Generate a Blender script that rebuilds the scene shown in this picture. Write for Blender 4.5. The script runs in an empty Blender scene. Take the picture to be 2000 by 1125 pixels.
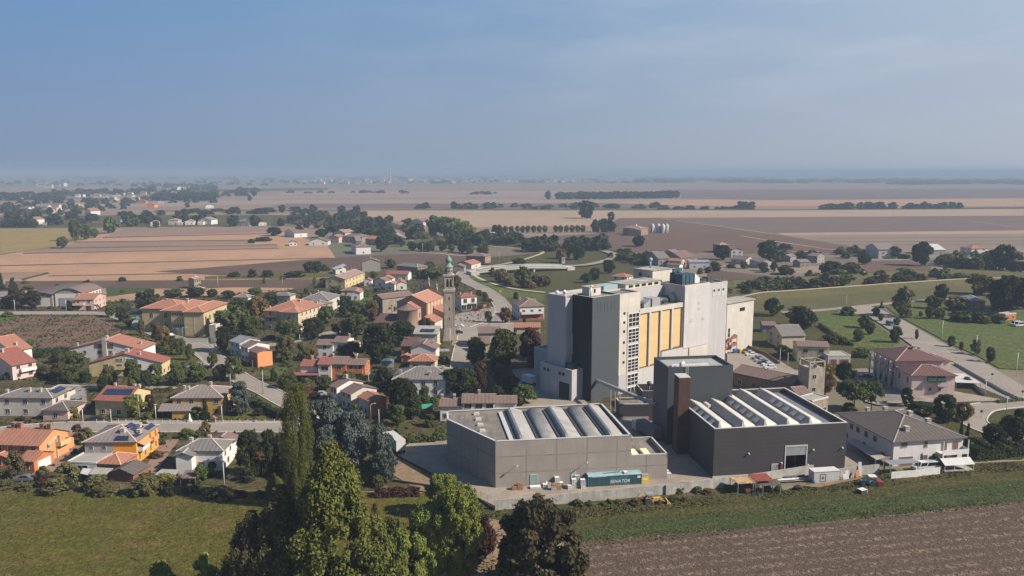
import bpy, math, random
import numpy as np
from mathutils import Vector, Matrix
SC = bpy.context.scene
COL = SC.collection
R = math.radians
# ---------------------------------------------------------------- camera
FPX, HZY, CAMZ = 1556.0, 335.0, 70.0
PITCH = math.atan((562.5 - HZY) / FPX)
cam_d = bpy.data.cameras.new("camera")
cam = bpy.data.objects.new("camera", cam_d)
COL.objects.link(cam)
cam.location = (0, 0, CAMZ)
cam.rotation_euler = (math.pi / 2 - PITCH, 0, 0)
cam_d.sensor_width = 36.0
cam_d.lens = 36.0 * FPX / 2000.0
cam_d.clip_start = 1.0
cam_d.clip_end = 90000.0
SC.camera = cam
# ---------------------------------------------------------------- light
SUN_AZ, SUN_EL = -16.0, 37.0          # azimuth measured from +X towards +Y
world = bpy.data.worlds.new("World")
SC.world = world
world.use_nodes = True
wn, wl = world.node_tree.nodes, world.node_tree.links
wn.clear()
sky = wn.new("ShaderNodeTexSky")
sky.sky_type = 'NISHITA'
sky.sun_disc = False
sky.sun_elevation = R(SUN_EL)
sky.sun_rotation = R(90.0 - SUN_AZ)
sky.altitude = 50
sky.air_density = 1.0
sky.dust_density = 2.2
sky.ozone_density = 2.0
bg = wn.new("ShaderNodeBackground")
out = wn.new("ShaderNodeOutputWorld")
tc = wn.new("ShaderNodeTexCoord")
sep = wn.new("ShaderNodeSeparateXYZ")
wl.new(tc.outputs["Generated"], sep.inputs[0])
# murky autumn air: deep blue away from the sun (left), milky towards it (right), greyer near the horizon
def _ramp(cols):
 r_ = wn.new("ShaderNodeValToRGB"); e_ = r_.color_ramp.elements
 for k_, (p_, c_) in enumerate(cols):
  q_ = e_[k_] if k_ < 2 else e_.new(p_)
  q_.position = p_; q_.color = (*[v_ * 7.9 for v_ in c_], 1)
 wl.new(sep.outputs["Z"], r_.inputs[0]); return r_
_L = _ramp(((0.0, (.235,.315,.455)), (0.9, (.075,.16,.36)), (0.087, (.190,.292,.490)), (0.20, (.140,.292,.520)), (0.42, (.10,.22,.45))))
_M = _ramp(((0.0, (.315,.388,.482)), (0.9, (.08,.165,.36)), (0.087, (.283,.376,.521)), (0.20, (.222,.360,.560)), (0.42, (.13,.25,.47))))
_R = _ramp(((0.0, (.46,.51,.59)), (0.9, (.08,.165,.36)), (0.087, (.435,.505,.615)), (0.20, (.440,.540,.665)), (0.42, (.25,.35,.52))))
def _rng(a_, b_):
 m_ = wn.new("ShaderNodeMapRange"); m_.inputs[1].default_value = a_; m_.inputs[2].default_value = b_
 wl.new(sep.outputs["X"], m_.inputs[0]); return m_.outputs[0]
def _mx(f_, a_, b_):
 m_ = wn.new("ShaderNodeMixRGB")
 wl.new(f_, m_.inputs[0]) if hasattr(f_, "is_linked") else setattr(m_.inputs[0], "default_value", f_)
 wl.new(a_, m_.inputs[1]); wl.new(b_, m_.inputs[2]); return m_.outputs[0]
air = _mx(_rng(0.0, .56), _mx(_rng(-.56, 0.0), _L.outputs[0], _M.outputs[0]), _R.outputs[0])
air = _mx(.94, sky.outputs[0], air)
# faint streaky cloud, thicker towards the sun
cmap = wn.new("ShaderNodeMapping"); cmap.inputs["Scale"].default_value = (2.0, 2.0, 9.0)
wl.new(tc.outputs["Generated"], cmap.inputs[0])
cn = wn.new("ShaderNodeTexNoise"); cn.inputs["Scale"].default_value = 2.6; cn.inputs["Detail"].default_value = 8
wl.new(cmap.outputs[0], cn.inputs["Vector"])
cr2 = wn.new("ShaderNodeMapRange"); cr2.inputs[1].default_value = 0.44; cr2.inputs[2].default_value = 0.72
cr2.inputs[3].default_value = 0.0; cr2.inputs[4].default_value = 0.5
wl.new(cn.outputs[0], cr2.inputs[0])
cm = wn.new("ShaderNodeMath"); cm.operation = 'MULTIPLY'
wl.new(cr2.outputs[0], cm.inputs[0]); wl.new(_rng(-.35, .5), cm.inputs[1])
ce = wn.new("ShaderNodeMapRange"); ce.inputs[1].default_value = .02; ce.inputs[2].default_value = .11; wl.new(sep.outputs["Z"], ce.inputs[0])
cm2 = wn.new("ShaderNodeMath"); cm2.operation = 'MULTIPLY'; wl.new(cm.outputs[0], cm2.inputs[0]); wl.new(ce.outputs[0], cm2.inputs[1])
veil = wn.new("ShaderNodeMixRGB"); veil.inputs[2].default_value = (4.3, 4.7, 5.4, 1)
wl.new(cm2.outputs[0], veil.inputs[0]); wl.new(air, veil.inputs[1])
wl.new(veil.outputs[0], bg.inputs[0])
bg.inputs[1].default_value = 0.068
wl.new(bg.outputs[0], out.inputs[0])
sd = bpy.data.lights.new("sun", 'SUN')
sd.energy = 4.6
sd.angle = R(0.6)
sd.color = (1.0, 0.90, 0.78)
sun = bpy.data.objects.new("sun", sd)
COL.objects.link(sun)
_s = Vector((math.cos(R(SUN_EL)) * math.cos(R(SUN_AZ)), math.cos(R(SUN_EL)) * math.sin(R(SUN_AZ)), math.sin(R(SUN_EL))))
sun.rotation_euler = _s.to_track_quat('Z', 'Y').to_euler()
sun.location = _s * 300
vs = SC.view_settings
vs.view_transform = 'Standard'; vs.look = 'None'; vs.exposure = 0.90; vs.gamma = 1.0
SC.cycles.max_bounces = 5
SC.cycles.diffuse_bounces = 2
SC.cycles.glossy_bounces = 2
SC.cycles.transmission_bounces = 3
SC.cycles.transparent_max_bounces = 8
SC.cycles.volume_bounces = 0
SC.cycles.use_denoising = True
# ---------------------------------------------------------------- image <-> world
_cp, _sp = math.cos(PITCH), math.sin(PITCH)
def G(p, z=0.0):
 """world point at height z seen at photo pixel p"""
 u = (p[0] - 1000) / FPX; v = (p[1] - 562.5) / FPX
 t = (CAMZ - z) / (_sp + v * _cp)
 return Vector((u * t, t * (_cp - v * _sp), z))
def hgt(py, Y):
 """height of a point at distance Y that shows on pixel row py"""
 v = (py - 562.5) / FPX
 # zc = Y cp + D sp ; yc = D cp - Y sp ; v = yc/zc
 D = Y * (v * _cp + _sp) / (_cp - v * _sp)
 return CAMZ - D
def _z(ox, oy, s):
 return lambda x, y: (ox + x / s, oy + y / s)
z1 = _z(0, 600, 2.96); z2 = _z(400, 600, 2.96); z3 = _z(850, 740, 2.922); z4 = _z(1300, 680, 3.75)
z5 = _z(1600, 560, 2.678); z6 = _z(1000, 500, 3.516); z7 = _z(700, 470, 3.41); z8 = _z(1400, 440, 3.3333)
y1 = _z(0, 330, 4.8925); y2 = _z(400, 330, 4.8925); y3 = _z(800, 330, 4.8925); y4 = _z(1200, 330, 4.8925)
y5 = _z(1600, 330, 4.8925); y6 = _z(0, 520, 4.3275); y7 = _z(350, 480, 4.0175); y8 = _z(400, 800, 2.5)
zf = lambda x, y: (x, y)
# ---------------------------------------------------------------- materials
MATS = {}
def nodes(name, rough=0.85, spec=0.25):
 m = bpy.data.materials.new(name); m.use_nodes = True
 nt = m.node_tree; b = nt.nodes["Principled BSDF"]
 b.inputs["Roughness"].default_value = rough
 b.inputs["Specular IOR Level"].default_value = spec
 return m, nt, b
def _mix(nt, fac, a, b, mode='MIX'):
 n = nt.nodes.new("ShaderNodeMixRGB"); n.blend_type = mode
 for i, v in ((0, fac), (1, a), (2, b)):
  if hasattr(v, "is_linked"): nt.links.new(v, n.inputs[i])
  elif i == 0: n.inputs[0].default_value = v
  else: n.inputs[i].default_value = (*v[:3], 1)
 return n.outputs[0]
def _noise(nt, vec, scale, detail=3, rough=0.55, lo=0.35, hi=0.65):
 n = nt.nodes.new("ShaderNodeTexNoise"); n.inputs["Scale"].default_value = scale
 n.inputs["Detail"].default_value = detail; n.inputs["Roughness"].default_value = rough
 nt.links.new(vec, n.inputs["Vector"])
 r = nt.nodes.new("ShaderNodeMapRange"); r.inputs[1].default_value = lo; r.inputs[2].default_value = hi
 nt.links.new(n.outputs[0], r.inputs[0])
 return r.outputs[0]
def _vec(nt, kind, scale=None, rot=0.0):
 t = nt.nodes.new("ShaderNodeTexCoord")
 if kind == "Position":
  o = nt.nodes.new("ShaderNodeNewGeometry").outputs["Position"]
 else: o = t.outputs[kind]
 if scale or rot:
  m = nt.nodes.new("ShaderNodeMapping")
  if scale: m.inputs["Scale"].default_value = scale
  m.inputs["Rotation"].default_value = (0, 0, rot)
  nt.links.new(o, m.inputs[0]); o = m.outputs[0]
 return o
def _bump(nt, b, h, strength=0.4, dist=0.1):
 n = nt.nodes.new("ShaderNodeBump"); n.inputs["Strength"].default_value = strength
 n.inputs["Distance"].default_value = dist
 nt.links.new(h, n.inputs["Height"]); nt.links.new(n.outputs[0], b.inputs["Normal"])
def dk(c, f): return tuple(x * f for x in c[:3])
def plaster(name, c, rough=0.9, dirt=0.22, streak=True):
 """painted render: faint blotches, rain streaks down from the eaves"""
 c = (c[0]*.80, c[1]*.79, c[2]*.78)
 if name in MATS: return MATS[name]
 m, nt, b = nodes(name, rough)
 v = _vec(nt, "UV")
 n1 = _noise(nt, v, 0.55, 5)
 col = _mix(nt, n1, dk(c, 1 - dirt), c)
 if streak:
  v2 = _vec(nt, "UV", (1.7, 0.16, 1))
  n2 = _noise(nt, v2, 1.0, 4, 0.6, 0.42, 0.72)
  col = _mix(nt, n2, col, dk(c, 1 - dirt * 1.25))
 nt.links.new(col, b.inputs["Base Color"])
 MATS[name] = m; return m
def panels(name, c, bw, bh, joint=0.45, gap=0.03, rough=0.6, var=0.08, rib=None, stain=0.15, metal=0.0):
 """sheet or concrete panels: joints on a grid in metres, optional fine ribs, weather stains"""
 if name in MATS: return MATS[name]
 m, nt, b = nodes(name, rough, 0.35); b.inputs["Metallic"].default_value = metal
 v = _vec(nt, "UV")
 br = nt.nodes.new("ShaderNodeTexBrick"); br.offset = 0.0
 nt.links.new(v, br.inputs["Vector"])
 br.inputs["Scale"].default_value = 1.0
 br.inputs["Brick Width"].default_value = bw; br.inputs["Row Height"].default_value = bh
 br.inputs["Mortar Size"].default_value = gap; br.inputs["Mortar Smooth"].default_value = 0.3
 br.inputs["Color1"].default_value = (*dk(c, 1 - var), 1); br.inputs["Color2"].default_value = (*dk(c, 1 + var), 1)
 br.inputs["Mortar"].default_value = (*dk(c, joint), 1)
 n1 = _noise(nt, v, 0.22, 6)
 col = _mix(nt, n1, br.outputs["Color"], dk(c, 1 - stain))
 n2 = _noise(nt, _vec(nt, "UV", (0.9, 0.09, 1)), 1.0, 5, 0.6, 0.5, 0.8)
 col = _mix(nt, n2, col, dk(c, 1 - stain * 1.6))
 if rib:
  w = nt.nodes.new("ShaderNodeTexWave"); w.bands_direction = rib[0]; w.inputs["Scale"].default_value = rib[1]
  nt.links.new(v, w.inputs["Vector"])
  col = _mix(nt, w.outputs["Fac"], col, _mix(nt, 0.85, col, dk(c, 0.7)))
  _bump(nt, b, w.outputs["Fac"], 0.5, 0.05)
 nt.links.new(col, b.inputs["Base Color"])
 MATS[name] = m; return m
def tiles(name, c, c2, moss=(0.09, 0.085, 0.06), mossy=0.3):
 """clay tile courses, sun-bleached and lichened in patches"""
 c, c2 = [(a[0]*.74, a[1]*.86, a[2]*.98) for a in (c, c2)]
 if name in MATS: return MATS[name]
 m, nt, b = nodes(name, 0.9)
 v = _vec(nt, "UV")
 n1 = _noise(nt, v, 0.7, 6, 0.65)
 n2 = _noise(nt, v, 3.1, 3, 0.6, 0.3, 0.7)
 n3 = _noise(nt, _vec(nt, "UV", (1.0, 0.35, 1)), 0.33, 6, 0.7, 0.50, 0.72)
 col = _mix(nt, n1, c, c2)
 col = _mix(nt, _mth(nt, 'MULTIPLY', n2, 0.45), col, dk(c, 0.62))
 col = _mix(nt, _mth(nt, 'MULTIPLY', n3, mossy), col, moss)
 w = nt.nodes.new("ShaderNodeTexWave"); w.bands_direction = 'X'; w.inputs["Scale"].default_value = 0.30
 nt.links.new(v, w.inputs["Vector"])
 col = _mix(nt, _mth(nt, 'MULTIPLY', w.outputs["Fac"], 0.38), col, dk(c, 0.42))
 w2 = nt.nodes.new("ShaderNodeTexWave"); w2.bands_direction = 'Y'; w2.inputs["Scale"].default_value = 0.9
 nt.links.new(v, w2.inputs["Vector"])
 col = _mix(nt, _mth(nt, 'MULTIPLY', w2.outputs["Fac"], 0.16), col, dk(c, 0.4))
 _bump(nt, b, w.outputs["Fac"], 0.6, 0.06)
 nt.links.new(col, b.inputs["Base Color"])
 MATS[name] = m; return m
def _mth(nt, op, a, bb):
 n = nt.nodes.new("ShaderNodeMath"); n.operation = op
 for i, v in ((0, a), (1, bb)):
  if hasattr(v, "is_linked"): nt.links.new(v, n.inputs[i])
  else: n.inputs[i].default_value = v
 return n.outputs[0]
def plain(name, c, rough=0.6, metal=0.0, spec=0.4, var=0.12, sc=1.5):
 if name in MATS: return MATS[name]
 m, nt, b = nodes(name, rough, spec); b.inputs["Metallic"].default_value = metal
 n = _noise(nt, _vec(nt, "Object"), sc, 3)
 nt.links.new(_mix(nt, n, dk(c, 1 - var), dk(c, 1 + var * .5)), b.inputs["Base Color"])
 MATS[name] = m; return m
GK = (0.84, 0.80, 0.74)      # warm-grey trim of all soil and tarmac colours
def _gk(c): return None if c is None else tuple(a * b for a, b in zip(c, GK))
def ground_mat(name, c, c2, big=0.03, fine=0.9, stripe=None, amt=0.3, rough=0.95, c3=None, bump=0.5, patch=0.5, lump=0.0):
 """soil, stubble, grass or tarmac in world metres; stripe=(angle deg, period m, strength)"""
 if name in MATS: return MATS[name]
 m, nt, b = nodes(name, rough, 0.15)
 c, c2, c3 = _gk(c), _gk(c2), _gk(c3)
 v = _vec(nt, "Position")
 nb = _noise(nt, v, big, 6, 0.6)
 nf = _noise(nt, v, fine, 5, 0.7, 0.38, 0.62)
 col = _mix(nt, nb, c, c2)
 if c3 is not None:
  n3 = _noise(nt, v, big * 3.3, 5, 0.65, 0.5, 0.68)
  col = _mix(nt, _mth(nt, 'MULTIPLY', n3, patch), col, c3)
 col = _mix(nt, _mth(nt, 'MULTIPLY', nf, amt), col, dk(c, 0.33))
 if lump:
  n4 = _noise(nt, v, fine * 0.6, 4, 0.75, 0.51, 0.60)
  col = _mix(nt, _mth(nt, 'MULTIPLY', n4, lump), col, dk(c, 1.9))
 if stripe:
  a, per, st = stripe
  vv = _vec(nt, "Position", None, -R(a))
  w = nt.nodes.new("ShaderNodeTexWave"); w.bands_direction = 'Y'
  w.inputs["Scale"].default_value = 0.314 / per
  w.inputs["Distortion"].default_value = .7; w.inputs["Detail"].default_value = 3
  w.inputs["Detail Scale"].default_value = 0.6
  nt.links.new(vv, w.inputs["Vector"])
  col = _mix(nt, _mth(nt, 'MULTIPLY', w.outputs["Fac"], st), col, dk(c, 0.55))
 if bump: _bump(nt, b, nf, bump, 0.25)
 nt.links.new(col, b.inputs["Base Color"])
 MATS[name] = m; return m
# ---------------------------------------------------------------- mesh builder
class MB:
 def __init__(self): self.v = []; self.f = []; self.m = []; self.s = []
 def poly(self, pts, mi=0, smooth=False):
  n = len(self.v); self.v += [tuple(p) for p in pts]
  self.f.append(tuple(range(n, n + len(pts)))); self.m.append(mi); self.s.append(smooth)
 def mesh(self, vs, fs, mi=0, smooth=False):
  n = len(self.v); self.v += [tuple(p) for p in vs]
  for f in fs: self.f.append(tuple(i + n for i in f)); self.m.append(mi); self.s.append(smooth)
 def box(self, x0, x1, y0, y1, z0, z1, mi=0, top=None, bottom=True):
  vs = [(x0,y0,z0),(x1,y0,z0),(x1,y1,z0),(x0,y1,z0),(x0,y0,z1),(x1,y0,z1),(x1,y1,z1),(x0,y1,z1)]
  fs = [(0,1,5,4),(1,2,6,5),(2,3,7,6),(3,0,4,7)]
  self.mesh(vs, fs, mi)
  n = len(self.v) - 8
  self.f.append((n+4,n+5,n+6,n+7)); self.m.append(mi if top is None else top); self.s.append(False)
  if bottom: self.f.append((n+3,n+2,n+1,n)); self.m.append(mi); self.s.append(False)
  return self
 def prism(self, poly, z0, z1, mi=0, top=None):
  """poly: list of (x,y) counter-clockwise; z1 a number or one per vertex"""
  k = len(poly); zt = z1 if isinstance(z1, (list, tuple)) else [z1] * k
  zb = z0 if isinstance(z0, (list, tuple)) else [z0] * k
  vs = [(x, y, zb[i]) for i, (x, y) in enumerate(poly)] + [(x, y, zt[i]) for i, (x, y) in enumerate(poly)]
  self.mesh(vs, [(i, (i+1) % k, k + (i+1) % k, k + i) for i in range(k)], mi)
  n = len(self.v) - 2 * k
  self.f.append(tuple(range(n+k, n+2*k))); self.m.append(mi if top is None else top); self.s.append(False)
  self.f.append(tuple(reversed(range(n, n+k)))); self.m.append(mi); self.s.append(False)
  return self
 def bar(self, a, b, w, h=None, mi=0):
  """square bar from a to b"""
  a, b = Vector(a), Vector(b); d = (b - a); h = h or w
  up = Vector((0, 0, 1)) if abs(d.normalized().z) < .95 else Vector((1, 0, 0))
  s = d.cross(up).normalized() * w / 2; t = s.cross(d).normalized() * h / 2
  vs = [a-s-t, a+s-t, a+s+t, a-s+t, b-s-t, b+s-t, b+s+t, b-s+t]
  self.mesh(vs, [(0,1,5,4),(1,2,6,5),(2,3,7,6),(3,0,4,7),(3,2,1,0),(4,5,6,7)], mi); return self
 def tube(self, pts, r, n=8, mi=0, cap=True):
  """round tube through points; r number or list"""
  pts = [Vector(p) for p in pts]; rr = r if isinstance(r, (list, tuple)) else [r] * len(pts)
  base = len(self.v); ref = None
  for i, p in enumerate(pts):
   d = (pts[min(i+1, len(pts)-1)] - pts[max(i-1, 0)]).normalized()
   if ref is None or abs(ref.dot(d)) > .95: ref = Vector((0,0,1)) if abs(d.z) < .9 else Vector((1,0,0))
   s = d.cross(ref).normalized(); t = s.cross(d)
   for k in range(n):
    a = 2 * math.pi * k / n
    self.v.append(tuple(p + (s * math.cos(a) + t * math.sin(a)) * rr[i]))
  for i in range(len(pts) - 1):
   for k in range(n):
    a = base + i*n + k; b = base + i*n + (k+1) % n
    self.f.append((a, b, b + n, a + n)); self.m.append(mi); self.s.append(True)
  if cap:
   self.f.append(tuple(reversed(range(base, base+n)))); self.m.append(mi); self.s.append(False)
   e = base + (len(pts)-1)*n
   self.f.append(tuple(range(e, e+n))); self.m.append(mi); self.s.append(False)
  return self
 def lathe(self, prof, n=16, c=(0, 0), mi=0, a0=0.0, a1=2*math.pi, smooth=True):
  base = len(self.v); full = abs(a1 - a0 - 2*math.pi) < 1e-6; k = n if full else n + 1
  for r, z in prof:
   for i in range(k):
    a = a0 + (a1 - a0) * i / n
    self.v.append((c[0] + r * math.cos(a), c[1] + r * math.sin(a), z))
  for j in range(len(prof) - 1):
   for i in range(n):
    a = base + j*k + i; b = base + j*k + (i+1) % k
    self.f.append((a, b, b + k, a + k)); self.m.append(mi); self.s.append(smooth)
  return self
 def data(self, name, mats):
  me = bpy.data.meshes.new(name)
  me.from_pydata(self.v, [], self.f); me.update()
  for m in (mats if isinstance(mats, (list, tuple)) else [mats]): me.materials.append(m)
  me.polygons.foreach_set("material_index", self.m)
  me.polygons.foreach_set("use_smooth", self.s)
  uv = me.uv_layers.new(name="UVMap")
  nl = len(me.loops); co = np.empty(len(me.vertices) * 3); me.vertices.foreach_get("co", co); co = co.reshape(-1, 3)
  vi = np.empty(nl, int); me.loops.foreach_get("vertex_index", vi)
  nrm = np.empty(len(me.polygons) * 3); me.polygons.foreach_get("normal", nrm); nrm = nrm.reshape(-1, 3)
  lt = np.empty(len(me.polygons), int); me.polygons.foreach_get("loop_total", lt)
  N = np.repeat(nrm, lt, axis=0); P = co[vi]
  T = np.stack([-N[:, 1], N[:, 0], np.zeros(nl)], 1); L = np.linalg.norm(T, axis=1)
  flat = L < 0.05; T[flat] = (1, 0, 0); L[flat] = 1; T /= L[:, None]
  B = np.cross(N, T); B[flat] = (0, 1, 0)
  uvs = np.stack([(P * T).sum(1), (P * B).sum(1)], 1).astype(np.float32)
  uv.data.foreach_set("uv", uvs.ravel())
  return me
 def obj(self, name, mats, parent=None, loc=(0, 0, 0), rz=0.0):
  o = bpy.data.objects.new(name, self.data(name, mats)); COL.objects.link(o)
  o.location = loc; o.rotation_euler = (0, 0, rz)
  if parent is not None: o.parent = parent
  return o
def tag(o, label=None, cat=None, group=None, kind=None):
 if label: o["label"] = label
 if cat: o["category"] = cat
 if group: o["group"] = group
 if kind: o["kind"] = kind
 return o
def thing(name, label, cat, loc=(0, 0, 0), rz=0.0, group=None):
 o = bpy.data.objects.new(name, None); COL.objects.link(o)
 o.empty_display_size = 1.0; o.location = loc; o.rotation_euler = (0, 0, rz)
 return tag(o, label, cat, group)
def link(name, data, parent=None, loc=(0, 0, 0), rz=0.0, scale=None):
 o = bpy.data.objects.new(name, data); COL.objects.link(o)
 o.location = loc; o.rotation_euler = (0, 0, rz)
 if scale: o.scale = scale if isinstance(scale, (tuple, list)) else (scale,) * 3
 if parent is not None: o.parent = parent
 return o
def structure(name, mb, mat):
 return tag(mb.obj(name, mat), kind="structure")
# ================================================================ ground, fields, roads, water courses
FAR = 42000.0
def far_plain():
 """one ground sheet to the horizon; beyond the mapped fields it carries strip fields of its own"""
 m, nt, b = nodes("plain_soil", 0.95, 0.1)
 v = _vec(nt, "Position", None, R(4))
 def cells(sx, sy, off):
  mp = nt.nodes.new("ShaderNodeMapping"); mp.inputs["Scale"].default_value = (1/sx, 1/sy, 0)
  mp.inputs["Location"].default_value = (off, off*1.7, 0); nt.links.new(v, mp.inputs[0])
  fl = nt.nodes.new("ShaderNodeVectorMath"); fl.operation = 'FLOOR'; nt.links.new(mp.outputs[0], fl.inputs[0])
  wn_ = nt.nodes.new("ShaderNodeTexWhiteNoise"); wn_.noise_dimensions = '2D'; nt.links.new(fl.outputs[0], wn_.inputs["Vector"])
  return wn_.outputs["Value"]
 r1 = nt.nodes.new("ShaderNodeValToRGB"); r1.color_ramp.interpolation = 'CONSTANT'
 cols = [(0.0, (0.25, 0.19, 0.15)), (0.22, (0.13, 0.10, 0.09)), (0.42, (0.11, 0.12, 0.075)), (0.56, (0.28, 0.22, 0.17)),
   (0.70, (0.085, 0.105, 0.05)), (0.80, (0.22, 0.155, 0.115)), (0.92, (0.27, 0.22, 0.12))]
 els = r1.color_ramp.elements
 els[0].position, els[0].color = 0.0, (*cols[0][1], 1); els[1].position, els[1].color = cols[1][0], (*cols[1][1], 1)
 for q, c in cols[2:]:
  e = els.new(q); e.color = (*c, 1)
 nt.links.new(cells(420, 95, 3.3), r1.inputs[0])
 r2 = nt.nodes.new("ShaderNodeValToRGB"); r2.color_ramp.interpolation = 'CONSTANT'
 els = r2.color_ramp.elements
 els[0].position, els[0].color = 0.0, (0.20, 0.145, 0.11, 1); els[1].position, els[1].color = .4, (0.10, 0.12, 0.06, 1)
 e = els.new(.7); e.color = (0.30, 0.22, 0.15, 1)
 nt.links.new(cells(1400, 330, 9.1), r2.inputs[0])
 col = _mix(nt, 0.45, r1.outputs[0], r2.outputs[0])
 n = _noise(nt, _vec(nt, "Position"), 0.02, 5)
 col = _mix(nt, n, col, _mix(nt, 0.75, col, (0.10, 0.09, 0.06)))
 nt.links.new(col, b.inputs["Base Color"])
 mb = MB(); k = 12
 mb.poly([(-FAR, -300, 0), (FAR, -300, 0), (FAR, FAR, 0), (-FAR, FAR, 0)])
 return structure("ground", mb, m)
far_plain()
TAN = ground_mat("stubble_tan", (0.47, 0.295, 0.19), (0.39, 0.25, 0.165), 0.012, 0.5, (3, 9, .12), .25, c3=(.24,.17,.12))
TAN2 = ground_mat("stubble_pale", (0.41, 0.305, 0.225), (0.34, 0.255, 0.19), 0.01, 0.4, (2, 12, .10), .2)
MAUVE = ground_mat("soil_mauve", (0.26, 0.185, 0.145), (0.31, 0.22, 0.17), 0.01, 0.4, (4, 8, .18), .3)
GREYF = ground_mat("stubble_grey", (0.27, 0.215, 0.175), (0.235, 0.185, 0.15), 0.01, 0.4, (2, 10, .2), .25)
OLIVE = ground_mat("field_olive", (0.32, 0.24, 0.085), (0.27, 0.21, 0.09), 0.02, 0.5, (12, 10, .15), .3, c3=(.14,.14,.06))
BROWN = ground_mat("ploughed_brown", (0.165, 0.108, 0.085), (0.135, 0.09, 0.072), 0.015, 0.6, (-12, 7, .25), .35)
BROWN2 = ground_mat("ploughed_dark", (0.115, 0.078, 0.062), (0.15, 0.10, 0.08), 0.02, 0.6, (2, 5, .25), .35)
BROWNG = ground_mat("ploughed_grey", (0.175, 0.130, 0.115), (0.15, 0.112, 0.10), 0.01, 0.4, (1, 14, .2), .25)
SCHOOLF = ground_mat("clod_field", (0.22, 0.145, 0.10), (0.18, 0.12, 0.085), 0.05, 1.3, (20, 3, .15), .7, bump=.9, lump=.5)
NEARPL = ground_mat("furrow_field", (0.24, 0.178, 0.138), (0.175, 0.128, 0.10), 0.06, 2.1, (10.5, 3.0, .9), .95, c3=(.12,.085,.065), bump=1.0, lump=.7)
GRASS = ground_mat("lawn_grass", (0.110, 0.118, 0.020), (0.17, 0.138, 0.030), 0.035, 1.6, (8, 5, .2), .7, c3=(.22,.145,.055), bump=.8, lump=.45, patch=.9)
GRASSD = ground_mat("rough_grass", (0.085, 0.098, 0.028), (0.14, 0.12, 0.045), 0.07, 1.2, (10, 4, .4), .75, c3=(.15,.115,.06), bump=.8)
MEADOW = ground_mat("meadow_green", (0.11, 0.160, 0.040), (0.15, 0.165, 0.055), 0.03, 0.9, (-50, 9, .4), .7, c3=(.15,.13,.06), bump=.8, lump=.3)
CROP = ground_mat("crop_green", (0.075, 0.115, 0.042), (0.12, 0.135, 0.045), 0.06, 1.8, (10.5, 2.2, .4), .75, c3=(.15,.115,.06), bump=1.0, patch=.8, lump=.35)
BANKG = ground_mat("bank_grass", (0.125, 0.115, 0.050), (0.10, 0.105, 0.042), 0.03, 0.5, None, .4, c3=(.17,.13,.07), bump=.6)
WEEDY = ground_mat("garden_earth", (0.078, 0.078, 0.028), (0.13, 0.105, 0.055), 0.12, 1.2, None, .75, c3=(.22,.17,.12), bump=.5, patch=.8)
ASPH = ground_mat("tarmac", (0.27, 0.245, 0.225), (0.33, 0.30, 0.275), 0.08, 0.9, None, .2, bump=.1)
ASPHD = ground_mat("tarmac_dark", (0.20, 0.185, 0.172), (0.245, 0.225, 0.205), 0.08, 0.9, None, .25, bump=.1)
YARD = ground_mat("yard_concrete", (0.37, 0.32, 0.275), (0.28, 0.245, 0.215), 0.10, 0.7, None, .25, c3=(.20,.175,.15), bump=.1)
GRAVEL = ground_mat("white_gravel", (0.50, 0.44, 0.35), (0.42, 0.37, 0.29), 0.1, 1.0, None, .2, bump=.2)
DIRT = ground_mat("bare_dirt", (0.33, 0.235, 0.16), (0.22, 0.165, 0.11), 0.12, 0.9, None, .35, bump=.4)
PAVE = ground_mat("red_paving", (0.30, 0.20, 0.165), (0.26, 0.18, 0.15), 0.2, 1.2, None, .25, bump=.1)
PAINT = plain("road_paint", (0.72, 0.72, 0.70), 0.7, var=.25)
CURB = plain("kerb_stone", (0.46, 0.43, 0.39), 0.8)
_layer = [0.02]
def patch(name, pts, mat, far=False, z=None):
 """a field or paved area laid on the ground: outline given as seen in the photograph"""
 if z is None:
  _layer[0] += 0.004
  z = _layer[0]
 w = [G(p, z) for p in pts]
 a = sum(w[i].x * w[(i+1) % len(w)].y - w[(i+1) % len(w)].x * w[i].y for i in range(len(w)))
 if a < 0: w.reverse()
 bmz = MB(); bmz.poly(w)
 return structure(name, bmz, mat)
ROADS = []
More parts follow.
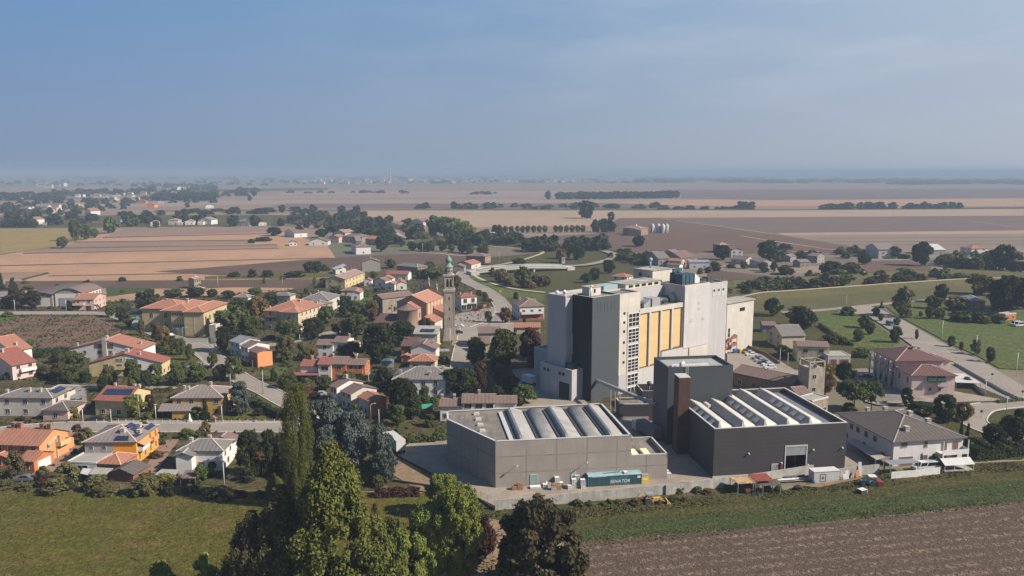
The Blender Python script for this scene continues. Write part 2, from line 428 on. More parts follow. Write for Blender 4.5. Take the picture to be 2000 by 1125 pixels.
def ribbon(pts, width, z=None, name="road", mat=None, kerb=False):
 """road through ground points seen at pts"""
 if z is None:
  _layer[0] += 0.004; z = _layer[0]
 c = [G(p, 0) for p in pts]
 # Catmull-Rom smoothing
 q = []
 for i in range(len(c) - 1):
  p0, p1, p2, p3 = c[max(i-1, 0)], c[i], c[i+1], c[min(i+2, len(c)-1)]
  for k in range(8):
   t = k / 8
   q.append(0.5 * ((2*p1) + (-p0+p2)*t + (2*p0-5*p1+4*p2-p3)*t*t + (-p0+3*p1-3*p2+p3)*t**3))
 q.append(c[-1])
 ROADS.extend((p.x, p.y) for p in q)
 ws = width if isinstance(width, (list, tuple)) else [width] * len(c)
 def side(o0, o1, zz, m, nm):
  mb = MB(); L = []; Rr = []
  for i, p in enumerate(q):
   d = (q[min(i+1, len(q)-1)] - q[max(i-1, 0)]); d.z = 0; d.normalize(); n = Vector((-d.y, d.x, 0))
   f = i / 8; j = min(int(f), len(ws)-1); w = ws[j] + (ws[min(j+1, len(ws)-1)] - ws[j]) * (f - int(f))
   a = p + n * (o0(w)); b = p + n * (o1(w))
   L.append((b.x, b.y, zz)); Rr.append((a.x, a.y, zz))
  n = len(L); mb.v = L + Rr
  for i in range(n - 1):
   mb.f.append((i, n+i, n+i+1, i+1)); mb.m.append(0); mb.s.append(False)
   if zz > .1:
    pass
  if nm == "kerb":
   k = len(mb.v); mb.v += [(x, y, 0) for x, y, _ in mb.v]
   for i in range(n - 1):
    mb.f.append((i+1, i, k+i, k+i+1)) if False else None
    mb.f.append((i, i+1, k+i+1, k+i)); mb.m.append(0); mb.s.append(False)
    mb.f.append((n+i+1, n+i, k+n+i, k+n+i+1)); mb.m.append(0); mb.s.append(False)
  return structure(nm, mb, m)
 r = side(lambda w: -w/2, lambda w: w/2, z, mat or ASPH, name)
 if kerb:
  side(lambda w: w/2, lambda w: w/2 + .3, z + .13, CURB, "kerb")
  side(lambda w: -w/2 - .3, lambda w: -w/2, z + .13, CURB, "kerb")
 return r
def pathq(z, *xy): return [z(*p) for p in xy]
# ---- far fields, farthest first
TAN3 = ground_mat("stubble_hazed", (0.33, 0.265, 0.225), (0.28, 0.22, 0.185), 0.01, 0.4, (2, 12, .10), .2)  # distant stubble, greyed in the colour to stand in for haze
F_ = lambda n, pts, m: patch(n, pts, m, True)
F_("field", [(0,392),(700,372),(1330,376),(2000,372),(2000,462),(0,462)], MAUVE)
F_("field", [(0,366),(640,363),(700,372),(500,378),(0,384)], MAUVE)
F_("field", [(100,374),(640,366),(640,371),(100,382)], CROP)
F_("field", [(700,363),(2000,361),(2000,369),(700,371)], MAUVE)
F_("field", [(560,375),(1290,371),(1300,377),(540,381)], TAN3)
F_("field", [(480,384),(1200,379),(1200,382),(480,388)], TAN3)
F_("field", [(400,391),(1090,389),(1500,388),(1700,391),(2000,387),(2000,396),(1200,396),(400,397)], TAN3)
F_("field", [(1390,389),(2000,385),(2000,402),(1330,402),(1200,396)], TAN)
F_("field", [(0,398),(560,394),(560,397),(330,403),(0,406)], TAN3)
F_("field", [(1330,371),(2000,368),(2000,387),(1500,391),(1330,388)], BROWNG)
F_("field", [(560,398),(1200,397),(1330,402),(1200,410),(520,406)], BROWNG)
F_("field", [(300,411),(1300,407),(1500,409),(2000,404),(2000,409),(1400,411),(650,412),(300,414)], CROP)
F_("field", [(705,411),(1500,411),(2000,408),(2000,422),(1210,426),(1150,436),(1160,441),(905,444),(850,440),(790,432),(730,432)], TAN2)
F_("field", [(1210,426),(2000,421),(2000,452),(1520,456),(1560,470),(1400,447)], BROWNG)
F_("field", [(985,468),(1165,456),(1210,426),(1300,425),(1420,445),(1560,475),(1720,492),(1500,496),(1300,492),(1100,492),(980,480)], BROWN)
F_("field", [(1520,455),(2000,450),(2000,456),(1530,459)], TAN2)
F_("field", [(1530,459),(2000,456),(2000,470),(1640,472),(1560,467)], GREYF)
F_("field", [(1580,470),(2000,468),(2000,486),(1700,490)], GREYF)
for y_ in (463, 470, 476): F_("field_ditch", [(1600,y_+2),(2000,y_),(2000,y_+1),(1600,y_+3)], BROWN2)
F_("field", [(1500,455),(1740,494),(1700,497),(1440,458)], BROWN)
F_("field", [(1200,340+85),(1290,424),(1560,462),(1520,463)], TAN2) if False else None
F_("field", [(220,416),(330,413),(440,414),(500,412),(420,420),(220,421)], OLIVE)
F_("field", [(0,423),(260,420),(700,420),(720,436),(560,441),(0,446)], GRASSD)
# left striped fields
F_("field", [(0,449),(140,446),(212,445),(188,452),(140,478),(108,482),(0,496)], OLIVE)
F_("field", [(0,498),(110,483),(240,446),(535,442),(545,450),(640,480),(655,503),(660,520),(520,545),(0,560)], TAN)
F_("field", [(240,446),(535,442),(530,453),(205,463)], MAUVE)
F_("field", [(150,473),(490,468),(484,476),(112,485)], MAUVE)
F_("field", [(40,494),(540,483),(545,478),(110,482)], MAUVE)
for a, b in (((200,463),(528,455)), ((145,472),(490,468)), ((100,484),(540,477)), ((45,494),(545,484)), ((0,518),(645,503)), ((0,533),(95,531)), ((95,538),(480,531))):
 F_("field_ditch", [a, b, (b[0], b[1] + 1.6), (a[0], a[1] + 1.8)], BROWN2)
F_("field", [(300,530),(400,523),(560,510),(700,500),(800,496),(960,498),(930,512),(700,524),(600,532),(430,538)], BROWN2)
F_("field", [(10,549),(400,547),(600,545),(640,548),(640,560),(560,565),(200,562),(10,566)], BROWN2)
F_("field", [(400,540),(540,534),(760,530),(760,536),(560,543),(400,546)], GRASS)
F_("field", [(190,575),(240,562),(330,566),(460,561),(600,563),(590,575),(260,590),(210,590)], TAN)
F_("field", [(0,534),(95,531),(40,545),(0,546)], MAUVE)
F_("field", [(40,545),(60,540),(92,532),(98,534),(60,543),(45,548)], CROP)
F_("field", [(208,561),(300,562),(270,572),(208,580)], CROP)
# village ground and gardens
patch("village_ground", [(0,560),(200,590),(560,568),(640,545),(720,524),(930,510),(1100,500),(1400,560),(1480,640),(1500,720),(1480,1000),(930,960),(520,955),(0,960)], WEEDY)
patch("bank_grass", [(930,505),(1090,490),(1180,486),(1230,492),(1300,520),(1250,560),(1120,600),(1000,590),(930,560)], GRASSD)
patch("field", pathq(y6, (0,500),(120,425),(880,425),(1080,520),(1130,590),(920,585),(840,600),(580,690),(560,720),(300,725),(240,690),(0,640)), SCHOOLF)
patch("lawn", pathq(y6, (0,440),(100,425),(150,430),(60,470),(0,500)), MEADOW)
patch("lawn", pathq(y6, (880,425),(960,440),(1090,500),(1300,620),(1560,720),(1700,800),(1640,830),(1430,835),(1200,700),(1130,600),(1050,520)), GRASS)
patch("lawn", pathq(y7, (1350,440),(1390,400),(1560,390),(1560,470),(1430,460)), MEADOW)
patch("lawn", pathq(z1, (640,820),(1090,820),(1330,700),(1480,690),(1480,560),(1350,560),(1250,640),(900,640)), WEEDY)
patch("lawn", pathq(z2, (270,505),(330,500),(440,540),(440,590),(380,600),(270,570)), MEADOW)
patch("lawn", pathq(z2, (300,375),(470,345),(500,380),(380,410)), MEADOW)
patch("lawn", pathq(z2, (100,640),(270,590),(430,650),(100,655)), GRASS)
patch("lawn", pathq(z7, (0,380),(120,370),(120,420),(0,430)), MEADOW)
patch('meadow', pathq(z7, (735,225),(760,205),(790,245),(900,300),(1050,335),(1240,360),(1230,400),(1000,395),(880,350),(780,290)), MEADOW)
# right-hand side
patch("field", [(1330,512),(1400,512),(1400,528),(1560,545),(1600,552),(1440,556),(1390,560),(1380,530)], BROWN2)
patch("field", pathq(y5, (380,930),(500,880),(860,880),(1060,930),(1100,990),(500,1015)), BROWN)
patch("bank_grass", pathq(z8, (60,395),(470,370),(870,345),(1300,312),(2000,305),(2000,520),(1360,520),(880,545),(640,580),(60,560)), BANKG)
patch("rough_ground", pathq(z8, (240,560),(640,565),(700,700),(880,790),(1010,780),(1000,933),(240,933)), GRASSD)
patch("meadow", pathq(z8, (630,570),(880,560),(960,590),(1060,660),(1200,760),(1120,800),(900,800),(680,650)), MEADOW)
patch("meadow", pathq(z8, (1090,520),(1360,500),(2000,560),(2000,940),(1840,930),(1700,850),(1500,760),(1300,650),(1150,570)), MEADOW)
patch("rough_ground", pathq(z5, (700,380),(1071,560),(1071,900),(560,900),(560,640),(700,600)), GRASSD)
# foreground
patch("lawn", [(0,955),(520,955),(930,965),(1050,1000),(1050,1400),(-400,1400),(-400,950)], GRASS)
patch("crop_strip", [(930,985),(1270,975),(1500,960),(1700,940),(1900,915),(2000,905),(2300,890),(2300,960),(2000,980),(1560,1025),(1160,1062),(960,1040)], CROP)
patch("rough_verge", [(1000,1000),(1300,978),(1560,958),(1700,925),(1900,905),(2100,895),(2100,922),(1900,948),(1600,984),(1250,1018),(1100,1036)], GRASSD)
patch("ploughed_field", [(1120,1062),(1160,1056),(1600,1020),(2000,978),(2300,950),(2300,1400),(1040,1400),(1060,1180)], NEARPL)
patch("dirt_path", [(925,1010),(975,1015),(1010,1090),(1000,1125),(900,1400),(760,1400),(840,1140),(890,1100),(925,1060)], DIRT)
patch("dirt_path", pathq(z2, (1080,880),(1110,870),(1180,900),(1330,1000),(1300,1070),(1240,1060),(1090,970)), DIRT)
# ---- roads
ribbon(pathq(z1, (-60,38),(300,36),(600,40),(700,62),(800,100),(900,150),(1020,190),(1150,240),(1230,300)), 7.0, kerb=True)
ribbon(pathq(z2, (-60,215),(0,260),(60,310),(140,370),(250,440),(350,485),(450,540),(560,600),(640,660),(700,700)), [9,9,8,7,7,7,7,7,7,7], kerb=True)
ribbon(pathq(z2, (-60,215),(20,225),(90,215),(150,190),(300,215),(450,215),(640,165),(700,155),(900,120)), 5.5)
patch("road", pathq(z1, (1080,225),(1230,230),(1300,300),(1320,340),(1160,345),(1070,345),(1160,310)), ASPH)
ribbon([(-80,856),(0,846),(60,840),(150,836),(300,835),(560,836),(640,842)], 9.0, kerb=True)
ribbon(pathq(z1, (380,470),(560,465),(700,470),(900,470),(1000,480)), 5)
patch("driveway", pathq(z1, (430,785),(510,780),(330,945),(160,985),(230,930)), PAVE)
patch("driveway", pathq(z1, (930,770),(1040,760),(960,870),(900,960),(820,960)), PAVE)
patch("driveway", pathq(z1, (400,470),(500,460),(500,560),(400,560)), ASPH)
# church square and main street
ribbon([(905,740),(908,700),(915,665),(925,637)], [9.5,9.5,9.5,11], kerb=True)
patch("square", pathq(z7, (645,490),(720,475),(900,440),(990,470),(1010,540),(960,560),(800,560),(760,650),(620,700),(640,560)), ASPH)
ribbon([(935,642),(968,628),(984,608),(970,585),(943,565),(914,551),(903,541),(908,531),(926,525),(955,521),(1000,521)], 8.5, kerb=True)
ribbon([(1000,521),(1060,521),(1110,522),(1150,519),(1185,511),(1200,503),(1195,497),(1180,492)], 7.5, z=1.2)
ribbon(pathq(z7, (780,205),(770,225),(800,250),(900,290),(1050,325),(1245,348)), 2.6, mat=GRAVEL, name="path")
ribbon(pathq(y3, (0,680),(150,700),(450,665),(800,740),(1110,765)), 2.2, mat=GRAVEL, name="path")
ribbon(pathq(y3, (500,930),(800,925),(1000,890),(1150,850),(1270,805),(1250,785),(1215,780)), 3.0, mat=GRAVEL, name="path")
ribbon(pathq(y3, (0,795),(250,810),(450,827),(560,835)), 3.0, mat=GRAVEL, name="path")
ribbon(pathq(y3, (860,645),(1300,630),(1780,615)), 5.0, mat=GRAVEL, name="path")
ribbon(pathq(y3, (860,655),(1070,688)), 4.0, mat=GRAVEL, name="path")
ribbon(pathq(y2, (620,435),(1050,460),(1380,505),(1600,535),(1780,585),(1860,630),(1957,675)), 4.5, mat=GRAVEL, name="path")
ribbon(pathq(y2, (700,530),(1100,560),(1350,585)), 4.0, mat=GRAVEL, name="path")
ribbon(pathq(y4, (460,475),(1000,550),(1600,635)), 3.0, mat=GRAVEL, name="path")
ribbon(pathq(y4, (1200,640),(1500,690),(1957,755)), 3.0, mat=GRAVEL, name="path")
ribbon(pathq(y4, (1690,797),(1957,790)), 3.0, mat=GRAVEL, name="path")
ribbon(pathq(y5, (0,760),(380,800),(600,850)), 3.0, mat=GRAVEL, name="path")
ribbon(pathq(y5, (490,876),(900,872)), 4.0, mat=GRAVEL, name="path")
ribbon(pathq(y5, (1200,460),(1957,575)), 3.0, mat=TAN2, name="path")
ribbon(pathq(y1, (480,505),(1100,512)), 4.0, mat=GRAVEL, name="path")
ribbon(pathq(y2, (60,500),(190,498)), 4.0, mat=GRAVEL, name="path")
# right estate road
patch("road", pathq(z5, (100,130),(240,95),(310,112),(440,175),(640,290),(860,395),(1071,520),(1300,640),(1300,800),(1071,620),(700,470),(560,360),(420,260),(330,200),(250,150)), ASPH)
ribbon(pathq(z8, (420,572),(640,560),(900,535),(1080,517),(1370,492),(1500,480)), 5.0)
ribbon(pathq(z5, (1250,575),(1071,610),(900,630),(830,650),(800,700),(860,745),(1000,790),(1200,830)), 7.0, kerb=True)
ribbon(pathq(z5, (820,625),(600,600),(480,590),(300,610),(330,575),(330,540)), 6.0)
patch("car_park", pathq(z5, (170,430),(250,425),(300,500),(480,560),(560,590),(300,600),(200,520)), ASPHD)
patch("forecourt", pathq(z5, (700,545),(960,590),(900,625),(700,620)), YARD)
# factory yards
patch("factory_yard", [(1420,690),(1500,690),(1540,715),(1620,760),(1560,790),(1420,720)], ASPH)
patch("factory_yard", [(770,885),(800,866),(880,862),(880,830),(1000,790),(1010,720),(1080,715),(1150,790),(1300,830),(1660,860),(1700,905),(1640,935),(1320,952),(966,988)], YARD)
patch("factory_yard", [(1000,722),(1060,720),(1130,780),(1100,790),(1010,770)], ASPH)
patch("garden_path", pathq(z3, (0,350),(65,350),(65,360),(0,372)), YARD)
patch("dirt_verge", [(1600,952),(1680,935),(1690,930),(1640,938),(1560,948)], DIRT)
# painted markings: zebra crossing and edge lines by the bell tower
_zb = MB()
_a, _b = G(z7(665,662)), G(z7(755,662))
for i in range(8):
 p = _a.lerp(_b, i / 7.0)
 _zb.poly([(p.x-.3, p.y-1.6, .19), (p.x+.3, p.y-1.6, .19), (p.x+.3, p.y+1.6, .19), (p.x-.3, p.y+1.6, .19)])
structure("road_marking", _zb, PAINT)
for a, b in ((z7(720,690), z7(712,830)), (z7(628,700), z7(615,830)), (z7(690,600), z7(645,690)), (z6(40,795), z6(100,880)), (z7(645,495), z7(690,540))):
 _m = MB(); A_, B_ = G(a, .19), G(b, .19); d = (B_-A_).normalized(); n = Vector((-d.y, d.x, 0)) * .12
 _m.poly([A_-n, B_-n, B_+n, A_+n]); structure("road_marking", _m, PAINT)
# ================================================================ building kit
GLASS = plain("window_glass", (0.018, 0.021, 0.024), 0.3, spec=0.3, var=.3)
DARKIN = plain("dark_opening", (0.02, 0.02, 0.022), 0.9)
FRAMEW = plain("frame_white", (0.46, 0.45, 0.42), 0.7)
FRAMEB = plain("frame_brown", (0.13, 0.07, 0.045), 0.7)
SHUTB = plain("shutter_brown", (0.16, 0.085, 0.06), 0.75)
SHUTG = plain("shutter_green", (0.05, 0.10, 0.075), 0.75)
BRICKC = panels("chimney_brick", (0.26, 0.15, 0.105), .5, .16, .6, .015, .9)
CHW = plaster("chimney_render", (0.55, 0.50, 0.43))
SOLAR = panels("solar_cells", (0.018, 0.026, 0.055), 1.0, 1.65, 5.0, 0.045, 0.18, .2)
CONC = panels("grey_concrete", (0.42, 0.40, 0.37), 6.0, 3.0, .7, .03, .9)
METALG = plain("grey_metal", (0.32, 0.33, 0.34), 0.45, 0.3)
METALD = plain("dark_metal", (0.06, 0.065, 0.07), 0.5, 0.2)
METALL = plain("light_metal", (0.55, 0.55, 0.54), 0.5, 0.1)
GUTTER = plain("gutter_brown", (0.10, 0.07, 0.055), 0.6)
WOODB = panels("brown_boards", (0.20, 0.10, 0.065), .25, 6, .55, .02, .85)
WHITEP = plain("white_paint", (0.56, 0.55, 0.53), 0.6)
TILE = dict(
 orange=tiles("tile_orange", (0.50, 0.20, 0.115), (0.40, 0.155, 0.09), mossy=.25),
 red=tiles("tile_red", (0.40, 0.125, 0.085), (0.32, 0.10, 0.07), mossy=.12),
 pinkish=tiles("tile_pink", (0.46, 0.27, 0.20), (0.37, 0.21, 0.155), mossy=.45),
 brown=tiles("tile_brown", (0.29, 0.17, 0.13), (0.23, 0.13, 0.10), mossy=.45),
 darkred=tiles("tile_darkred", (0.20, 0.092, 0.075), (0.155, 0.075, 0.06), mossy=.15),
 grey=tiles("tile_grey", (0.28, 0.22, 0.18), (0.20, 0.16, 0.135), mossy=.45),
 dgrey=tiles("tile_dgrey", (0.175, 0.125, 0.098), (0.13, 0.095, 0.076), mossy=.3),
 taupe=tiles("tile_taupe", (0.33, 0.235, 0.195), (0.27, 0.195, 0.165), mossy=.5),
 slate=panels("sheet_slate", (0.22, 0.23, 0.24), 1.1, 9, .6, .04, .6),
 white=panels("sheet_white", (0.48, 0.47, 0.45), 1.1, 9, .7, .04, .6),
 corr=panels("sheet_corrugated", (0.34, 0.32, 0.28), 1.0, 7, .7, .05, .7, stain=.3),
)
WALL = dict(
 white=plaster("wall_white", (0.74, 0.72, 0.69), dirt=.10),
 offw=plaster("wall_offwhite", (0.60, 0.555, 0.49), dirt=.16),
 cream=plaster("wall_cream", (0.62, 0.54, 0.40)),
 yellow=plaster("wall_yellow", (0.66, 0.53, 0.28)),
 ochre=plaster("wall_ochre", (0.62, 0.38, 0.10)),
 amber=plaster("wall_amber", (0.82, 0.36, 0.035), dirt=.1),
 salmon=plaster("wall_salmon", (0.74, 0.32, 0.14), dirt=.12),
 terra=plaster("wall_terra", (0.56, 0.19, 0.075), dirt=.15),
 pink=plaster("wall_pink", (0.68, 0.50, 0.44)),
 rose=plaster("wall_rose", (0.74, 0.56, 0.53)),
 lilac=plaster("wall_lilac", (0.44, 0.39, 0.39)),
 grey=plaster("wall_grey", (0.36, 0.34, 0.31)),
 stone=plaster("wall_stone", (0.40, 0.34, 0.27), dirt=.4),
 brick=panels("wall_brick", (0.31, 0.20, 0.145), .5, .16, .75, .015, .92, stain=.3),
 brickp=panels("wall_brick_pale", (0.40, 0.275, 0.205), .5, .16, .8, .015, .92, stain=.25),
 blue=plaster("wall_blue", (0.46, 0.50, 0.55)),
)
_wd = {}
def window_data(w, h, shut=None, frame=True):
 key = (round(w, 1), round(h, 1), shut)
 if key not in _wd:
  a = MB(); a.box(-w/2, w/2, -0.03, 0.05, 0, h)
  b = MB(); t = .07
  b.box(-w/2-t, w/2+t, -0.11, 0.04, -t, 0); b.box(-w/2-t, w/2+t, -0.07, 0.04, h, h+t)
  b.box(-w/2-t, -w/2, -0.07, 0.04, 0, h); b.box(w/2, w/2+t, -0.07, 0.04, 0, h)
  b.box(-.03, .03, -0.06, 0.0, 0, h)
  s = None
  if shut in ('b', 'g', 'd'):
   s = MB(); s.box(-w/2, w/2, -0.085, -0.04, h*.68 if shut != 'd' else 0.02, h - .01)
  _wd[key] = (a.data("window", GLASS), b.data("frame", FRAMEW),
     s.data("shutter", {'b': SHUTB, 'g': SHUTG, 'd': SHUTB}[shut]) if s else None)
 return _wd[key]
FOOT = []
class House:
 """local frame: origin at the nearest corner on the ground, x along corner->right, y along corner->left"""
 def __init__(s, name, label, cat, C, z=0.0, Rt=None, L=None, w=None, d=None, ang=None, group=None, base=0.0):
  c = G(C, z); s.c = c
  ar = al = None
  if Rt is not None:
   v = G(Rt, z) - c; w_ = v.length; ar = math.atan2(v.y, v.x); w = w or w_
  if L is not None:
   v = G(L, z) - c; d_ = v.length; al = math.atan2(v.y, v.x) - math.pi/2; d = d or d_
   while ar is not None and al - ar > math.pi: al -= 2*math.pi
   while ar is not None and al - ar < -math.pi: al += 2*math.pi
  if ang is not None: a = R(ang)
  elif ar is not None and al is not None: a = (ar*w + al*d) / (w + d)
  else: a = ar if ar is not None else al
  if c.y > 560 and name != "church": w, d = min(w, 15.0), min(d, 24.0)     # far corners are read off only a few pixels
  s.w, s.d, s.a = w, d, a
  ca, sa = math.cos(a), math.sin(a)
  FOOT.append((c.x, c.y, ca, sa, w, d, label))
  s.root = thing(name, label, cat, (c.x, c.y, base), a, group)
  s.base = base
  s.near = c.y < 420
 def add(s, mb, name, mat, parent=None): return mb.obj(name, mat, parent or s.root)
 def walls(s, h, mat, roof=None, rise=0.0, name="wall", x0=0, x1=None, y0=0, y1=None, z0=0.0):
  x1 = s.w if x1 is None else x1; y1 = s.d if y1 is None else y1
  mb = MB(); s.h = h
  mb.box(x0, x1, y0, y1, z0, h)
  if roof == 'gx':
   ym = (y0+y1)/2
   for x, o in ((x0, 0), (x1, 1)):
    p = [(x, y0, h), (x, y1, h), (x, ym, h+rise)]
    mb.poly(p if o else p[::-1])
  if roof == 'gy':
   xm = (x0+x1)/2
   for y, o in ((y0, 0), (y1, 1)):
    p = [(x0, y, h), (x1, y, h), (xm, y, h+rise)]
    mb.poly(p[::-1] if o else p)
  s.wall = s.add(mb, name, mat if not isinstance(mat, str) else WALL[mat])
  return s
 def roof(s, kind, mat, rise=None, over=.6, h=None, x0=0, x1=None, y0=0, y1=None, pitch=20, rx=None, ridge=True, name="roof"):
  x1 = s.w if x1 is None else x1; y1 = s.d if y1 is None else y1; h = s.h if h is None else h
  mat = TILE[mat] if isinstance(mat, str) else mat
  W, D = x1-x0, y1-y0
  if not hasattr(s, 'rk'): s.rk = kind
  t = math.tan(R(pitch))
  mb = MB(); th = .16; tops = []; lines = []
  if kind == 'gx':
   rise = rise if rise is not None else D/2*t; k = rise/(D/2); m = y0 + D/2
   X0, X1, Y0, Y1 = x0-over*.7, x1+over*.7, y0-over, y1+over; ze = h-over*k; zr = h+rise
   tops = [[(X0,Y0,ze),(X1,Y0,ze),(X1,m,zr),(X0,m,zr)], [(X1,Y1,ze),(X0,Y1,ze),(X0,m,zr),(X1,m,zr)]]
   lines = [((X0,m,zr),(X1,m,zr))]
  elif kind == 'gy':
   rise = rise if rise is not None else W/2*t; k = rise/(W/2); m = x0 + W*(rx or .5)
   k0 = rise/(m-x0); k1 = rise/(x1-m)
   X0, X1, Y0, Y1 = x0-over, x1+over, y0-over*.7, y1+over*.7; zr = h+rise
   tops = [[(X0,Y1,h-over*k0),(X0,Y0,h-over*k0),(m,Y0,zr),(m,Y1,zr)], [(X1,Y0,h-over*k1),(X1,Y1,h-over*k1),(m,Y1,zr),(m,Y0,zr)]]
   lines = [((m,Y0,zr),(m,Y1,zr))]
  elif kind == 'hip':
   X0, X1, Y0, Y1 = x0-over, x1+over, y0-over, y1+over
   W2, D2 = X1-X0, Y1-Y0; r = min(W2, D2)/2
   ze = h-.05; zr = (h+rise) if rise is not None else h + r*t; k = (zr-ze)/r
   if W2 >= D2:
    a = (X0+r, (Y0+Y1)/2, zr); b = (X1-r, (Y0+Y1)/2, zr)
    tops = [[(X0,Y0,ze),(X1,Y0,ze),b,a], [(X1,Y0,ze),(X1,Y1,ze),b], [(X1,Y1,ze),(X0,Y1,ze),a,b], [(X0,Y1,ze),(X0,Y0,ze),a]]
    lines = [((X0,Y0,ze),a),((X0,Y1,ze),a),((X1,Y0,ze),b),((X1,Y1,ze),b),(a,b)]
   else:
    a = ((X0+X1)/2, Y0+r, zr); b = ((X0+X1)/2, Y1-r, zr)
    tops = [[(X0,Y0,ze),(X1,Y0,ze),a], [(X1,Y0,ze),(X1,Y1,ze),b,a], [(X1,Y1,ze),(X0,Y1,ze),b], [(X0,Y1,ze),(X0,Y0,ze),a,b]]
    lines = [((X0,Y0,ze),a),((X1,Y0,ze),a),((X0,Y1,ze),b),((X1,Y1,ze),b),(a,b)]
  elif kind in ('sx', 'sy', 'sxr', 'syr'):     # mono-pitch: rises towards +x / +y (r: falls)
   X0, X1, Y0, Y1 = x0-over, x1+over, y0-over, y1+over
   rise = rise if rise is not None else (W if kind[1] == 'x' else D)*t
   f = (lambda x, y: h + rise*((x-x0)/W if kind[1] == 'x' else (y-y0)/D)) if len(kind) == 2 else (lambda x, y: h + rise*(1-((x-x0)/W if kind[1] == 'x' else (y-y0)/D)))
   tops = [[(x, y, f(x, y)) for x, y in ((X0,Y0),(X1,Y0),(X1,Y1),(X0,Y1))]]
  elif kind == 'flat':
   p = .35
   mb.box(x0, x1, y0, y1, h, h+.12, 1)
   for b in ((x0-.06,x1+.06,y0-.06,y0+.24),(x0-.06,x1+.06,y1-.24,y1+.06),(x0-.06,x0+.24,y0+.24,y1-.24),(x1-.24,x1+.06,y0+.24,y1-.24)):
    mb.box(*b, h-.05, h+p)
   s.zr = h
   s.rf = s.add(mb, name, [FRAMEW, mat]); return s
  s.rise = rise; s.zr = max(p[2] for q in tops for p in q)
  for q in tops:
   mb.poly(q, 0)
   mb.poly([(x, y, z-th) for x, y, z in q][::-1], 1)
  es = {}
  for q in tops:
   for i in range(len(q)):
    a, b = q[i], q[(i+1) % len(q)]; key = tuple(sorted((a, b)))
    es.setdefault(key, []).append((a, b))
  for e_ in es.values():
   if len(e_) == 1:
    a, b = e_[0]
    mb.poly([a, (a[0],a[1],a[2]-th), (b[0],b[1],b[2]-th), b], 1)
  if ridge:
   for a, b in lines:
    mb.bar((a[0],a[1],a[2]+.02), (b[0],b[1],b[2]+.02), .26, .14, 2)
  rm = plain("ridge_" + mat.name, dk(mat_tint(mat), 1.25), .9)
  s.rf = s.add(mb, name, [mat, GUTTER, rm])
  return s
 def win(s, face, n, z, w=1.1, h=1.3, a=None, b=None, shut='b', off=0.0, skip=()):
  """n windows evenly on a face ('A' right-hand face y=0, 'B' left-hand face x=0, 'Ar','Br' the far ones)"""
  Ln = s.w if face[0] == 'A' else s.d
  a = 0 if a is None else a; b = Ln if b is None else b
  mg, mf, ms = window_data(w, h, shut)
  for i in range(n):
   if i in skip: continue
   u = a + (b-a)*(i+.5)/n
   if face == 'A': loc, rz = (u, off, z), 0
   elif face == 'B': loc, rz = (off, u, z), -math.pi/2
   elif face == 'Ar': loc, rz = (u, s.d-off, z), math.pi
   else: loc, rz = (s.w-off, u, z), math.pi/2
   o = link("window", mg, s.root, loc, rz)
   link("frame", mf, o)
   if ms: link("shutter", ms, o)
  return s
 def door(s, face, u, w=1.0, h=2.1, mat=None, name="door", z=0.0, off=0.0):
  mb = MB(); mb.box(-w/2, w/2, -.06, .05, 0, h); fr = MB()
  fr.box(-w/2-.1, -w/2, -.1, .05, 0, h+.1); fr.box(w/2, w/2+.1, -.1, .05, 0, h+.1); fr.box(-w/2, w/2, -.1, .05, h, h+.1)
  loc, rz = ((u, off, z), 0) if face == 'A' else ((off, u, z), -math.pi/2)
  o = mb.obj(name, mat or SHUTB, s.root, loc, rz); fr.obj("frame", FRAMEW, o)
  return s
 def chim(s, x, y, top=None, w=.6, brick=False, pot=False):
  W, D = s.w, s.d; e = min(y, D-y)/(D/2) if s.rk == 'gx' else min(x, W-x)/(W/2) if s.rk == 'gy' else min(x, W-x, y, D-y)/(min(W, D)/2)
  top = top or min(s.zr, s.h + (s.zr-s.h)*max(0, min(1, e))) + .75
  mb = MB(); mb.box(x-w/2, x+w/2, y-w/2, y+w/2, s.h*.9, top)
  mb.box(x-w/2-.12, x+w/2+.12, y-w/2-.12, y+w/2+.12, top, top+.12, 1)
  mb.box(x-w/2+.05, x+w/2-.05, y-w/2+.05, y+w/2-.05, top+.12, top+.38, 0)
  mb.box(x-w/2-.1, x+w/2+.1, y-w/2-.1, y+w/2+.1, top+.38, top+.48, 1)
  o = mb.obj("chimney", [BRICKC if brick else CHW, CHW if not brick else BRICKC], s.rf)
  return s
 def balcony(s, face, a, b, z, depth=1.2, mat=None, h=1.0, solid=True):
  mat = mat or WHITEP; mb = MB()
  def bx(m_, u0, u1, v0, v1, c0, c1):
   if face == 'A': m_.box(u0, u1, -v1, -v0, c0, c1)
   else: m_.box(-v1, -v0, u0, u1, c0, c1)
  bx(mb, a, b, 0.02, depth, z-.18, z)
  sl = s.add(mb, "balcony", mat); r = MB()
  if solid:
   bx(r, a, b, depth-.08, depth, z+.002, z+h); bx(r, a, a+.08, 0.02, depth-.08, z+.002, z+h); bx(r, b-.08, b, 0.02, depth-.08, z+.002, z+h)
  else:
   n = int((b-a)/.35)
   for i in range(n+1):
    u = a + (b-a)*i/n; bx(r, u-.025, u+.025, depth-.06, depth-.01, z, z+h)
   bx(r, a, b, depth-.07, depth, z+h, z+h+.06)
  r.obj("railing", mat, sl)
  return s
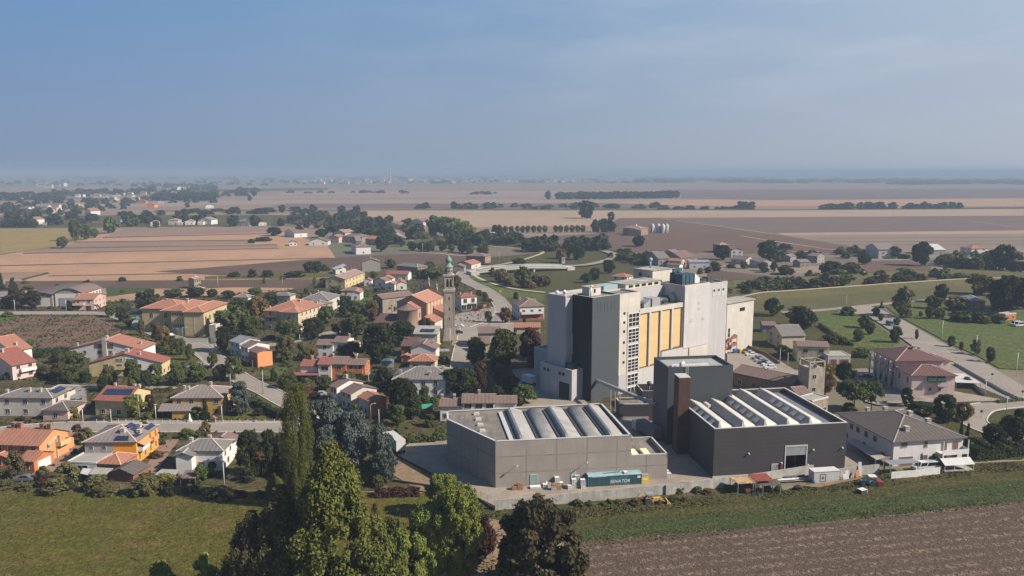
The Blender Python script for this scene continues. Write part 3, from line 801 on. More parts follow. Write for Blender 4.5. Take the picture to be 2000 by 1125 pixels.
 def solar(s, quad, n=1):
  """panel field on the roof: quad = 4 local points (x,y,z) following the slope"""
  mb = MB(); q = [Vector(p) for p in quad]; nn = (q[1]-q[0]).cross(q[3]-q[0]).normalized()
  if nn.z < 0: nn = -nn
  t = [p + nn*.12 for p in q]; bt = [p + nn*.04 for p in q]
  if (t[1]-t[0]).cross(t[3]-t[0]).z < 0: t.reverse(); bt.reverse()
  mb.mesh(bt + t, [(4,5,6,7),(0,1,5,4),(1,2,6,5),(2,3,7,6),(3,0,4,7)])
  mb.obj("solar_panel", SOLAR, s.rf); return s
 def local(s, p, z):
  """local point seen at photo pixel p at height z"""
  v = G(p, z) - Vector((s.c.x, s.c.y, 0)); ca, sa = math.cos(s.a), math.sin(s.a)
  return (v.x*ca + v.y*sa, -v.x*sa + v.y*ca, z)
 def pin(s, face, p, off=0.0):
  """(along, height) where the ray through pixel p meets a wall plane"""
  ca, sa = math.cos(s.a), math.sin(s.a)
  ax = Vector((ca, sa, 0)); ay = Vector((-sa, ca, 0)); O = Vector((s.c.x, s.c.y, 0))
  n, t = (ay, ax) if face == 'A' else (ax, ay)
  O = O + n * off
  D = G(p, 0) - Vector((0, 0, CAMZ))
  k = n.dot(O - Vector((0, 0, CAMZ))) / n.dot(D)
  P = Vector((0, 0, CAMZ)) + D * k
  return t.dot(P - O), P.z
 def rpoint(s, plane, p):
  """point of pixel p on the roof plane z = h + k*(coordinate - c0), plane=(axis, k, c0)"""
  ax, k, c0 = plane; z = s.h
  for _ in range(30):
   q = s.local(p, z); z = z*.5 + .5*(s.h + k*((q[0] if ax == 'x' else q[1]) - c0))
  return s.local(p, z)
def mat_tint(m):
 T = dict(tile_orange=(.46,.24,.16), tile_red=(.38,.16,.11), tile_pink=(.50,.32,.25), tile_brown=(.34,.23,.18), tile_darkred=(.36,.22,.18),
             tile_grey=(.34,.31,.28), tile_dgrey=(.26,.23,.21), tile_taupe=(.40,.31,.26))
 return T.get(m.name, (.35, .33, .3))
def slope_z(h, k, x0, y0, ax, x, y):
 return h + k * ((x - x0) if ax == 'x' else (y - y0))
def rwin(H, faces=('A', 'B'), rows=((1.0, 1.2), (3.9, 1.3)), n=3, shut='b', w=1.1, **k):
 for f in faces:
  for z, h in rows: H.win(f, n, z, w, h, shut=shut, **k)
# ================================================================ the mill, the halls and their yard
P_CREAM = panels("mill_cream", (0.47, 0.435, 0.385), 3.2, 3.1, .93, .05, .8, stain=.14)
P_WHITE = panels("mill_panel_white", (0.44, 0.42, 0.41), 1.05, 30, .88, .10, .6, stain=.10)
P_BLUEG = panels("mill_panel_bluish", (0.375, 0.365, 0.36), 1.05, 30, .88, .10, .6, stain=.08)
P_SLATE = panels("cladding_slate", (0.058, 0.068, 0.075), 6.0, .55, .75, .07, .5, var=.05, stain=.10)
P_ANTHR = panels("cladding_anthracite", (0.055, 0.050, 0.052), 7.7, 1.0, .65, .07, .55, var=.06, stain=.12)
P_YELL = panels("silo_yellow", (0.53, 0.375, 0.18), 30, 1.2, .93, .02, .8, stain=.06)
P_CONC = panels("precast_panel", (0.30, 0.265, 0.235), 6.9, 3.75, .52, .16, .9, var=.07, stain=.16)
P_CORT = panels("rust_cladding", (0.085, 0.040, 0.030), .9, 2.6, .72, .04, .7, var=.2, stain=.25)
P_ROOFM = panels("bitumen_roof", (0.20, 0.175, 0.15), 1.0, 12, .85, .03, .95, stain=.4)
P_ROOFL = panels("pale_roof", (0.40, 0.37, 0.32), 1.0, 12, .85, .04, .85, stain=.45)
P_GRP = panels("ridged_grp", (0.37, 0.355, 0.335), .9, 30, .6, .10, .75, stain=.3)
P_GRPB = panels("vault_sheet", (0.30, 0.285, 0.27), 30, 1.1, .75, .08, .7, stain=.35)
P_SHEDC = panels("shed_cream", (0.50, 0.47, 0.41), 2.4, 30, .9, .02, .6, stain=.2)
P_SHEDD = panels("shed_dark", (0.17, 0.175, 0.185), 1.1, 30, .75, .04, .5, stain=.25)
COPING = plain("coping_metal", (0.45, 0.44, 0.42), .5)
TEAL = plain("teal_plant", (0.035, 0.075, 0.10), .5, .1, var=.35)
TEALL = plain("pale_teal_sheet", (0.24, 0.33, 0.33), .6)
WALLC = plaster("yard_wall_concrete", (0.50, 0.48, 0.44), dirt=.35)
def shell(mb, x0, x1, y0, y1, z0, z1, para=.9, t=.3, mi=0, rm=1, cm=2):
 """walls with a parapet, a roof deck below it and a coping"""
 mb.box(x0, x1, y0, y1, z0, z1 - para, mi, top=rm, bottom=False)
 for b in ((x0,x1,y0,y0+t),(x0,x1,y1-t,y1),(x0,x0+t,y0+t,y1-t),(x1-t,x1,y0+t,y1-t)):
  mb.box(*b, z1 - para, z1, mi, bottom=False)
 for b in ((x0-.05,x1+.05,y0-.05,y0+t+.05),(x0-.05,x1+.05,y1-t-.05,y1+.05),(x0-.05,x0+t+.05,y0+t+.05,y1-t-.05),(x1-t-.05,x1+.05,y0+t+.05,y1-t-.05)):
  mb.box(*b, z1, z1+.1, cm)
 return mb
def mill():
 H = House("grain_mill", "tall cream and white flour mill with dark slate tower and yellow silo bays", "factory",
              z6(543, 1003), 0, w=67, d=17, ang=39.3)
 H.h = 32
 A = lambda mb, n, m, p=None: H.add(mb, n, m, p)
 # dark corner tower
 mb = MB(); shell(mb, 0, 12, 0, 8.6, 0, 32.4, .5)
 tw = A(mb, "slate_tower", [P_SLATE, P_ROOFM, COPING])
 m_ = MB(); m_.box(-.06, -.005, .0, 8.6, 0, 32.35); m_.obj("shaded_side_sheet", panels("cladding_shaded", (0.007, 0.011, 0.016), 6.0, .55, .72, .04, .6, var=.05, stain=.05), tw)  # thin near-black sheet: the left face's shade is put into its colour
 for u in (2.9, 5.9, 8.9):                         # louvre outlines high on the tower
  m_ = MB(); z_ = 27.6
  for b in ((u-.75,u-.65,z_,z_+3),(u+.65,u+.75,z_,z_+3),(u-.65,u+.65,z_+2.9,z_+3),(u-.65,u+.65,z_+.4,z_+.5),(u-.65,u+.65,z_+2.0,z_+2.1)): m_.box(b[0],b[1],-.06,.02,b[2],b[3])
  m_.obj("louvre", METALD, tw)
 m_ = MB(); m_.box(3.5, 8.5, 4.9, 8.1, 31.9, 34.6, 0, top=1); m_.box(3.2, 8.8, 4.6, 8.4, 34.6, 34.75, 1)
 ph = m_.obj("roof_cabin", [P_CREAM, P_ROOFL], tw)
 m_ = MB(); m_.box(5.4, 6.2, 4.86, 4.95, 32.8, 34.0); m_.obj("window", GLASS, ph)
 m_ = MB(); m_.tube([(2.6, 3.4, 32), (2.6, 3.4, 35.2)], .18, 8); m_.tube([(2.6, 3.4, 35.2), (2.6, 2.9, 35.5)], .2, 8); m_.obj("vent_pipe", METALL, tw)
 # stair bay
 mb = MB(); shell(mb, 12.0, 21.5, .05, 8.6, 0, 32.2, .4)
 st = A(mb, "stair_bay", [P_CREAM, P_ROOFM, COPING])
 rows = [(21.4, 25.6, 3), (16.2, 20.6, 4), (11.4, 15.5, 4), (6.7, 10.8, 4), (2.2, 5.9, 3), (-.0, 1.6, 1)]
 for z0_, z1_, k in rows:
  g = MB(); g.box(16.1, 21.0, -.02, .1, max(z0_, .1), z1_); go = g.obj("window", GLASS, st)
  f = MB()
  for i in range(4): f.box(16.0+i*1.65, 16.16+i*1.65, -.14, .02, max(z0_, .1), z1_)
  for j in range(k+1): f.box(16.0, 21.15, -.10, .02, max(z0_, .1)+(z1_-max(z0_,.1))*j/k-.09, max(z0_, .1)+(z1_-max(z0_,.1))*j/k+.09)
  f.obj("frame", WHITEP, go)
 m_ = MB(); m_.box(15.7, 16.0, -.12, .04, 0, 26.4); m_.box(21.16, 21.5, -.12, .04, 0, 26.4); m_.obj("pilaster", P_CREAM, st)
 for z_ in (26.0, 23.1, 20.2, 16.7, 13.3, 10.3):
  g = MB(); g.box(13.8, 14.7, -.01, .1, z_-.4, z_+.4); g.obj("window", GLASS, st)
 m_ = MB(); m_.box(12.1, 15.6, -.03, .04, .1, 6.4); m_.obj("lower_cladding", P_BLUEG, st)
 # yellow silo bays between pilasters
 mb = MB(); mb.box(21.5, 43.2, .8, 8.6, 0, 25.4, 0, top=1); mb.box(21.5, 43.2, .02, .8, 25.0, 26.5, 0, top=2); mb.box(21.5, 43.2, .4, 8.6, 25.4, 26.2, 0, top=1)
 si = A(mb, "silo_block", [P_CREAM, P_ROOFM, COPING])
 xs = [21.5, 26.4, 31.9, 37.6, 43.2]
 for i in range(4):
  z0_ = [7.2, 7.5, 11.3, 11.7][i]
  y_ = MB(); y_.box(xs[i]+.55, xs[i+1]-.35, .60, .79, z0_, 25.0); y_.obj("silo_panel", P_YELL, si)
  p_ = MB(); p_.box(xs[i+1]-.35, xs[i+1]+.5 if i < 3 else 43.2, .0, .79, z0_-.2, 25.0); p_.obj("pilaster", P_CREAM, si)
 # low white cladding under the bays
 mb = MB(); mb.box(21.5, 32.2, -.05, .79, 0, 7.1); mb.box(32.2, 44.0, -.3, .79, 0, 11.2)
 cl = A(mb, "white_cladding", P_WHITE)
 m_ = MB(); m_.box(32.1, 44.1, -.36, .7, 11.2, 11.45); m_.box(21.5, 32.1, -.1, .7, 7.1, 7.3); m_.obj("ledge", FRAMEB, cl)
 m_ = MB(); m_.box(46.1, 46.6, -.33, -.1, 0, 10.6); m_.box(45.2, 46.1, -.36, -.1, 3.0, 5.6); m_.obj("slot_window", METALD, cl)
 # cream head block
 mb = MB(); shell(mb, 43.2, 56.8, -.25, 14, 0, 32.1, .5)
 hb = A(mb, "head_block", [P_CREAM, P_ROOFM, COPING])
 m_ = MB(); m_.box(43.2, 56.8, -.45, -.26, 10.6, 31.7); m_.obj("facing_panel", P_WHITE, hb)
 for u, z_, w_, h_ in ((50.2, 25.0, 2.0, 1.2), (50.4, 23.2, 1.4, .9), (46.2, 19.3, 2.2, 1.1), (52.8, 19.4, 1.2, 1.0)):
  m_ = MB(); m_.box(u, u+w_, -.52, -.44, z_, z_+h_); m_.box(u+.1, u+w_-.1, -.55, -.53, z_+.1, z_+h_*.45); m_.obj("wall_vent", P_BLUEG, hb)
 m_ = MB(); m_.tube([(43.15, 5.0, 28.6), (42.0, 4.2, 28.2), (41.6, 3.4, 26.4)], 1.0, 12); m_.box(41.0, 43.1, 6.5, 8.0, 26.2, 28.0, 1); m_.obj("duct", [TEALL, METALD], hb)
 m_ = MB()
 for u in (46.5, 48.6, 50.7): m_.box(u, u+1.7, 3.5, 6.6, 31.7, 35.3)
 m_.tube([(47, 8, 32), (47, 8, 35), (50, 8.5, 36), (53, 8, 34), (53, 7, 32)], 1.1, 10)
 m_.obj("filter_plant", TEAL, hb)
 m_ = MB(); m_.prism([(53.3, 3.5), (56.0, 3.5), (56.0, 7.5), (53.3, 7.5)], 31.7, [35.2, 33.4, 33.4, 35.2]); m_.obj("plant_cover", METALL, hb)
 # far white block
 mb = MB(); shell(mb, 56.8, 67.0, -.2, 14, 0, 31.6, .5)
 fb = A(mb, "end_block", [P_BLUEG, P_ROOFM, COPING])
 for u in (58.6, 61.2, 63.8):
  m_ = MB(); m_.box(u, u+1.6, -.28, -.18, 26.9, 29.8, 1); m_.tube([(u+.8, -.36, 29.0), (u+.8, -.2, 29.0)], .5, 14, 0); m_.obj("round_vent", [METALD, P_WHITE], fb)
 m_ = MB()
 for y_ in (2.0, 8.0):
  m_.bar((57, y_, 32.8), (66.8, y_, 32.8), .08)
  for i in range(6): m_.bar((57+i*1.95, y_, 31.1), (57+i*1.95, y_, 32.8), .06)
 m_.box(58.5, 60.5, 4, 6, 31.1, 32.6); m_.box(62, 65.5, 4.5, 7, 31.1, 32.9)
 m_.obj("roof_railing", METALD, fb)
 # rear rows behind
 mb = MB(); mb.box(-3, 43.2, 8.65, 17, 0, 31.4, 0, top=1)
 for b in ((-3, 30, 16.7, 17.0), (-3, -2.7, 8.65, 16.7)): mb.box(*b, 31.4, 32.1, 0, top=2)
 mb.box(0, 24, 12.3, 12.9, 31.4, 31.9, 0, top=2)
 rb = A(mb, "rear_block", [P_BLUEG, P_ROOFL, COPING])
 for u, v in ((-1.0, 14.8), (1.5, 14.0)):
  m_ = MB(); m_.lathe([(.5, 31.4), (.5, 32.2), (.8, 32.3), (.6, 32.8), (0, 33.1)], 12, (u, v)); m_.obj("roof_ventilator", METALL, rb)
 m_ = MB(); m_.box(-2.9, -.05, 8.3, 8.64, 13.5, 20, 0); m_.obj("lower_panel", P_BLUEG, rb)
 mb = MB(); mb.box(43.2, 60, 14.1, 24, 0, 24, 0, top=1)
 A(mb, "back_annex", [P_CREAM, P_ROOFL])
 mb = MB(); mb.box(24.5, 42, 9.2, 16.5, 31.45, 33.2, 0, top=1); mb.box(24, 42.4, 8.9, 16.8, 33.2, 33.35, 1)
 gl = A(mb, "roof_gallery", [P_CREAM, P_ROOFL])
 for i in range(5):
  m_ = MB(); m_.box(26+i*3.2, 28+i*3.2, 9.1, 9.25, 32.0, 32.8); m_.obj("window", GLASS, gl)
 mb = MB(); mb.box(14.5, 21.0, 9.5, 14, 31.45, 33.6, 0, top=1); A(mb, "green_sheeting", [TEALL, TEALL])
 mb = MB(); mb.box(44.5, 55.0, 15, 24, 24.1, 35.6, 0, top=1); mb.box(44.2, 55.3, 14.7, 24.3, 35.6, 35.75, 1)
 pb = A(mb, "penthouse", [P_CREAM, P_ROOFL])
 m_ = MB(); m_.box(44.4, 44.55, 16.5, 17.3, 30.5, 33.6); m_.obj("door", METALD, pb)
 m_ = MB(); m_.box(44.4, 44.55, 20, 21.3, 33.3, 34.5); m_.obj("window", GLASS, pb)
 m_ = MB(); m_.tube([(49, 20, 35.7), (49, 20, 38.4)], .3, 8); m_.lathe([(.3,38.2),(.75,38.5),(.75,39.3),(0,39.6)], 10, (49, 20)); m_.obj("roof_vent", TEALL, pb)
 # plant on the silo roof
 m_ = MB(); m_.box(29, 33, 1.5, 5.5, 26.2, 29.0); m_.prism([(25.5,2.0),(29,2.0),(29,5.0),(25.5,5.0)], 26.2, [27.2,28.9,28.9,27.2]); m_.obj("fan_unit", METALG, si)
 m_ = MB(); m_.tube([(23, 3, 26.2), (24.0, 3, 28.2), (26, 3, 27.6)], .7, 10); m_.obj("roof_duct", METALD, si); m_ = MB(); m_.tube([(34, 3, 26.3), (35.5, 3.5, 27.9), (38.5, 3.5, 27.2)], .8, 10); m_.obj("roof_duct", METALD, si); m_ = MB(); m_.box(36, 41, 4.4, 7.6, 26.2, 27.9); m_.obj("roof_unit", METALD, si)
 # link and second building towards the car park
 mb = MB(); mb.box(67, 83.9, 11.9, 18, 0, 13.2, 0, top=1); A(mb, "link_block", [P_CREAM, P_ROOFL])
 # annex with the big gate (left)
 mb = MB(); shell(mb, -4.7, -.02, 3.7, 18.4, 0, 9.9, .3)
 an = A(mb, "gate_annex", [P_BLUEG, P_ROOFM, COPING])
 def onB(u0, u1, z0_, z1_, n, m, off=-4.7, t=.06):
  q = MB(); q.box(off-t, off+.05, u0, u1, z0_, z1_); return q.obj(n, m, an)
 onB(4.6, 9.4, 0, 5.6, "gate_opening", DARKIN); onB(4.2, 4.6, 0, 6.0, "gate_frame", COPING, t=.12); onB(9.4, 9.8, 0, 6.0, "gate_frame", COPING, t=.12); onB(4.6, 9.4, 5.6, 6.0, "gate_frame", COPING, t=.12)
 onB(10.1, 13.0, 0, 5.2, "sliding_gate", P_WHITE); onB(13.2, 16.2, 0, 5.2, "sliding_gate", P_WHITE)
 for u in (7.0, 8.6, 14.0, 15.7): onB(u, u+1.0, 7.6, 8.5, "window", GLASS)
 m_ = MB(); m_.box(-3.5, -1.5, 5.0, 7.0, 9.6, 11.4); m_.tube([(-2.5, 8.2, 9.6), (-2.5, 8.2, 11.4)], .5, 10); m_.obj("roof_plant", TEAL, an)
 mb = MB(); shell(mb, 8, 20, 17.05, 36, 0, 9.9, .3); lw = A(mb, "side_block", [P_BLUEG, P_ROOFM, COPING])
 m_ = MB(); m_.box(7.9, 8.02, 30, 34, 0, 6); m_.obj("gate", METALG, lw)
 m_ = MB(); [m_.bar((x_, 22, 9.8), (x_, 22, 19), .12) for x_ in (7.4, 6.4)]; [m_.bar((7.4, 22, 10+k), (6.4, 22, 10+k), .08) for k in range(9)]
 m_.obj("lattice_mast", METALG, lw)
 return H
MILL = mill()
def side_tower():
 H = House("side_silo", "cream square tower with flat roof and rust red outside stair by the staff car park", "tower", z6(1465, 672), 0, w=17.5, d=7.6, ang=39.1)
 mb = MB(); mb.box(0, 17.5, 0, 7.6, 0, 19.6); H.add(mb, "wall", P_CREAM); H.h = 19.6
 mb = MB(); mb.box(-.5, 18.0, -.5, 8.1, 19.61, 19.9); mb.box(0.3, 17.2, .3, 7.3, 19.9, 20.15); H.rf = H.add(mb, "roof", [P_ROOFL])
 m_ = MB(); m_.box(8.2, 11.6, -.05, .1, 15.8, 17.2); w = m_.obj("window", GLASS, H.root)
 m_ = MB(); m_.box(-.05, .1, 1.5, 5.5, 15.8, 17.4); m_.obj("window", GLASS, H.root)
 m_ = MB(); m_.box(-.05, .1, 3.0, 4.5, 9.5, 10.6); m_.obj("window", GLASS, H.root)
 for z_ in (2.6, 6.4, 8.2):
  m_ = MB(); m_.box(1.2, 2.4, -.06, .1, z_, z_+1.6); m_.obj("window", GLASS, H.root)
 rust = plain("rust_stair", (0.24, 0.085, 0.07), .7, var=.25)
 m_ = MB()
 m_.box(1.0, 4.8, -1.8, -.05, 5.9, 6.05); m_.box(1.0, 4.8, -1.85, -1.75, 6.05, 7.2); m_.box(4.75, 4.85, -1.75, -.05, 6.05, 7.2)
 m_.box(2.2, 4.8, -1.8, -.05, 2.9, 3.05); m_.box(1.0, 4.8, -1.85, -1.75, 3.05, 4.2); m_.box(4.75, 4.85, -1.75, -.05, 3.05, 4.2)
 m_.mesh([(1.0,-1.8,6.0),(1.0,-.9,6.0),(-3.0,-.9,3.2),(-3.0,-1.8,3.2),(1.0,-1.8,7.2),(-3.0,-1.8,4.4),(1.0,-.9,5.8),(-3.0,-.9,3.0)], [(0,1,2,3),(0,3,5,4),(6,7,2,1)])
 m_.mesh([(1.0,-.9,3.0),(1.0,-.1,3.0),(-4.0,-.1,.1),(-4.0,-.9,.1),(1.0,-.9,4.0),(-4.0,-.9,1.1)], [(0,1,2,3),(0,3,5,4)])
 for x_ in (1.1, 4.7, -2.9): m_.bar((x_, -1.7, 0), (x_, -1.7, 6 if x_ > 0 else 3.2), .16)
 m_.obj("outside_stair", rust, H.root)
side_tower()
def conveyor():
 a = Vector((24, 236.8, 0)); ax = Vector((math.cos(R(39.3)), math.sin(R(39.3)), 0)); nx = Vector((math.sin(R(39.3)), -math.cos(R(39.3)), 0))
 p0 = a + ax * 2.3 + nx * .05 + Vector((0, 0, 5.9))
 q = TW2; ca, sa = math.cos(q.a), math.sin(q.a)
 u, z_ = q.pin('B', z6(988, 1020))
 p1 = Vector((q.c.x - sa*u - ca*.05, q.c.y + ca*u - sa*.05, z_))
 t = thing("grain_conveyor", "long grey tube conveyor slanting between the slate tower and the dark block", "conveyor", (p0.x, p0.y, 0))
 o = t.location.copy()
 m = MB(); m.tube([p0 - o + Vector((0,0,.4)) , (p0 - o) + Vector((.6, -.6, .5)), p1 - o], .55, 14); m.obj("tube", METALG, t)
 for f in (.28, .36, .44):
  b = p0.lerp(p1, f) - o; m = MB(); m.bar((b.x, b.y, 0), (b.x, b.y, b.z), .18); m.obj("support_leg", METALL, t)
def hall_grey():
 pts = [G(z3(68, 232), 11.1), G(z3(343, 358), 11.1), G(z3(1120, 323), 11.1), G(z3(950, 140), 11.1), G(z3(65, 185), 11.1)]
 c = pts[1].copy(); c.z = 0
 t = thing("warehouse", "grey precast concrete warehouse with pale ribbed roof vaults behind the blue container", "warehouse", c)
 # the left end wall reads as one straight panel wall with a short return at its back
 q = [(p.x - c.x, p.y - c.y) for p in pts]
 P0, P1, P2, P3, P4 = q
 poly = [P1, P2, P3, P4, P0]
 m = MB(); Hh = 11.1
 m.prism(poly, 0, Hh - .9, 0, top=1)
 w = m.obj("wall", [P_CONC, P_ROOFM], t)
 m = MB()
 for i in range(5):
  a, b = Vector((*poly[i], 0)), Vector((*poly[(i+1) % 5], 0)); d = (b - a).normalized(); n = Vector((-d.y, d.x, 0))
  m.mesh([a+Vector((0,0,Hh-.9)), b+Vector((0,0,Hh-.9)), b+Vector((0,0,Hh)), a+Vector((0,0,Hh)),
    a+n*.3+Vector((0,0,Hh-.9)), b+n*.3+Vector((0,0,Hh-.9)), b+n*.3+Vector((0,0,Hh)), a+n*.3+Vector((0,0,Hh))],
               [(0,1,2,3),(5,4,7,6),(3,2,6,7)], 0)
  a2, b2 = a - n*.06 - d*.05, b - n*.06 + d*.05
  m.mesh([a2+Vector((0,0,Hh+.01)), b2+Vector((0,0,Hh+.01)), b2+n*.5+Vector((0,0,Hh+.01)), a2+n*.5+Vector((0,0,Hh+.01)),
    a2+Vector((0,0,Hh+.12)), b2+Vector((0,0,Hh+.12)), b2+n*.5+Vector((0,0,Hh+.12)), a2+n*.5+Vector((0,0,Hh+.12))],
               [(0,1,5,4),(2,3,7,6),(4,5,6,7)], 1)
 m.obj("parapet", [P_CONC, COPING], w)
 # local axes of the roof: u along the front, v towards the back
 U = Vector((P2[0]-P1[0], P2[1]-P1[1], 0)); L = U.length; U.normalize(); V = Vector((-U.y, U.x, 0))
 at = lambda u, v, z: Vector((P1[0], P1[1], 0)) + U*u + V*v + Vector((0, 0, z))
 zr = Hh - .9
 # where the back wall lies for a given u
 def back(u):
  a = Vector((*P4, 0)); b = Vector((*P3, 0)); p = Vector((P1[0], P1[1], 0)) + U*u
  d = b - a; den = V.x*d.y - V.y*d.x
  return ((a.x-p.x)*d.y - (a.y-p.y)*d.x)/den
 spans = [(3.4, 4.4, 'flat'), (5.4, 9.4, 'peak'), (10.7, 14.3, 'vault'), (15.8, 19.8, 'peak'), (21.1, 24.7, 'vault'), (26.0, 29.6, 'peak')]
 for u0, u1, k in spans:
  m = MB(); v0 = .5; v1 = min(back(u0), back(u1)) - .7; W = u1-u0
  if k == 'flat': prof = [(0, .05), (0, .35), (W, .35), (W, .05)]
  elif k == 'peak': prof = [(0, .05), (.15, .5), (W*.10, 1.1), (W*.22, 1.3), (W*.62, .9), (W-.1, .45), (W, .05)]
  else: prof = [(0, .05)] + [(W/2-math.cos(math.pi*i/10)*W/2, .25+math.sin(math.pi*i/10)*.6) for i in range(11)] + [(W, .05)]
  n = len(prof); vs = []
  e0 = 2.4 if k == 'peak' else (.6 if k == 'vault' else 0)
  for vv, s_ in ((v0, .25), (v0+e0, 1.0), (v1, 1.0)) if e0 else ((v0, 1.0), (v1, 1.0)):
   for a, z_ in prof: vs.append(at(u0+a, vv, zr + (z_-.05)*s_ + .05))
  r = len(vs)//n; fs = []
  for j in range(r-1):
   for i in range(n-1): fs.append((j*n+i, j*n+i+1, (j+1)*n+i+1, (j+1)*n+i)[::-1])
  m.mesh(vs, fs, 0, smooth=(k == 'vault'))
  m.f.append(tuple(range(n))); m.m.append(0); m.s.append(False)
  m.f.append(tuple(range((r-1)*n, r*n))[::-1]); m.m.append(0); m.s.append(False)
  m.obj("roof_vault", P_GRP if k == 'peak' else P_GRPB if k == 'vault' else COPING, w)
 for u in (4.6, 9.7, 14.7, 20.1, 25.1, 30.0):       # dark valley gutters with pipes
  m = MB(); v1 = back(u) - .8
  a, b = at(u, .5, zr+.01), at(u, v1, zr+.01)
  m.mesh([a, a+U*.45, b+U*.45, b, a+Vector((0,0,.3)), a+U*.45+Vector((0,0,.3)), b+U*.45+Vector((0,0,.3)), b+Vector((0,0,.3))], [(4,5,6,7),(0,1,5,4),(3,2,1,0),(1,2,6,5),(0,4,7,3)])
  m.obj("valley_gutter", METALD, w)
 for i, q_ in enumerate(((235,193),(246,224),(257,255),(269,289))):
  p = G(z3(*q_), zr+.5); p = p - c; a = math.atan2(U.y, U.x)
  m = MB(); m.box(-.75, .75, -.6, .6, 0, .35); m.box(-.62, .62, -.47, .47, .35, .55)
  m.obj("skylight", [P_SHEDC], w, (p.x, p.y, zr), a)
 # wall lamps on brackets
 for q_ in ((468,492),(865,472)):
  D = G(z3(*q_), 6.0) - Vector((0, 0, 70)); D = D.normalized(); n = -V
  p = Vector((0,0,70)); k_ = (c - p).dot(n)/D.dot(n); X = p + D*k_ - c
  m = MB(); m.bar(X, X - V*1.3 + Vector((0,0,.3)), .07); m.box(X.x-.15, X.x+.15, X.y-1.6, X.y-1.2, X.z+.1, X.z+.35); m.obj("wall_lamp", METALL, w)
 # low door by the pallets
 def front(u0, u1, z0_, z1_, n_, mt, off=.08):
  m = MB(); a = at(u0, -off, z0_); b = at(u1, -off, z0_); up = Vector((0,0,z1_-z0_))
  m.mesh([a, b, b+up, a+up, a+V*(off-.0), b+V*(off), b+V*off+up, a+V*off+up], [(0,1,2,3),(1,5,6,2),(4,0,3,7),(3,2,6,7)])
  return m.obj(n_, mt, w)
 d = front(8.0, 9.4, .1, 3.0, "door", plain("door_teal_glass", (.20,.30,.31), .3));
 for b_ in ((7.85, 8.0, 0, 3.15), (9.4, 9.55, 0, 3.15), (8.0, 9.4, 3.0, 3.15)): front(*b_, "door_frame", COPING, .12)
 # lower annex on the right
 m = MB(); x0 = L + .02; a0 = at(x0, 0, 0)
 An = [at(x0, .05, 0), at(x0+8.6, .05, 0), at(x0+8.6, 12.0, 0), at(x0, 12.0, 0)]
 m.prism([(p.x, p.y) for p in An], 0, 5.4, 0, top=1)
 ao = m.obj("low_annex", [P_CONC, P_ROOFM], t)
 m = MB(); c4 = An
 for i in (0, 1, 2):
  a, b = c4[i], c4[(i+1) % 4]; dd = (b-a).normalized(); nn = Vector((-dd.y, dd.x, 0)); up = Vector((0,0,5.4)); u2 = Vector((0,0,6.35))
  m.mesh([a+up, b+up, b+u2, a+u2, a+nn*.3+up, b+nn*.3+up, b+nn*.3+u2, a+nn*.3+u2], [(0,1,2,3),(5,4,7,6),(3,2,6,7),(1,5,6,2),(4,0,3,7)], 0)
  u3 = Vector((0,0,6.36)); u4 = Vector((0,0,6.46))
  m.mesh([a+u3, b+u3, b+u4, a+u4, a+nn*.35+u3, b+nn*.35+u3, b+nn*.35+u4, a+nn*.35+u4], [(0,1,2,3),(5,4,7,6),(3,2,6,7)], 1)
 m.obj("parapet", [P_CONC, COPING], ao)
 for u in (x0+.8, x0+3.6):
  m = MB(); A_, B_, C_, D_ = at(u, 1.2, 5.41), at(u+1.5, 1.2, 5.41), at(u+1.5, 5.4, 5.41), at(u, 5.4, 5.41)
  m.prism([(p.x, p.y) for p in (A_, B_, C_, D_)], 5.41, 6.0); m.obj("skylight", plain("skylight_cream", (.72,.64,.44), .5), ao)
 m = MB(); B0 = [at(x0, 12.05, 0), at(x0+5.2, 12.05, 0), at(x0+5.2, 21, 0), at(x0, 21, 0)]
 m.prism([(p.x, p.y) for p in B0], 0, 5.0, 0, top=1); m.obj("canopy", [P_CONC, P_GRP], ao)
 for i, (u, mt) in enumerate(((x0+9.2, WHITEP), (x0+9.2, METALL))):
  p = at(u, 2.5 - i*1.6, 0) + c
  b_ = MB(); b_.box(-.6, .6, -.5, .5, .12, 1.25); b_.box(-.62, .62, -.52, .52, 0, .12, 1)
  for k in (-.4, 0, .4): b_.box(k-.03, k+.03, -.53, -.5, .12, 1.2, 1)
  tag(b_.obj("tank_crate", [mt, METALD], None, (p.x, p.y, .2), R(7)), ("pale" if i else "white") + " liquid tank crate beside the low annex corner, " + ("nearer the wall end" if i else "farther back"), "crate")
 return t, at, c, U, V
HG = hall_grey()
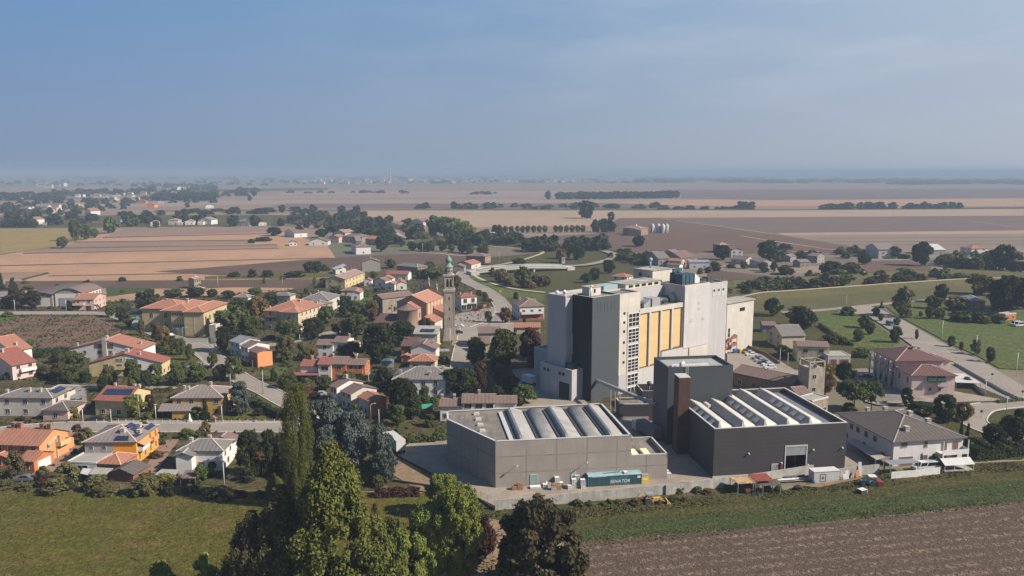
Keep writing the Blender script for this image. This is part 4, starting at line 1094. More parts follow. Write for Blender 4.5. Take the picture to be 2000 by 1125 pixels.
def dark_hall():
 H = House("dark_warehouse", "anthracite clad warehouse with five cream sawtooth roof sheds and open roller door", "warehouse", z4(345, 965), 0, w=32.4, d=30.5, ang=8.2)
 H.h = 12.1
 m = MB()
 (ul, zd), (ur, zt) = H.pin('A', z4(873, 905)), H.pin('A', z4(1032, 715))
 zt = min(zt, 8)
 zr = 11.0
 # front wall with a real opening
 W, D = H.w, H.d; t = .35
 for b in ((0, ul, 0, t), (ur, W, 0, t)): m.box(*b, 0, 12.1, 0, bottom=False)
 m.box(ul, ur, 0, t, zt, 12.1, 0)
 m.box(0, t, t, D-t, 0, 12.1, 0); m.box(W-t, W, t, D-t, 0, 12.1, 0); m.box(0, W, D-t, D, 0, 12.1, 0)
 m.box(t, W-t, t, D-t, zr-.3, zr, 1)
 w = H.add(m, "wall", [P_ANTHR, P_SHEDD]); H.wall = w
 m = MB()
 for b in ((-.05, W+.05, -.05, .4), (-.05, W+.05, D-.4, D+.05), (-.05, .4, .4, D-.4), (W-.4, W+.05, .4, D-.4)): m.box(*b, 12.1, 12.22)
 m.obj("coping", COPING, w)
 m = MB(); m.box(-.12, ul-.2, -.14, 0, 0, .9); m.box(ur+.2, W+.05, -.14, 0, 0, .9); m.obj("plinth", CONC, w)
 m = MB(); m.box(t, W-t, D*.5, D*.5+.2, 0, 10.5); m.box(ul+3.0, ul+3.3, t+1, D*.5, 0, 9); m.obj("inner_wall", METALD, w)
 m = MB(); m.box(ul-.25, ul, -.12, .1, 0, zt+.3); m.box(ur, ur+.25, -.12, .1, 0, zt+.3); m.box(ul, ur, -.12, .1, zt, zt+.3); fr = m.obj("door_frame", COPING, w)
 m = MB(); m.box(ul, ur, -.02, .15, zt-2.1, zt);
 for i in range(6): m.box(ul, ur, -.06, -.02, zt-2.1+i*.36, zt-2.1+i*.36+.08)
 m.obj("roller_door", METALG, fr)
 # door, red box, lamps
 u, z_ = H.pin('A', z4(796, 912)); m = MB(); m.box(u-.65, u+.65, -.07, .05, 0, 2.9); dd = m.obj("door", METALG, w)
 m = MB(); m.box(u-.8, u-.65, -.12, .05, 0, 3.1); m.box(u+.65, u+.8, -.12, .05, 0, 3.1); m.box(u-.65, u+.65, -.12, .05, 2.9, 3.1); m.obj("frame", COPING, dd)
 u, z_ = H.pin('A', z4(846, 868)); m = MB(); m.box(u-.22, u+.22, -.25, 0, z_-.8, z_+.6); m.obj("hydrant_box", plain("red_paint", (.22,.035,.03), .6), w)
 for q in ((846,838),(1040,852),(1080,742),(607,770),(1292,727)):
  u, z_ = H.pin('A', z4(*q)); m = MB(); m.box(u-.14, u+.14, -.5, 0, z_-.12, z_+.12); m.obj("wall_lamp", WHITEP, w)
 # sawtooth sheds
 ps = [(0.9, 6), (6.6, 6), (12.0, 6), (17.6, 6), (23.2, 6)]
 for i, (u0, _) in enumerate(ps):
  d0, d1 = .9, D - (1.2 if i > 1 else 1.0)
  if i < 2: d1 = D - 8.8
  m = MB(); pr = [(0, .02), (.25, .1), (1.3, 1.75), (1.55, 1.85), (4.25, .75), (4.4, .02)]
  n = len(pr); vs = []
  for v_, s_ in ((d0, .12), (d0+1.9, 1.0), (d1, 1.0)):
   for a, z_ in pr: vs.append((u0+a, v_, zr + .02 + (z_-.02)*s_))
  for j in range(2):
   for k in range(n-1):
    m.f.append(tuple(x + len(m.v)*0 for x in (j*n+k, (j+1)*n+k, (j+1)*n+k+1, j*n+k+1))); m.m.append(1 if k < 2 else 0); m.s.append(False)
  m.v = [tuple(v) for v in vs]
  m.f.append(tuple(range(n))); m.m.append(0); m.s.append(False); m.f.append(tuple(range(2*n, 3*n))[::-1]); m.m.append(0); m.s.append(False)
  sh = m.obj("roof_shed", [P_SHEDC, P_GRP], w)
  if i in (0, 2, 4):
   for k in range(4 if i == 0 else 5):
    v_ = d0 + 3.6 + k*(3.6 if i else 3.4)
    m = MB(); a = Vector((u0+.42, v_, zr+.45)); b = Vector((u0+1.15, v_, zr+1.6)); o = Vector((-.35, 0, .22))
    m.mesh([a, b, b+Vector((0,1.5,0)), a+Vector((0,1.5,0)), a+o*2.0, b+o*.3, b+Vector((0,1.5,0))+o*.3, a+Vector((0,1.5,0))+o*2.0], [(4,5,6,7)[::-1],(4,5,1,0),(3,2,6,7),(0,3,7,4)])
    m.obj("smoke_hatch", METALG, sh)
 for q in ((480, 384),):
  m = MB(); m.box(5.9, 6.6, D-12, D-9.1, zr, zr+1.0); m.obj("roof_unit", METALL, w)
 return H
DH = dark_hall()
def dark_block():
 H = House("dark_block", "black slate clad block with pale ribbed flat roof behind the sawtooth hall", "building", z4(0, 718), 0, w=17.3, d=7.6, ang=8.0)
 H.c = G(_z(1180, 700, 5.625)(680, 965)); H.root.location = (H.c.x, H.c.y, 0)
 m = MB(); shell(m, 0, H.w, 0, H.d+4, 0, 20.7, .7); H.h = 20.7
 H.wall = H.add(m, "wall", [P_SLATE, P_GRP, P_SLATE])
 m = MB(); m.box(2, 12, 3.0, 4.2, 20.0, 20.5); m.obj("roof_walkway", METALL, H.wall); m = MB(); m.tube([(4, 1.8, 20), (4, 1.8, 21.2), (4.8, 1.8, 21.6)], .45, 10); m.obj("roof_duct", METALL, H.wall)
 m = MB()
 for x_ in (4.6, 5.2): m.bar((x_, -.25, 17.0), (x_, -.25, 21.4), .07)
 for k in range(9): m.bar((4.6, -.25, 17.2+k*.45), (5.2, -.25, 17.2+k*.45), .05)
 m.obj("roof_ladder", METALL, H.wall)
 return H
TW2 = dark_block()
conveyor()
def duct_tower():
 c = G(z4(82, 790)); o = thing("rust_clad_shaft", "narrow rust brown clad shaft against the dark block", "tower", (c.x, c.y, 0), R(6))
 m = MB(); m.box(0, 2.8, 0, 3.8, 0, 19.9, 0, top=1); m.obj("cladding", [P_CORT, COPING], o)
 m = MB(); m.box(-.06, 2.86, -.06, 3.86, 19.9, 20.1); m.obj("cap", COPING, o)
duct_tower()
def low_plant():
 z10 = _z(1180, 700, 5.625)
 H = House("low_plant_building", "low dark grey flat roofed plant building under the tube conveyor", "building", z10(170, 690), 0, w=9.0, d=6.5, ang=2)
 m = MB(); shell(m, 0, 8.4, 0, 6.5, 0, 4.9, .5); H.h = 4.9; H.wall = H.add(m, "wall", [P_ANTHR, P_ROOFM, COPING])
 m = MB(); m.box(-.08, 8.3, -.08, 0, 0, 1.3); m.obj("ribbed_base", P_GRP, H.wall)
 m = MB(); m.box(8.45, 13.6, .3, 6.5, 0, 4.6); m.obj("rust_wing", P_CORT, H.root)
 H2 = House("open_tank_pen", "dark open topped concrete pen with pale rim below the stair windows", "building", z10(470, 690), 0, w=7.2, d=6, ang=5)
 H2.root.location = (H2.c.x, H2.c.y+9.0, 0)
 m = MB()
 for b in ((0, 7.2, 0, .3), (0, 7.2, 7.7, 8.0), (0, .3, .3, 7.7), (6.9, 7.2, .3, 7.7)): m.box(*b, 0, 6.3, 0, top=1)
 m.box(.3, 6.9, .3, 7.7, 0, 3.5); H2.add(m, "wall", [P_ANTHR, COPING])
 m = MB(); m.tube([(2.8, 3, 3.5), (2.8, 3, 7.2)], .25, 8); m.lathe([(.3,7),(.7,7.3),(.7,8.2),(.3,8.4),(0,8.4)], 10, (2.8, 3)); m.obj("vent_stack", METALD, H2.root)
low_plant()
# ================================================================ houses of the village
def hs(label, z, C, Rt, L, h, wall, rk, rm, nA=2, nB=3, fl=None, shut='b', pitch=20, over=.45, name="house", cat="house",
       w=None, d=None, ang=None, ch=(), group=None, ww=1.0, rise=None, rx=None, brick=False, ridge=True, off=None):
 P = lambda q: None if q is None else z(*q)
 H = House(name, label, cat, P(C), h, P(Rt), P(L), w, d, ang, group)
 r = rise
 if rk == 'gx': rr = rise if rise is not None else H.d/2*math.tan(R(pitch))
 elif rk == 'gy': rr = rise if rise is not None else H.w/2*math.tan(R(pitch))
 else: rr = 0
 H.walls(h, wall, rk if rk in ('gx', 'gy') and rx is None else None, rr)
 H.roof(rk, rm, rise, over, pitch=pitch, rx=rx, ridge=ridge)
 fl = fl if fl is not None else (2 if h > 4.6 else 1)
 rows = [(0.95 + 2.85*i, 1.4) for i in range(fl)]; ww = ww * 1.2
 for z0, hh in rows:
  if z0 + hh > h - .2: continue
  if nA: H.win('A', nA, z0, ww, hh, shut=shut)
  if nB: H.win('B', nB, z0, ww, hh, shut=shut)
  if fl > 1 or H.w > 8: H.win('Br', 2, z0, ww, hh, shut=shut); H.win('Ar', 2, z0, ww, hh, shut=shut)
 for c_ in ch:
  H.chim(c_[0]*H.w, c_[1]*H.d, brick=brick, w=c_[2] if len(c_) > 2 else .6)
 return H
# ---- A: bottom left gardens
h = hs("orange duplex with brown tiled roof, four brick chimneys and a yellow balcony", z1, (225,795), None, (-80,806), 5.6, 'terra', 'gy', 'orange', 0, 4, w=10.5, ang=84, ch=((.5,.06,1.0),(.5,.22,1.0),(.5,.72,1.0),(.5,.86,1.0)), brick=True, pitch=24)
m = MB(); m.poly([(-.02+h.w*i, -.03, z_) for i, z_ in ((0.002, 0), (1, 0), (1, 5.5), (.5, 5.5+h.rise*.97), (0.002, 5.5))]); m.obj("gable_wall", WALL['salmon'], h.root)  # paler orange over the gable: its sunlit tone is put into the colour
h.win('A', 1, 3.7, .9, 1.4, a=2, b=4, off=-.04); h.win('A', 1, 1.0, 2.0, 2.0, a=1.2, b=4.0, off=-.04, shut=None); h.win('A', 1, 3.7, 1.0, 2.0, a=5.5, b=8, off=-.04, shut='d')
h.balcony('A', 5.6, 9.4, 3.4, 1.5, WALL['yellow'])
m = MB(); m.box(h.w, h.w+3.4, 1.0, 5.0, 0, 4.0); m.obj("porch", WALL['salmon'], h.root); h.roof('gy', 'orange', h=4.0, x0=h.w+.1, x1=h.w+3.4, y0=-.2, y1=5.2, pitch=18, ridge=False)
m = MB(); m.bar((h.w*.5+.6, -.25, .1), (h.w*.5+.6, -.25, 5.0), .3); m.bar((h.w*.25, -.25, 4.6), (h.w*.5+.6, -.25, 5.6), .3); m.obj("arch_moulding", WALL['cream'], h.root)
h = hs("low orange garage wing with white door in front of the orange duplex", z1, (195,888), (282,832), (95,890), 3.0, 'terra', 'gy', 'orange', 0, 1, fl=1, pitch=22, name="garage", cat="garage", over=.35, ridge=False, w=6.5, ang=82)
h.door('A', h.w*.5, 4.2, 2.3, WHITEP, "garage_door")
h = hs("low tiled lean-to at the left picture edge beside the orange duplex", z1, (48,868), None, (-70,868), 3.0, 'terra', 'gx', 'orange', 0, 1, w=5, ang=84, fl=1, name="garage", cat="garage", pitch=18)
h = hs("yellow and orange villa with solar panels and a taupe hip roof beside the driveway", z1, (785,775), (922,682), (480,782), 5.9, 'amber', 'hip', 'taupe', 0, 0, ch=((.25,.35,1.0),(.62,.2,1.0),(.35,.08,.9)), pitch=19)
HA2 = h
m = MB(); m.box(-.04, .1, h.d*.44, h.d-.02, 0, 5.85); m.obj("front_wall", WALL['lilac'], h.root)
h.win('B', 2, 3.8, .9, 1.1, a=h.d*.5, b=h.d, off=-.05); h.win('A', 4, 3.6, .9, 1.7, shut='d'); h.win('A', 4, .8, .9, 1.6, shut='d')
h.balcony('A', .6, 4.6, 3.3, 1.3, WHITEP); h.balcony('A', h.w*.62, h.w*.85, 3.3, 1.1, WALL['salmon'])
m = MB(); m.mesh([(.4,-.1,5.5),(5.0,-.1,5.5),(5.0,-1.9,4.7),(.4,-1.9,4.7)], [(0,3,2,1)]); m.mesh([(.4,-.1,5.4),(5.0,-.1,5.4),(5.0,-1.9,4.6),(.4,-1.9,4.6)], [(0,1,2,3)]); m.obj("awning", WALL['salmon'], h.root)
k = math.tan(R(19)); ov = .45
def roofq(H, plane, pts, z=z1):
 return [H.rpoint(plane, z(*p)) for p in pts]
pB = ('x', k, -ov); pA = ('y', k, -ov)
H_ = h
for q in ([(655,772),(742,772),(745,746),(675,746)],): h.solar([(x, y, z_+.03) for x, y, z_ in roofq(h, pB, q)])
for q in ([(720,690),(745,702),(785,682),(758,668)], [(750,706),(790,722),(832,690),(795,674)], [(832,700),(858,712),(898,685),(872,671)], [(765,742),(790,752),(826,732),(800,720)]):
 h.solar([(x, y, z_+.03) for x, y, z_ in roofq(h, pA, q)])
h = hs("orange hip roofed single storey wing of the yellow villa", z1, (695,905), (790,850), (560,900), 3.0, 'terra', 'hip', 'orange', 1, 1, fl=1, pitch=24, name="annex", cat="house", shut=None, ww=1.6)
h = hs("flat roofed garage with white parapet terrace left of the yellow villa", z1, (556,905), (570,842), (388,898), 2.9, 'white', 'flat', 'corr', 0, 1, fl=1, name="garage", cat="garage", shut=None, ww=2.4, w=8, ang=84)
h = hs("dark brown timber shed behind the garden hedge", z1, (768,962), (830,912), (635,950), 2.3, WOODB, 'gx', 'dgrey', 1, 1, fl=1, name="shed", cat="shed", pitch=20, shut=None, ridge=False, w=5.5, ang=80)
def canopy(label, z, pts, h, mat, name="carport", post=True, th=.12):
 w_ = [G(z(*p), h) for p in pts]; c = w_[0].copy(); c.z = 0
 a = sum(w_[i].x*w_[(i+1)%4].y - w_[(i+1)%4].x*w_[i].y for i in range(4))
 if a < 0: w_.reverse()
 t = thing(name, label, "canopy", c)
 m = MB(); m.prism([(p.x-c.x, p.y-c.y) for p in w_], h-th, h); m.obj("roof", mat, t)
 if post:
  for p in w_:
   q = Vector((sum(v.x for v in w_)/4, sum(v.y for v in w_)/4, h)); s_ = p.lerp(q, .06) - c
   m = MB(); m.bar((s_.x, s_.y, 0), (s_.x, s_.y, h-th), .14); m.obj("post", METALG, t)
 return t
canopy("pale flat carport roof beside the brown timber shed", z1, [(515,965),(605,972),(655,930),(545,925)], 2.4, TILE['corr'])
canopy("small white tarpaulin canopy over a parked vehicle near the fence", z1, [(462,960),(515,972),(545,935),(480,930)], 2.0, TILE['white'])
h = hs("white house with brown hip roof and white chimney beside the dark pines", z1, (1285,826), (1392,770), (1015,846), 5.2, 'white', 'hip', 'grey', 1, 1, ch=((.35,.78,.6),(.9,.5,.6)), pitch=22)
h.win('A', 2, 3.2, .9, 1.2); h.win('B', 1, .8, 1.2, .9, a=.5, b=4)
m = MB(); m.box(-2.4, 0, h.d*.62, h.d-.3, 0, 4.9); m.obj("front_wing", WALL['white'], h.root); h.roof('gx', 'grey', h=4.9, x0=-2.4, x1=3, y0=h.d*.62, y1=h.d-.3, pitch=20, name="wing_roof")
m = MB(); m.box(h.w-.2, h.w+4, .3, 5, 0, 5.0); m.obj("rear_wing", WALL['white'], h.root); h.roof('gx', 'brown', h=5.0, x0=h.w+.5, x1=h.w+4, y0=-.1, y1=5.4, pitch=20, name="wing_roof")
canopy("low sheeted woodshed roof at the foot of the white house", z1, [(1040,990),(1130,992),(1150,942),(1075,940)], 2.2, TILE['brown'], "shed")
canopy("weathered wooden pergola roof left of the white house", z1, [(890,968),(1010,975),(1035,938),(935,935)], 2.3, TILE['corr'], "pergola")
h = hs("grey roofed white duplex with three blue solar panels at left", z1, (300,522), (408,475), (-20,522), 5.8, 'offw', 'hip', 'grey', 2, 3, ch=((.3,.3),(.3,.5),(.25,.9)), pitch=17)
k = math.tan(R(17))
for i in range(3):
 u0 = h.w*.35 + i*1.9
 h.solar([(u0, .6, h.h+k*1.15), (u0+1.7, .6, h.h+k*1.15), (u0+1.7, 2.6, h.h+k*3.1), (u0, 2.6, h.h+k*3.1)])
m = MB(); m.box(h.w-.2, h.w+5.5, 1.5, 7, 0, 5.4); m.obj("rear_wing", WALL['offw'], h.root); h.roof('hip', 'grey', h=5.4, x0=h.w-4, x1=h.w+5.5, y0=1, y1=7.5, pitch=17, name="wing_roof")
h = hs("low annex with dark pyramid roof beside the grey duplex", z1, (390,595), (488,545), (248,592), 3.2, 'pink', 'hip', 'dgrey', 1, 1, fl=1, pitch=20, name="annex")
canopy("flat dark canopy behind the low pyramid roofed annex", z1, [(380,530),(440,525),(490,490),(420,488)], 3.0, TILE['slate'])
h = hs("yellow house with red roof fully covered by a long solar panel row", z1, (728,540), (893,478), (530,540), 5.1, 'yellow', 'gy', 'red', 2, 2, ch=((.75,.15),(.75,.3),(.7,.9)), pitch=22)
k = math.tan(R(22))
# long solar row on the slope that faces the street
h.solar([(x, y, z_+.03) for x, y, z_ in [h.rpoint(('x', k, 0), z1(*q)) for q in ((590,506),(755,509),(776,474),(622,473))]])
h = hs("ochre yellow house with taupe hip roof and open side porch", z1, (1285,520), (1345,462), (1000,520), 5.7, 'ochre', 'hip', 'taupe', 2, 4, ch=((.5,.35),(.3,.75),(.7,.95)), pitch=20)
h.door('A', h.w*.3, 2.0, 2.2, DARKIN, "loggia")
m = MB(); m.box(-2.8, -.02, h.d*.55, h.d*.95, 0, 2.8); m.obj("front_wing", WALL['ochre'], h.root); h.roof('sx', 'taupe', 1.0, h=2.8, x0=-2.8, x1=-.3, y0=h.d*.45, y1=h.d*1.2, over=.4, name="porch_roof")
canopy("grey carport on posts left of the ochre house", z1, [(932,582),(1030,584),(1050,560),(965,558)], 2.6, TILE['grey'])
# ---- B: behind the first street
h = hs("wide white duplex with pale orange roof and brown chimney panel beside the ploughed field", y6, (1190,700), None, (585,695), 5.0, 'white', 'gx', 'orange', 0, 0, w=11, pitch=14, over=.5, ch=((.2,.93),(.15,.5,.9),(.3,.52,.5),(.5,.1)))
for u, ww_ in ((.1,1.2),(.25,1.2),(.42,1.3),(.58,1.3),(.78,1.0),(.92,1.2)):
 h.win('B', 1, 3.0, ww_, 1.3, a=h.d*u-.8, b=h.d*u+.8); h.win('B', 1, .5, ww_, 1.3, a=h.d*u-.8, b=h.d*u+.8)
m = MB()
for u in (.44, .585): m.box(-.08, -.02, h.d*u-1.6, h.d*u+1.6, 5.2, 6.9)
m.obj("gable_board", FRAMEB, h.root)
m = MB(); m.box(-.5, 0, h.d*.5-.8, h.d*.5+.8, 0, 9.2); m.obj("chimney_breast", CHW, h.root)
h = hs("duplex half yellow half white under one red roof with garden trees in front", y6, (1365,812), (1428,770), (755,815), 5.0, 'yellow', 'gx', 'red', 2, 0, pitch=15, over=.5, ch=((.3,.5,1.0),(.3,.7),(.3,.33)))
m = MB(); m.poly([(-.04, 0, 0), (-.04, 0, 5), (-.04, h.d*.5, 5+h.rise*.98), (-.04, h.d*.5, 0)]); m.obj("white_half", WALL['white'], h.root)
for u, ww_ in ((.12,1.2),(.3,1.2),(.42,.8),(.58,1.6),(.76,1.4)):
 h.win('B', 1, 3.2, ww_, 1.3, a=h.d*u-.8, b=h.d*u+.8, off=-.06)
h.win('B', 2, 5.6, .8, .8, a=h.d*.53, b=h.d*.62, off=-.06); h.win('B', 2, 5.6, .8, .8, a=h.d*.4, b=h.d*.48, off=-.06)
h.balcony('B', h.d*.5, h.d*.66, 2.9, 1.0, WALL['yellow'])
h = hs("white house with pale orange roof at the left edge below the ploughed field", y6, (100,716), (203,680), (-90,650), 5.4, 'white', 'gx', 'orange', 1, 2, ch=((.5,.15),), pitch=20)
h = hs("pinkish white house with red roof and outside chimney, left edge", y6, (100,838), (205,792), (-90,745), 5.4, 'rose', 'gx', 'red', 2, 1, ch=((.3,.4),), pitch=17)
h.balcony('A', h.w*.3, h.w*.95, 2.8, 1.2)
m = MB(); m.box(-.6, 0, h.d*.5-.6, h.d*.5+.6, 0, 7.6); m.obj("chimney_breast", WALL['rose'], h.root)
# sheds and yard at far left
def arched(label, z, C, Rt, L, h, rise, wallf, walls_, roofm, n=8):
 H = House("vaulted_shed", label, "shed", z(*C), h, z(*Rt), z(*L))
 m = MB(); m.box(0, H.w, 0, H.d, 0, h); pr = [(H.d*i/n, h + rise*math.sin(math.pi*(.12+.76*i/n))/1.0 - rise*math.sin(math.pi*.12)) for i in range(n+1)]
 for x, r_ in ((0, 1), (H.w, 0)):
  p = [(x, y, z_) for y, z_ in pr]; m.poly(p if r_ == 0 else p[::-1])
 H.add(m, "wall", walls_)
 m = MB(); m.poly([(-.05, y, z_) for y, z_ in pr][::-1]); m.obj("gable_front", wallf, H.root)
 m = MB(); q = [(y, z_+.12) for y, z_ in pr]; q[0] = (-.6, q[0][1]-.15); q[-1] = (H.d+.6, q[-1][1]-.15)
 for i in range(n):
  (a, za), (b, zb) = q[i], q[i+1]
  m.mesh([(-.6,a,za),(H.w+.6,a,za),(H.w+.6,b,zb),(-.6,b,zb),(-.6,a,za-.14),(H.w+.6,a,za-.14),(H.w+.6,b,zb-.14),(-.6,b,zb-.14)], [(0,1,2,3),(7,6,5,4),(0,3,7,4),(1,5,6,2)])
 m.obj("roof", [roofm], H.root); H.h = h
 return H
H = arched("big brown vaulted shed with white pilastered side behind the pink house", y6, (700,228), (890,180), (445,236), 7.0, 4.2, WALL['grey'], WALL['white'], TILE['brown'])
for i in range(6):
 m = MB(); m.box(H.w*(i+.5)/6-.5, H.w*(i+.5)/6+.5, -.1, .05, 3.2, 6.0); m.obj("window", GLASS, H.root)
m = MB(); m.box(-.2, -.08, H.d*.35, H.d*.85, 0, 4.6); m.obj("sliding_gate", METALG, H.root)
H = arched("smaller dark roofed vaulted shed left of the big brown one", y6, (440,238), (588,165), (300,218), 6.6, 1.8, WALL['grey'], WALL['grey'], TILE['dgrey'])
m = MB(); m.box(-.2, -.08, H.d*.1, H.d*.7, 0, 4.6); m.obj("sliding_gate", WHITEP, H.root)
hs("long low farm building with faded pink roof at the left edge", y6, (300,245), (345,215), (-40,252), 4.4, 'grey', 'gy', 'taupe', 0, 3, fl=1, pitch=12, name="farm_building", cat="barn")
h = hs("pink two storey house with orange roof and outside stair by the vaulted sheds", y6, (792,278), (898,240), (612,282), 5.8, 'pink', 'gy', 'orange', 3, 2, pitch=15, ch=((.3,.9),(.5,.1)))
h.balcony('B', h.d*.45, h.d*.98, 3.0, 1.3, WALL['pink'])
m = MB(); m.mesh([(1.0,-.2,3.2),(1.0,-1.3,3.2),(5.2,-1.3,.1),(5.2,-.2,.1)], [(0,1,2,3),(3,2,1,0)]); m.box(-.2, 1.2, -1.3, 0, 3.0, 3.2); m.obj("outside_stair", WALL['pink'], h.root)
m = MB(); m.box(-.1, 0, h.d*.15, h.d*.4, 0, 2.4); m.obj("garage_door", DARKIN, h.root)
hs("small low yellow house beneath the dark trees beside the school", y6, (1160,300), (1180,290), (1112,298), 3.2, 'yellow', 'gx', 'orange', 0, 2, fl=1, pitch=16, shut='b')
# school
H = House("school", "large cream yellow school with broad orange hip roofs beside the tree lined street", "school", z6(0,0), 0, w=1, d=1, ang=88) if False else None
c0 = (399.8, 657)
H = House("school", "large cream yellow school with broad orange hip roofs beside the tree lined street", "school", c0, 0, w=24, d=32.5, ang=86.5)
m = MB(); m.box(0, 24, 0, 8.6, 0, 10.6); m.box(3.2, 17, 8.6, 16, 0, 10.4); m.box(9.0, 24, 16, 32, 0, 10.4)
H.h = 10.6; H.wall = H.add(m, "wall", plaster("school_wall", (0.60, 0.48, 0.27)))
H.roof('hip', 'orange', x0=0, x1=24, y0=0, y1=8.6, pitch=20, name="roof"); H.roof('hip', 'orange', x0=3.2, x1=26, y0=8.0, y1=20, pitch=19, h=10.5, name="roof"); H.roof('hip', 'orange', x0=9, x1=24, y0=14, y1=32, h=10.4, pitch=20, name="roof")
H.chim(13, 13, w=.8); H.chim(16, 24)
for z_ in (1.6, 6.0):
 H.win('A', 6, z_+.2, 1.3, 2.2, shut=None)
H.win('B', 6, 8.2, .7, 1.3, a=9.2, b=15.6, shut=None, off=3.2); H.win('B', 6, 3.2, .7, 1.3, a=9.2, b=15.6, shut=None, off=3.2)
H.win('B', 2, 6.2, 1.4, 2.3, a=18, b=31, shut='b', off=9.0); H.win('B', 2, 1.4, 1.4, 2.3, a=18, b=31, shut='b', off=9.0)
m = MB(); m.box(-.06, -.005, -.06, 8.66, 5.1, 5.35); m.box(-.06, 24.06, -.06, -.005, 5.1, 5.35); m.box(-.07, -.005, 4.1, 4.35, 0, 10.4); m.obj("string_course", WALL['offw'], H.root)
m = MB(); m.box(.9, 3.19, 9.3, 12.6, 0, 3.1); m.box(.6, 3.19, 9.0, 12.9, 3.1, 3.3); m.obj("entrance_porch", WALL['offw'], H.root)
h = hs("narrow cream transformer tower with flat cap at the school corner", y7, (285,628), (302,622), (232,628), 7.0, 'cream', 'flat', 'corr', 0, 0, name="transformer_tower", cat="tower", w=4, over=.2)
h.door('B', h.d*.5, 1.4, 2.2, TEALL)
def wall_line(label, pts, h, mat, name="garden_wall", th=.25, z=lambda *a: a, cat="wall", posts=0, post_mat=None, zt=None, mesh=True):
 w_ = [G(z(*p)) for p in pts]; c = w_[0].copy(); t = thing(name, label, cat, c)
 m = MB()
 for i in range(len(w_)-1):
  a, b = w_[i]-c, w_[i+1]-c; m.bar((a.x,a.y,h/2), (b.x,b.y,h/2), th, h)
 if mesh: m.obj("wall" if cat == "wall" else "rail", mat, t)
 if posts:
  for i in range(len(w_)-1):
   a, b = w_[i]-c, w_[i+1]-c; n = max(1, int((b-a).length/posts))
   for k in range(n):
    p = a.lerp(b, k/n); m = MB(); m.box(p.x-.05, p.x+.05, p.y-.05, p.y+.05, 0, zt or h+1.0); m.obj("post", post_mat or METALG, t)
 return t
wall_line("grey wall panel between the school and the transformer tower", [(60,765),(150,765),(228,765)], 2.0, CONC, z=y7)
# villa group
h = hs("cream villa with orange hip roof and tall dark shuttered windows", y7, (948,520), (1082,455), (702,498), 8.6, 'cream', 'hip', 'orange', 6, 3, fl=3, shut='d', pitch=21, ch=((.15,.95,.7),(.85,.1,.6),(.5,.35,.8)), ww=.9)
m = MB(); m.box(-1.6, -.01, .1, h.d*.5, 0, 8.6); m.obj("front_bay", WALL['cream'], h.root); h.roof('hip', 'orange', h=8.6, x0=-1.6, x1=6, y0=0, y1=h.d*.5, pitch=21, name="bay_roof", over=.4)
h.win('B', 2, 1.0, .9, 1.8, a=.4, b=h.d*.48, off=-1.6, shut='d'); h.win('B', 1, 5.0, .9, 1.9, a=.4, b=h.d*.48, off=-1.6, shut='d')
hs("low annex with red roof edge left of the cream villa", y7, (760,598), None, (662,595), 4.0, 'cream', 'sxr', 'red', 0, 1, fl=1, w=5, ang=75, name="annex")
hs("white house with grey hip roof behind the cream villa", y7, (1170,425), (1210,385), (985,412), 6.4, 'offw', 'hip', 'grey', 2, 3, pitch=20, ch=((.3,.8),(.5,.6)))
hs("lower house wing with grey hip roof between the villa and the white house", y7, (1105,462), (1165,440), (1010,440), 5.6, 'grey', 'hip', 'grey', 1, 2, pitch=16)
hs("grey roofed bungalow behind dark garden trees, middle of the back row", y7, (870,392), (893,378), (745,385), 4.6, 'offw', 'hip', 'grey', 1, 2, fl=1, pitch=20)
hs("small bungalow with brown hip roof right of the school", y7, (540,405), (575,392), (435,400), 4.2, 'white', 'hip', 'taupe', 1, 2, fl=1, pitch=22)
h = hs("ruined brick farmhouse with outside stair standing alone in the field", y6, (1640,108), (1712,100), (1578,108), 6.0, 'stone', 'gx', 'pinkish', 3, 0, pitch=20, shut=None, ch=((.5,.5),))
m = MB(); m.box(h.w*.5, h.w, -3, -.05, 0, .5); m.mesh([(h.w*.6,-.1,3),(h.w*.6,-1.2,3),(h.w+2,-1.2,.2),(h.w+2,-.1,.2)], [(0,1,2,3),(3,2,1,0)]); m.obj("outside_stair", CONC, h.root)
h = hs("yellow apartment house with long sunlit white side beside the main street", y7, (1300,262), (1388,205), (1188,250), 6.0, 'yellow', 'gx', 'pinkish', 6, 2, pitch=17, ch=((.3,.4),(.8,.5)))
hs("low bungalow with faded roof in front of the yellow apartment house", y7, (1420,350), (1447,335), (1270,352), 3.2, 'offw', 'hip', 'brown', 1, 2, fl=1, pitch=18)
# stepped row of three by the junction
hs("pale blue end house of the stepped row of three by the junction", z2, (200,205), (292,188), (145,192), 5.8, 'blue', 'gy', 'slate', 1, 2, pitch=17, w=9)
hs("white middle house of the stepped row of three by the junction", z2, (248,232), (348,215), (203,222), 5.8, 'white', 'gy', 'brown', 1, 2, pitch=17, w=9)
h = hs("bright orange end house of the stepped row of three by the junction", z2, (303,262), (388,248), (258,243), 5.7, 'terra', 'gy', 'brown', 0, 2, pitch=17)
m = MB(); m.box(.02, h.w-.02, -.05, 0, 0, 5.6); m.obj("gable_wall", WALL['salmon'], h.root)  # lit end painted lighter than the shaded left wall of the same orange
canopy("brown tiled porch roof in front of the orange end house", z2, [(240,292),(275,308),(302,295),(262,278)], 2.8, TILE['brown'], "porch")
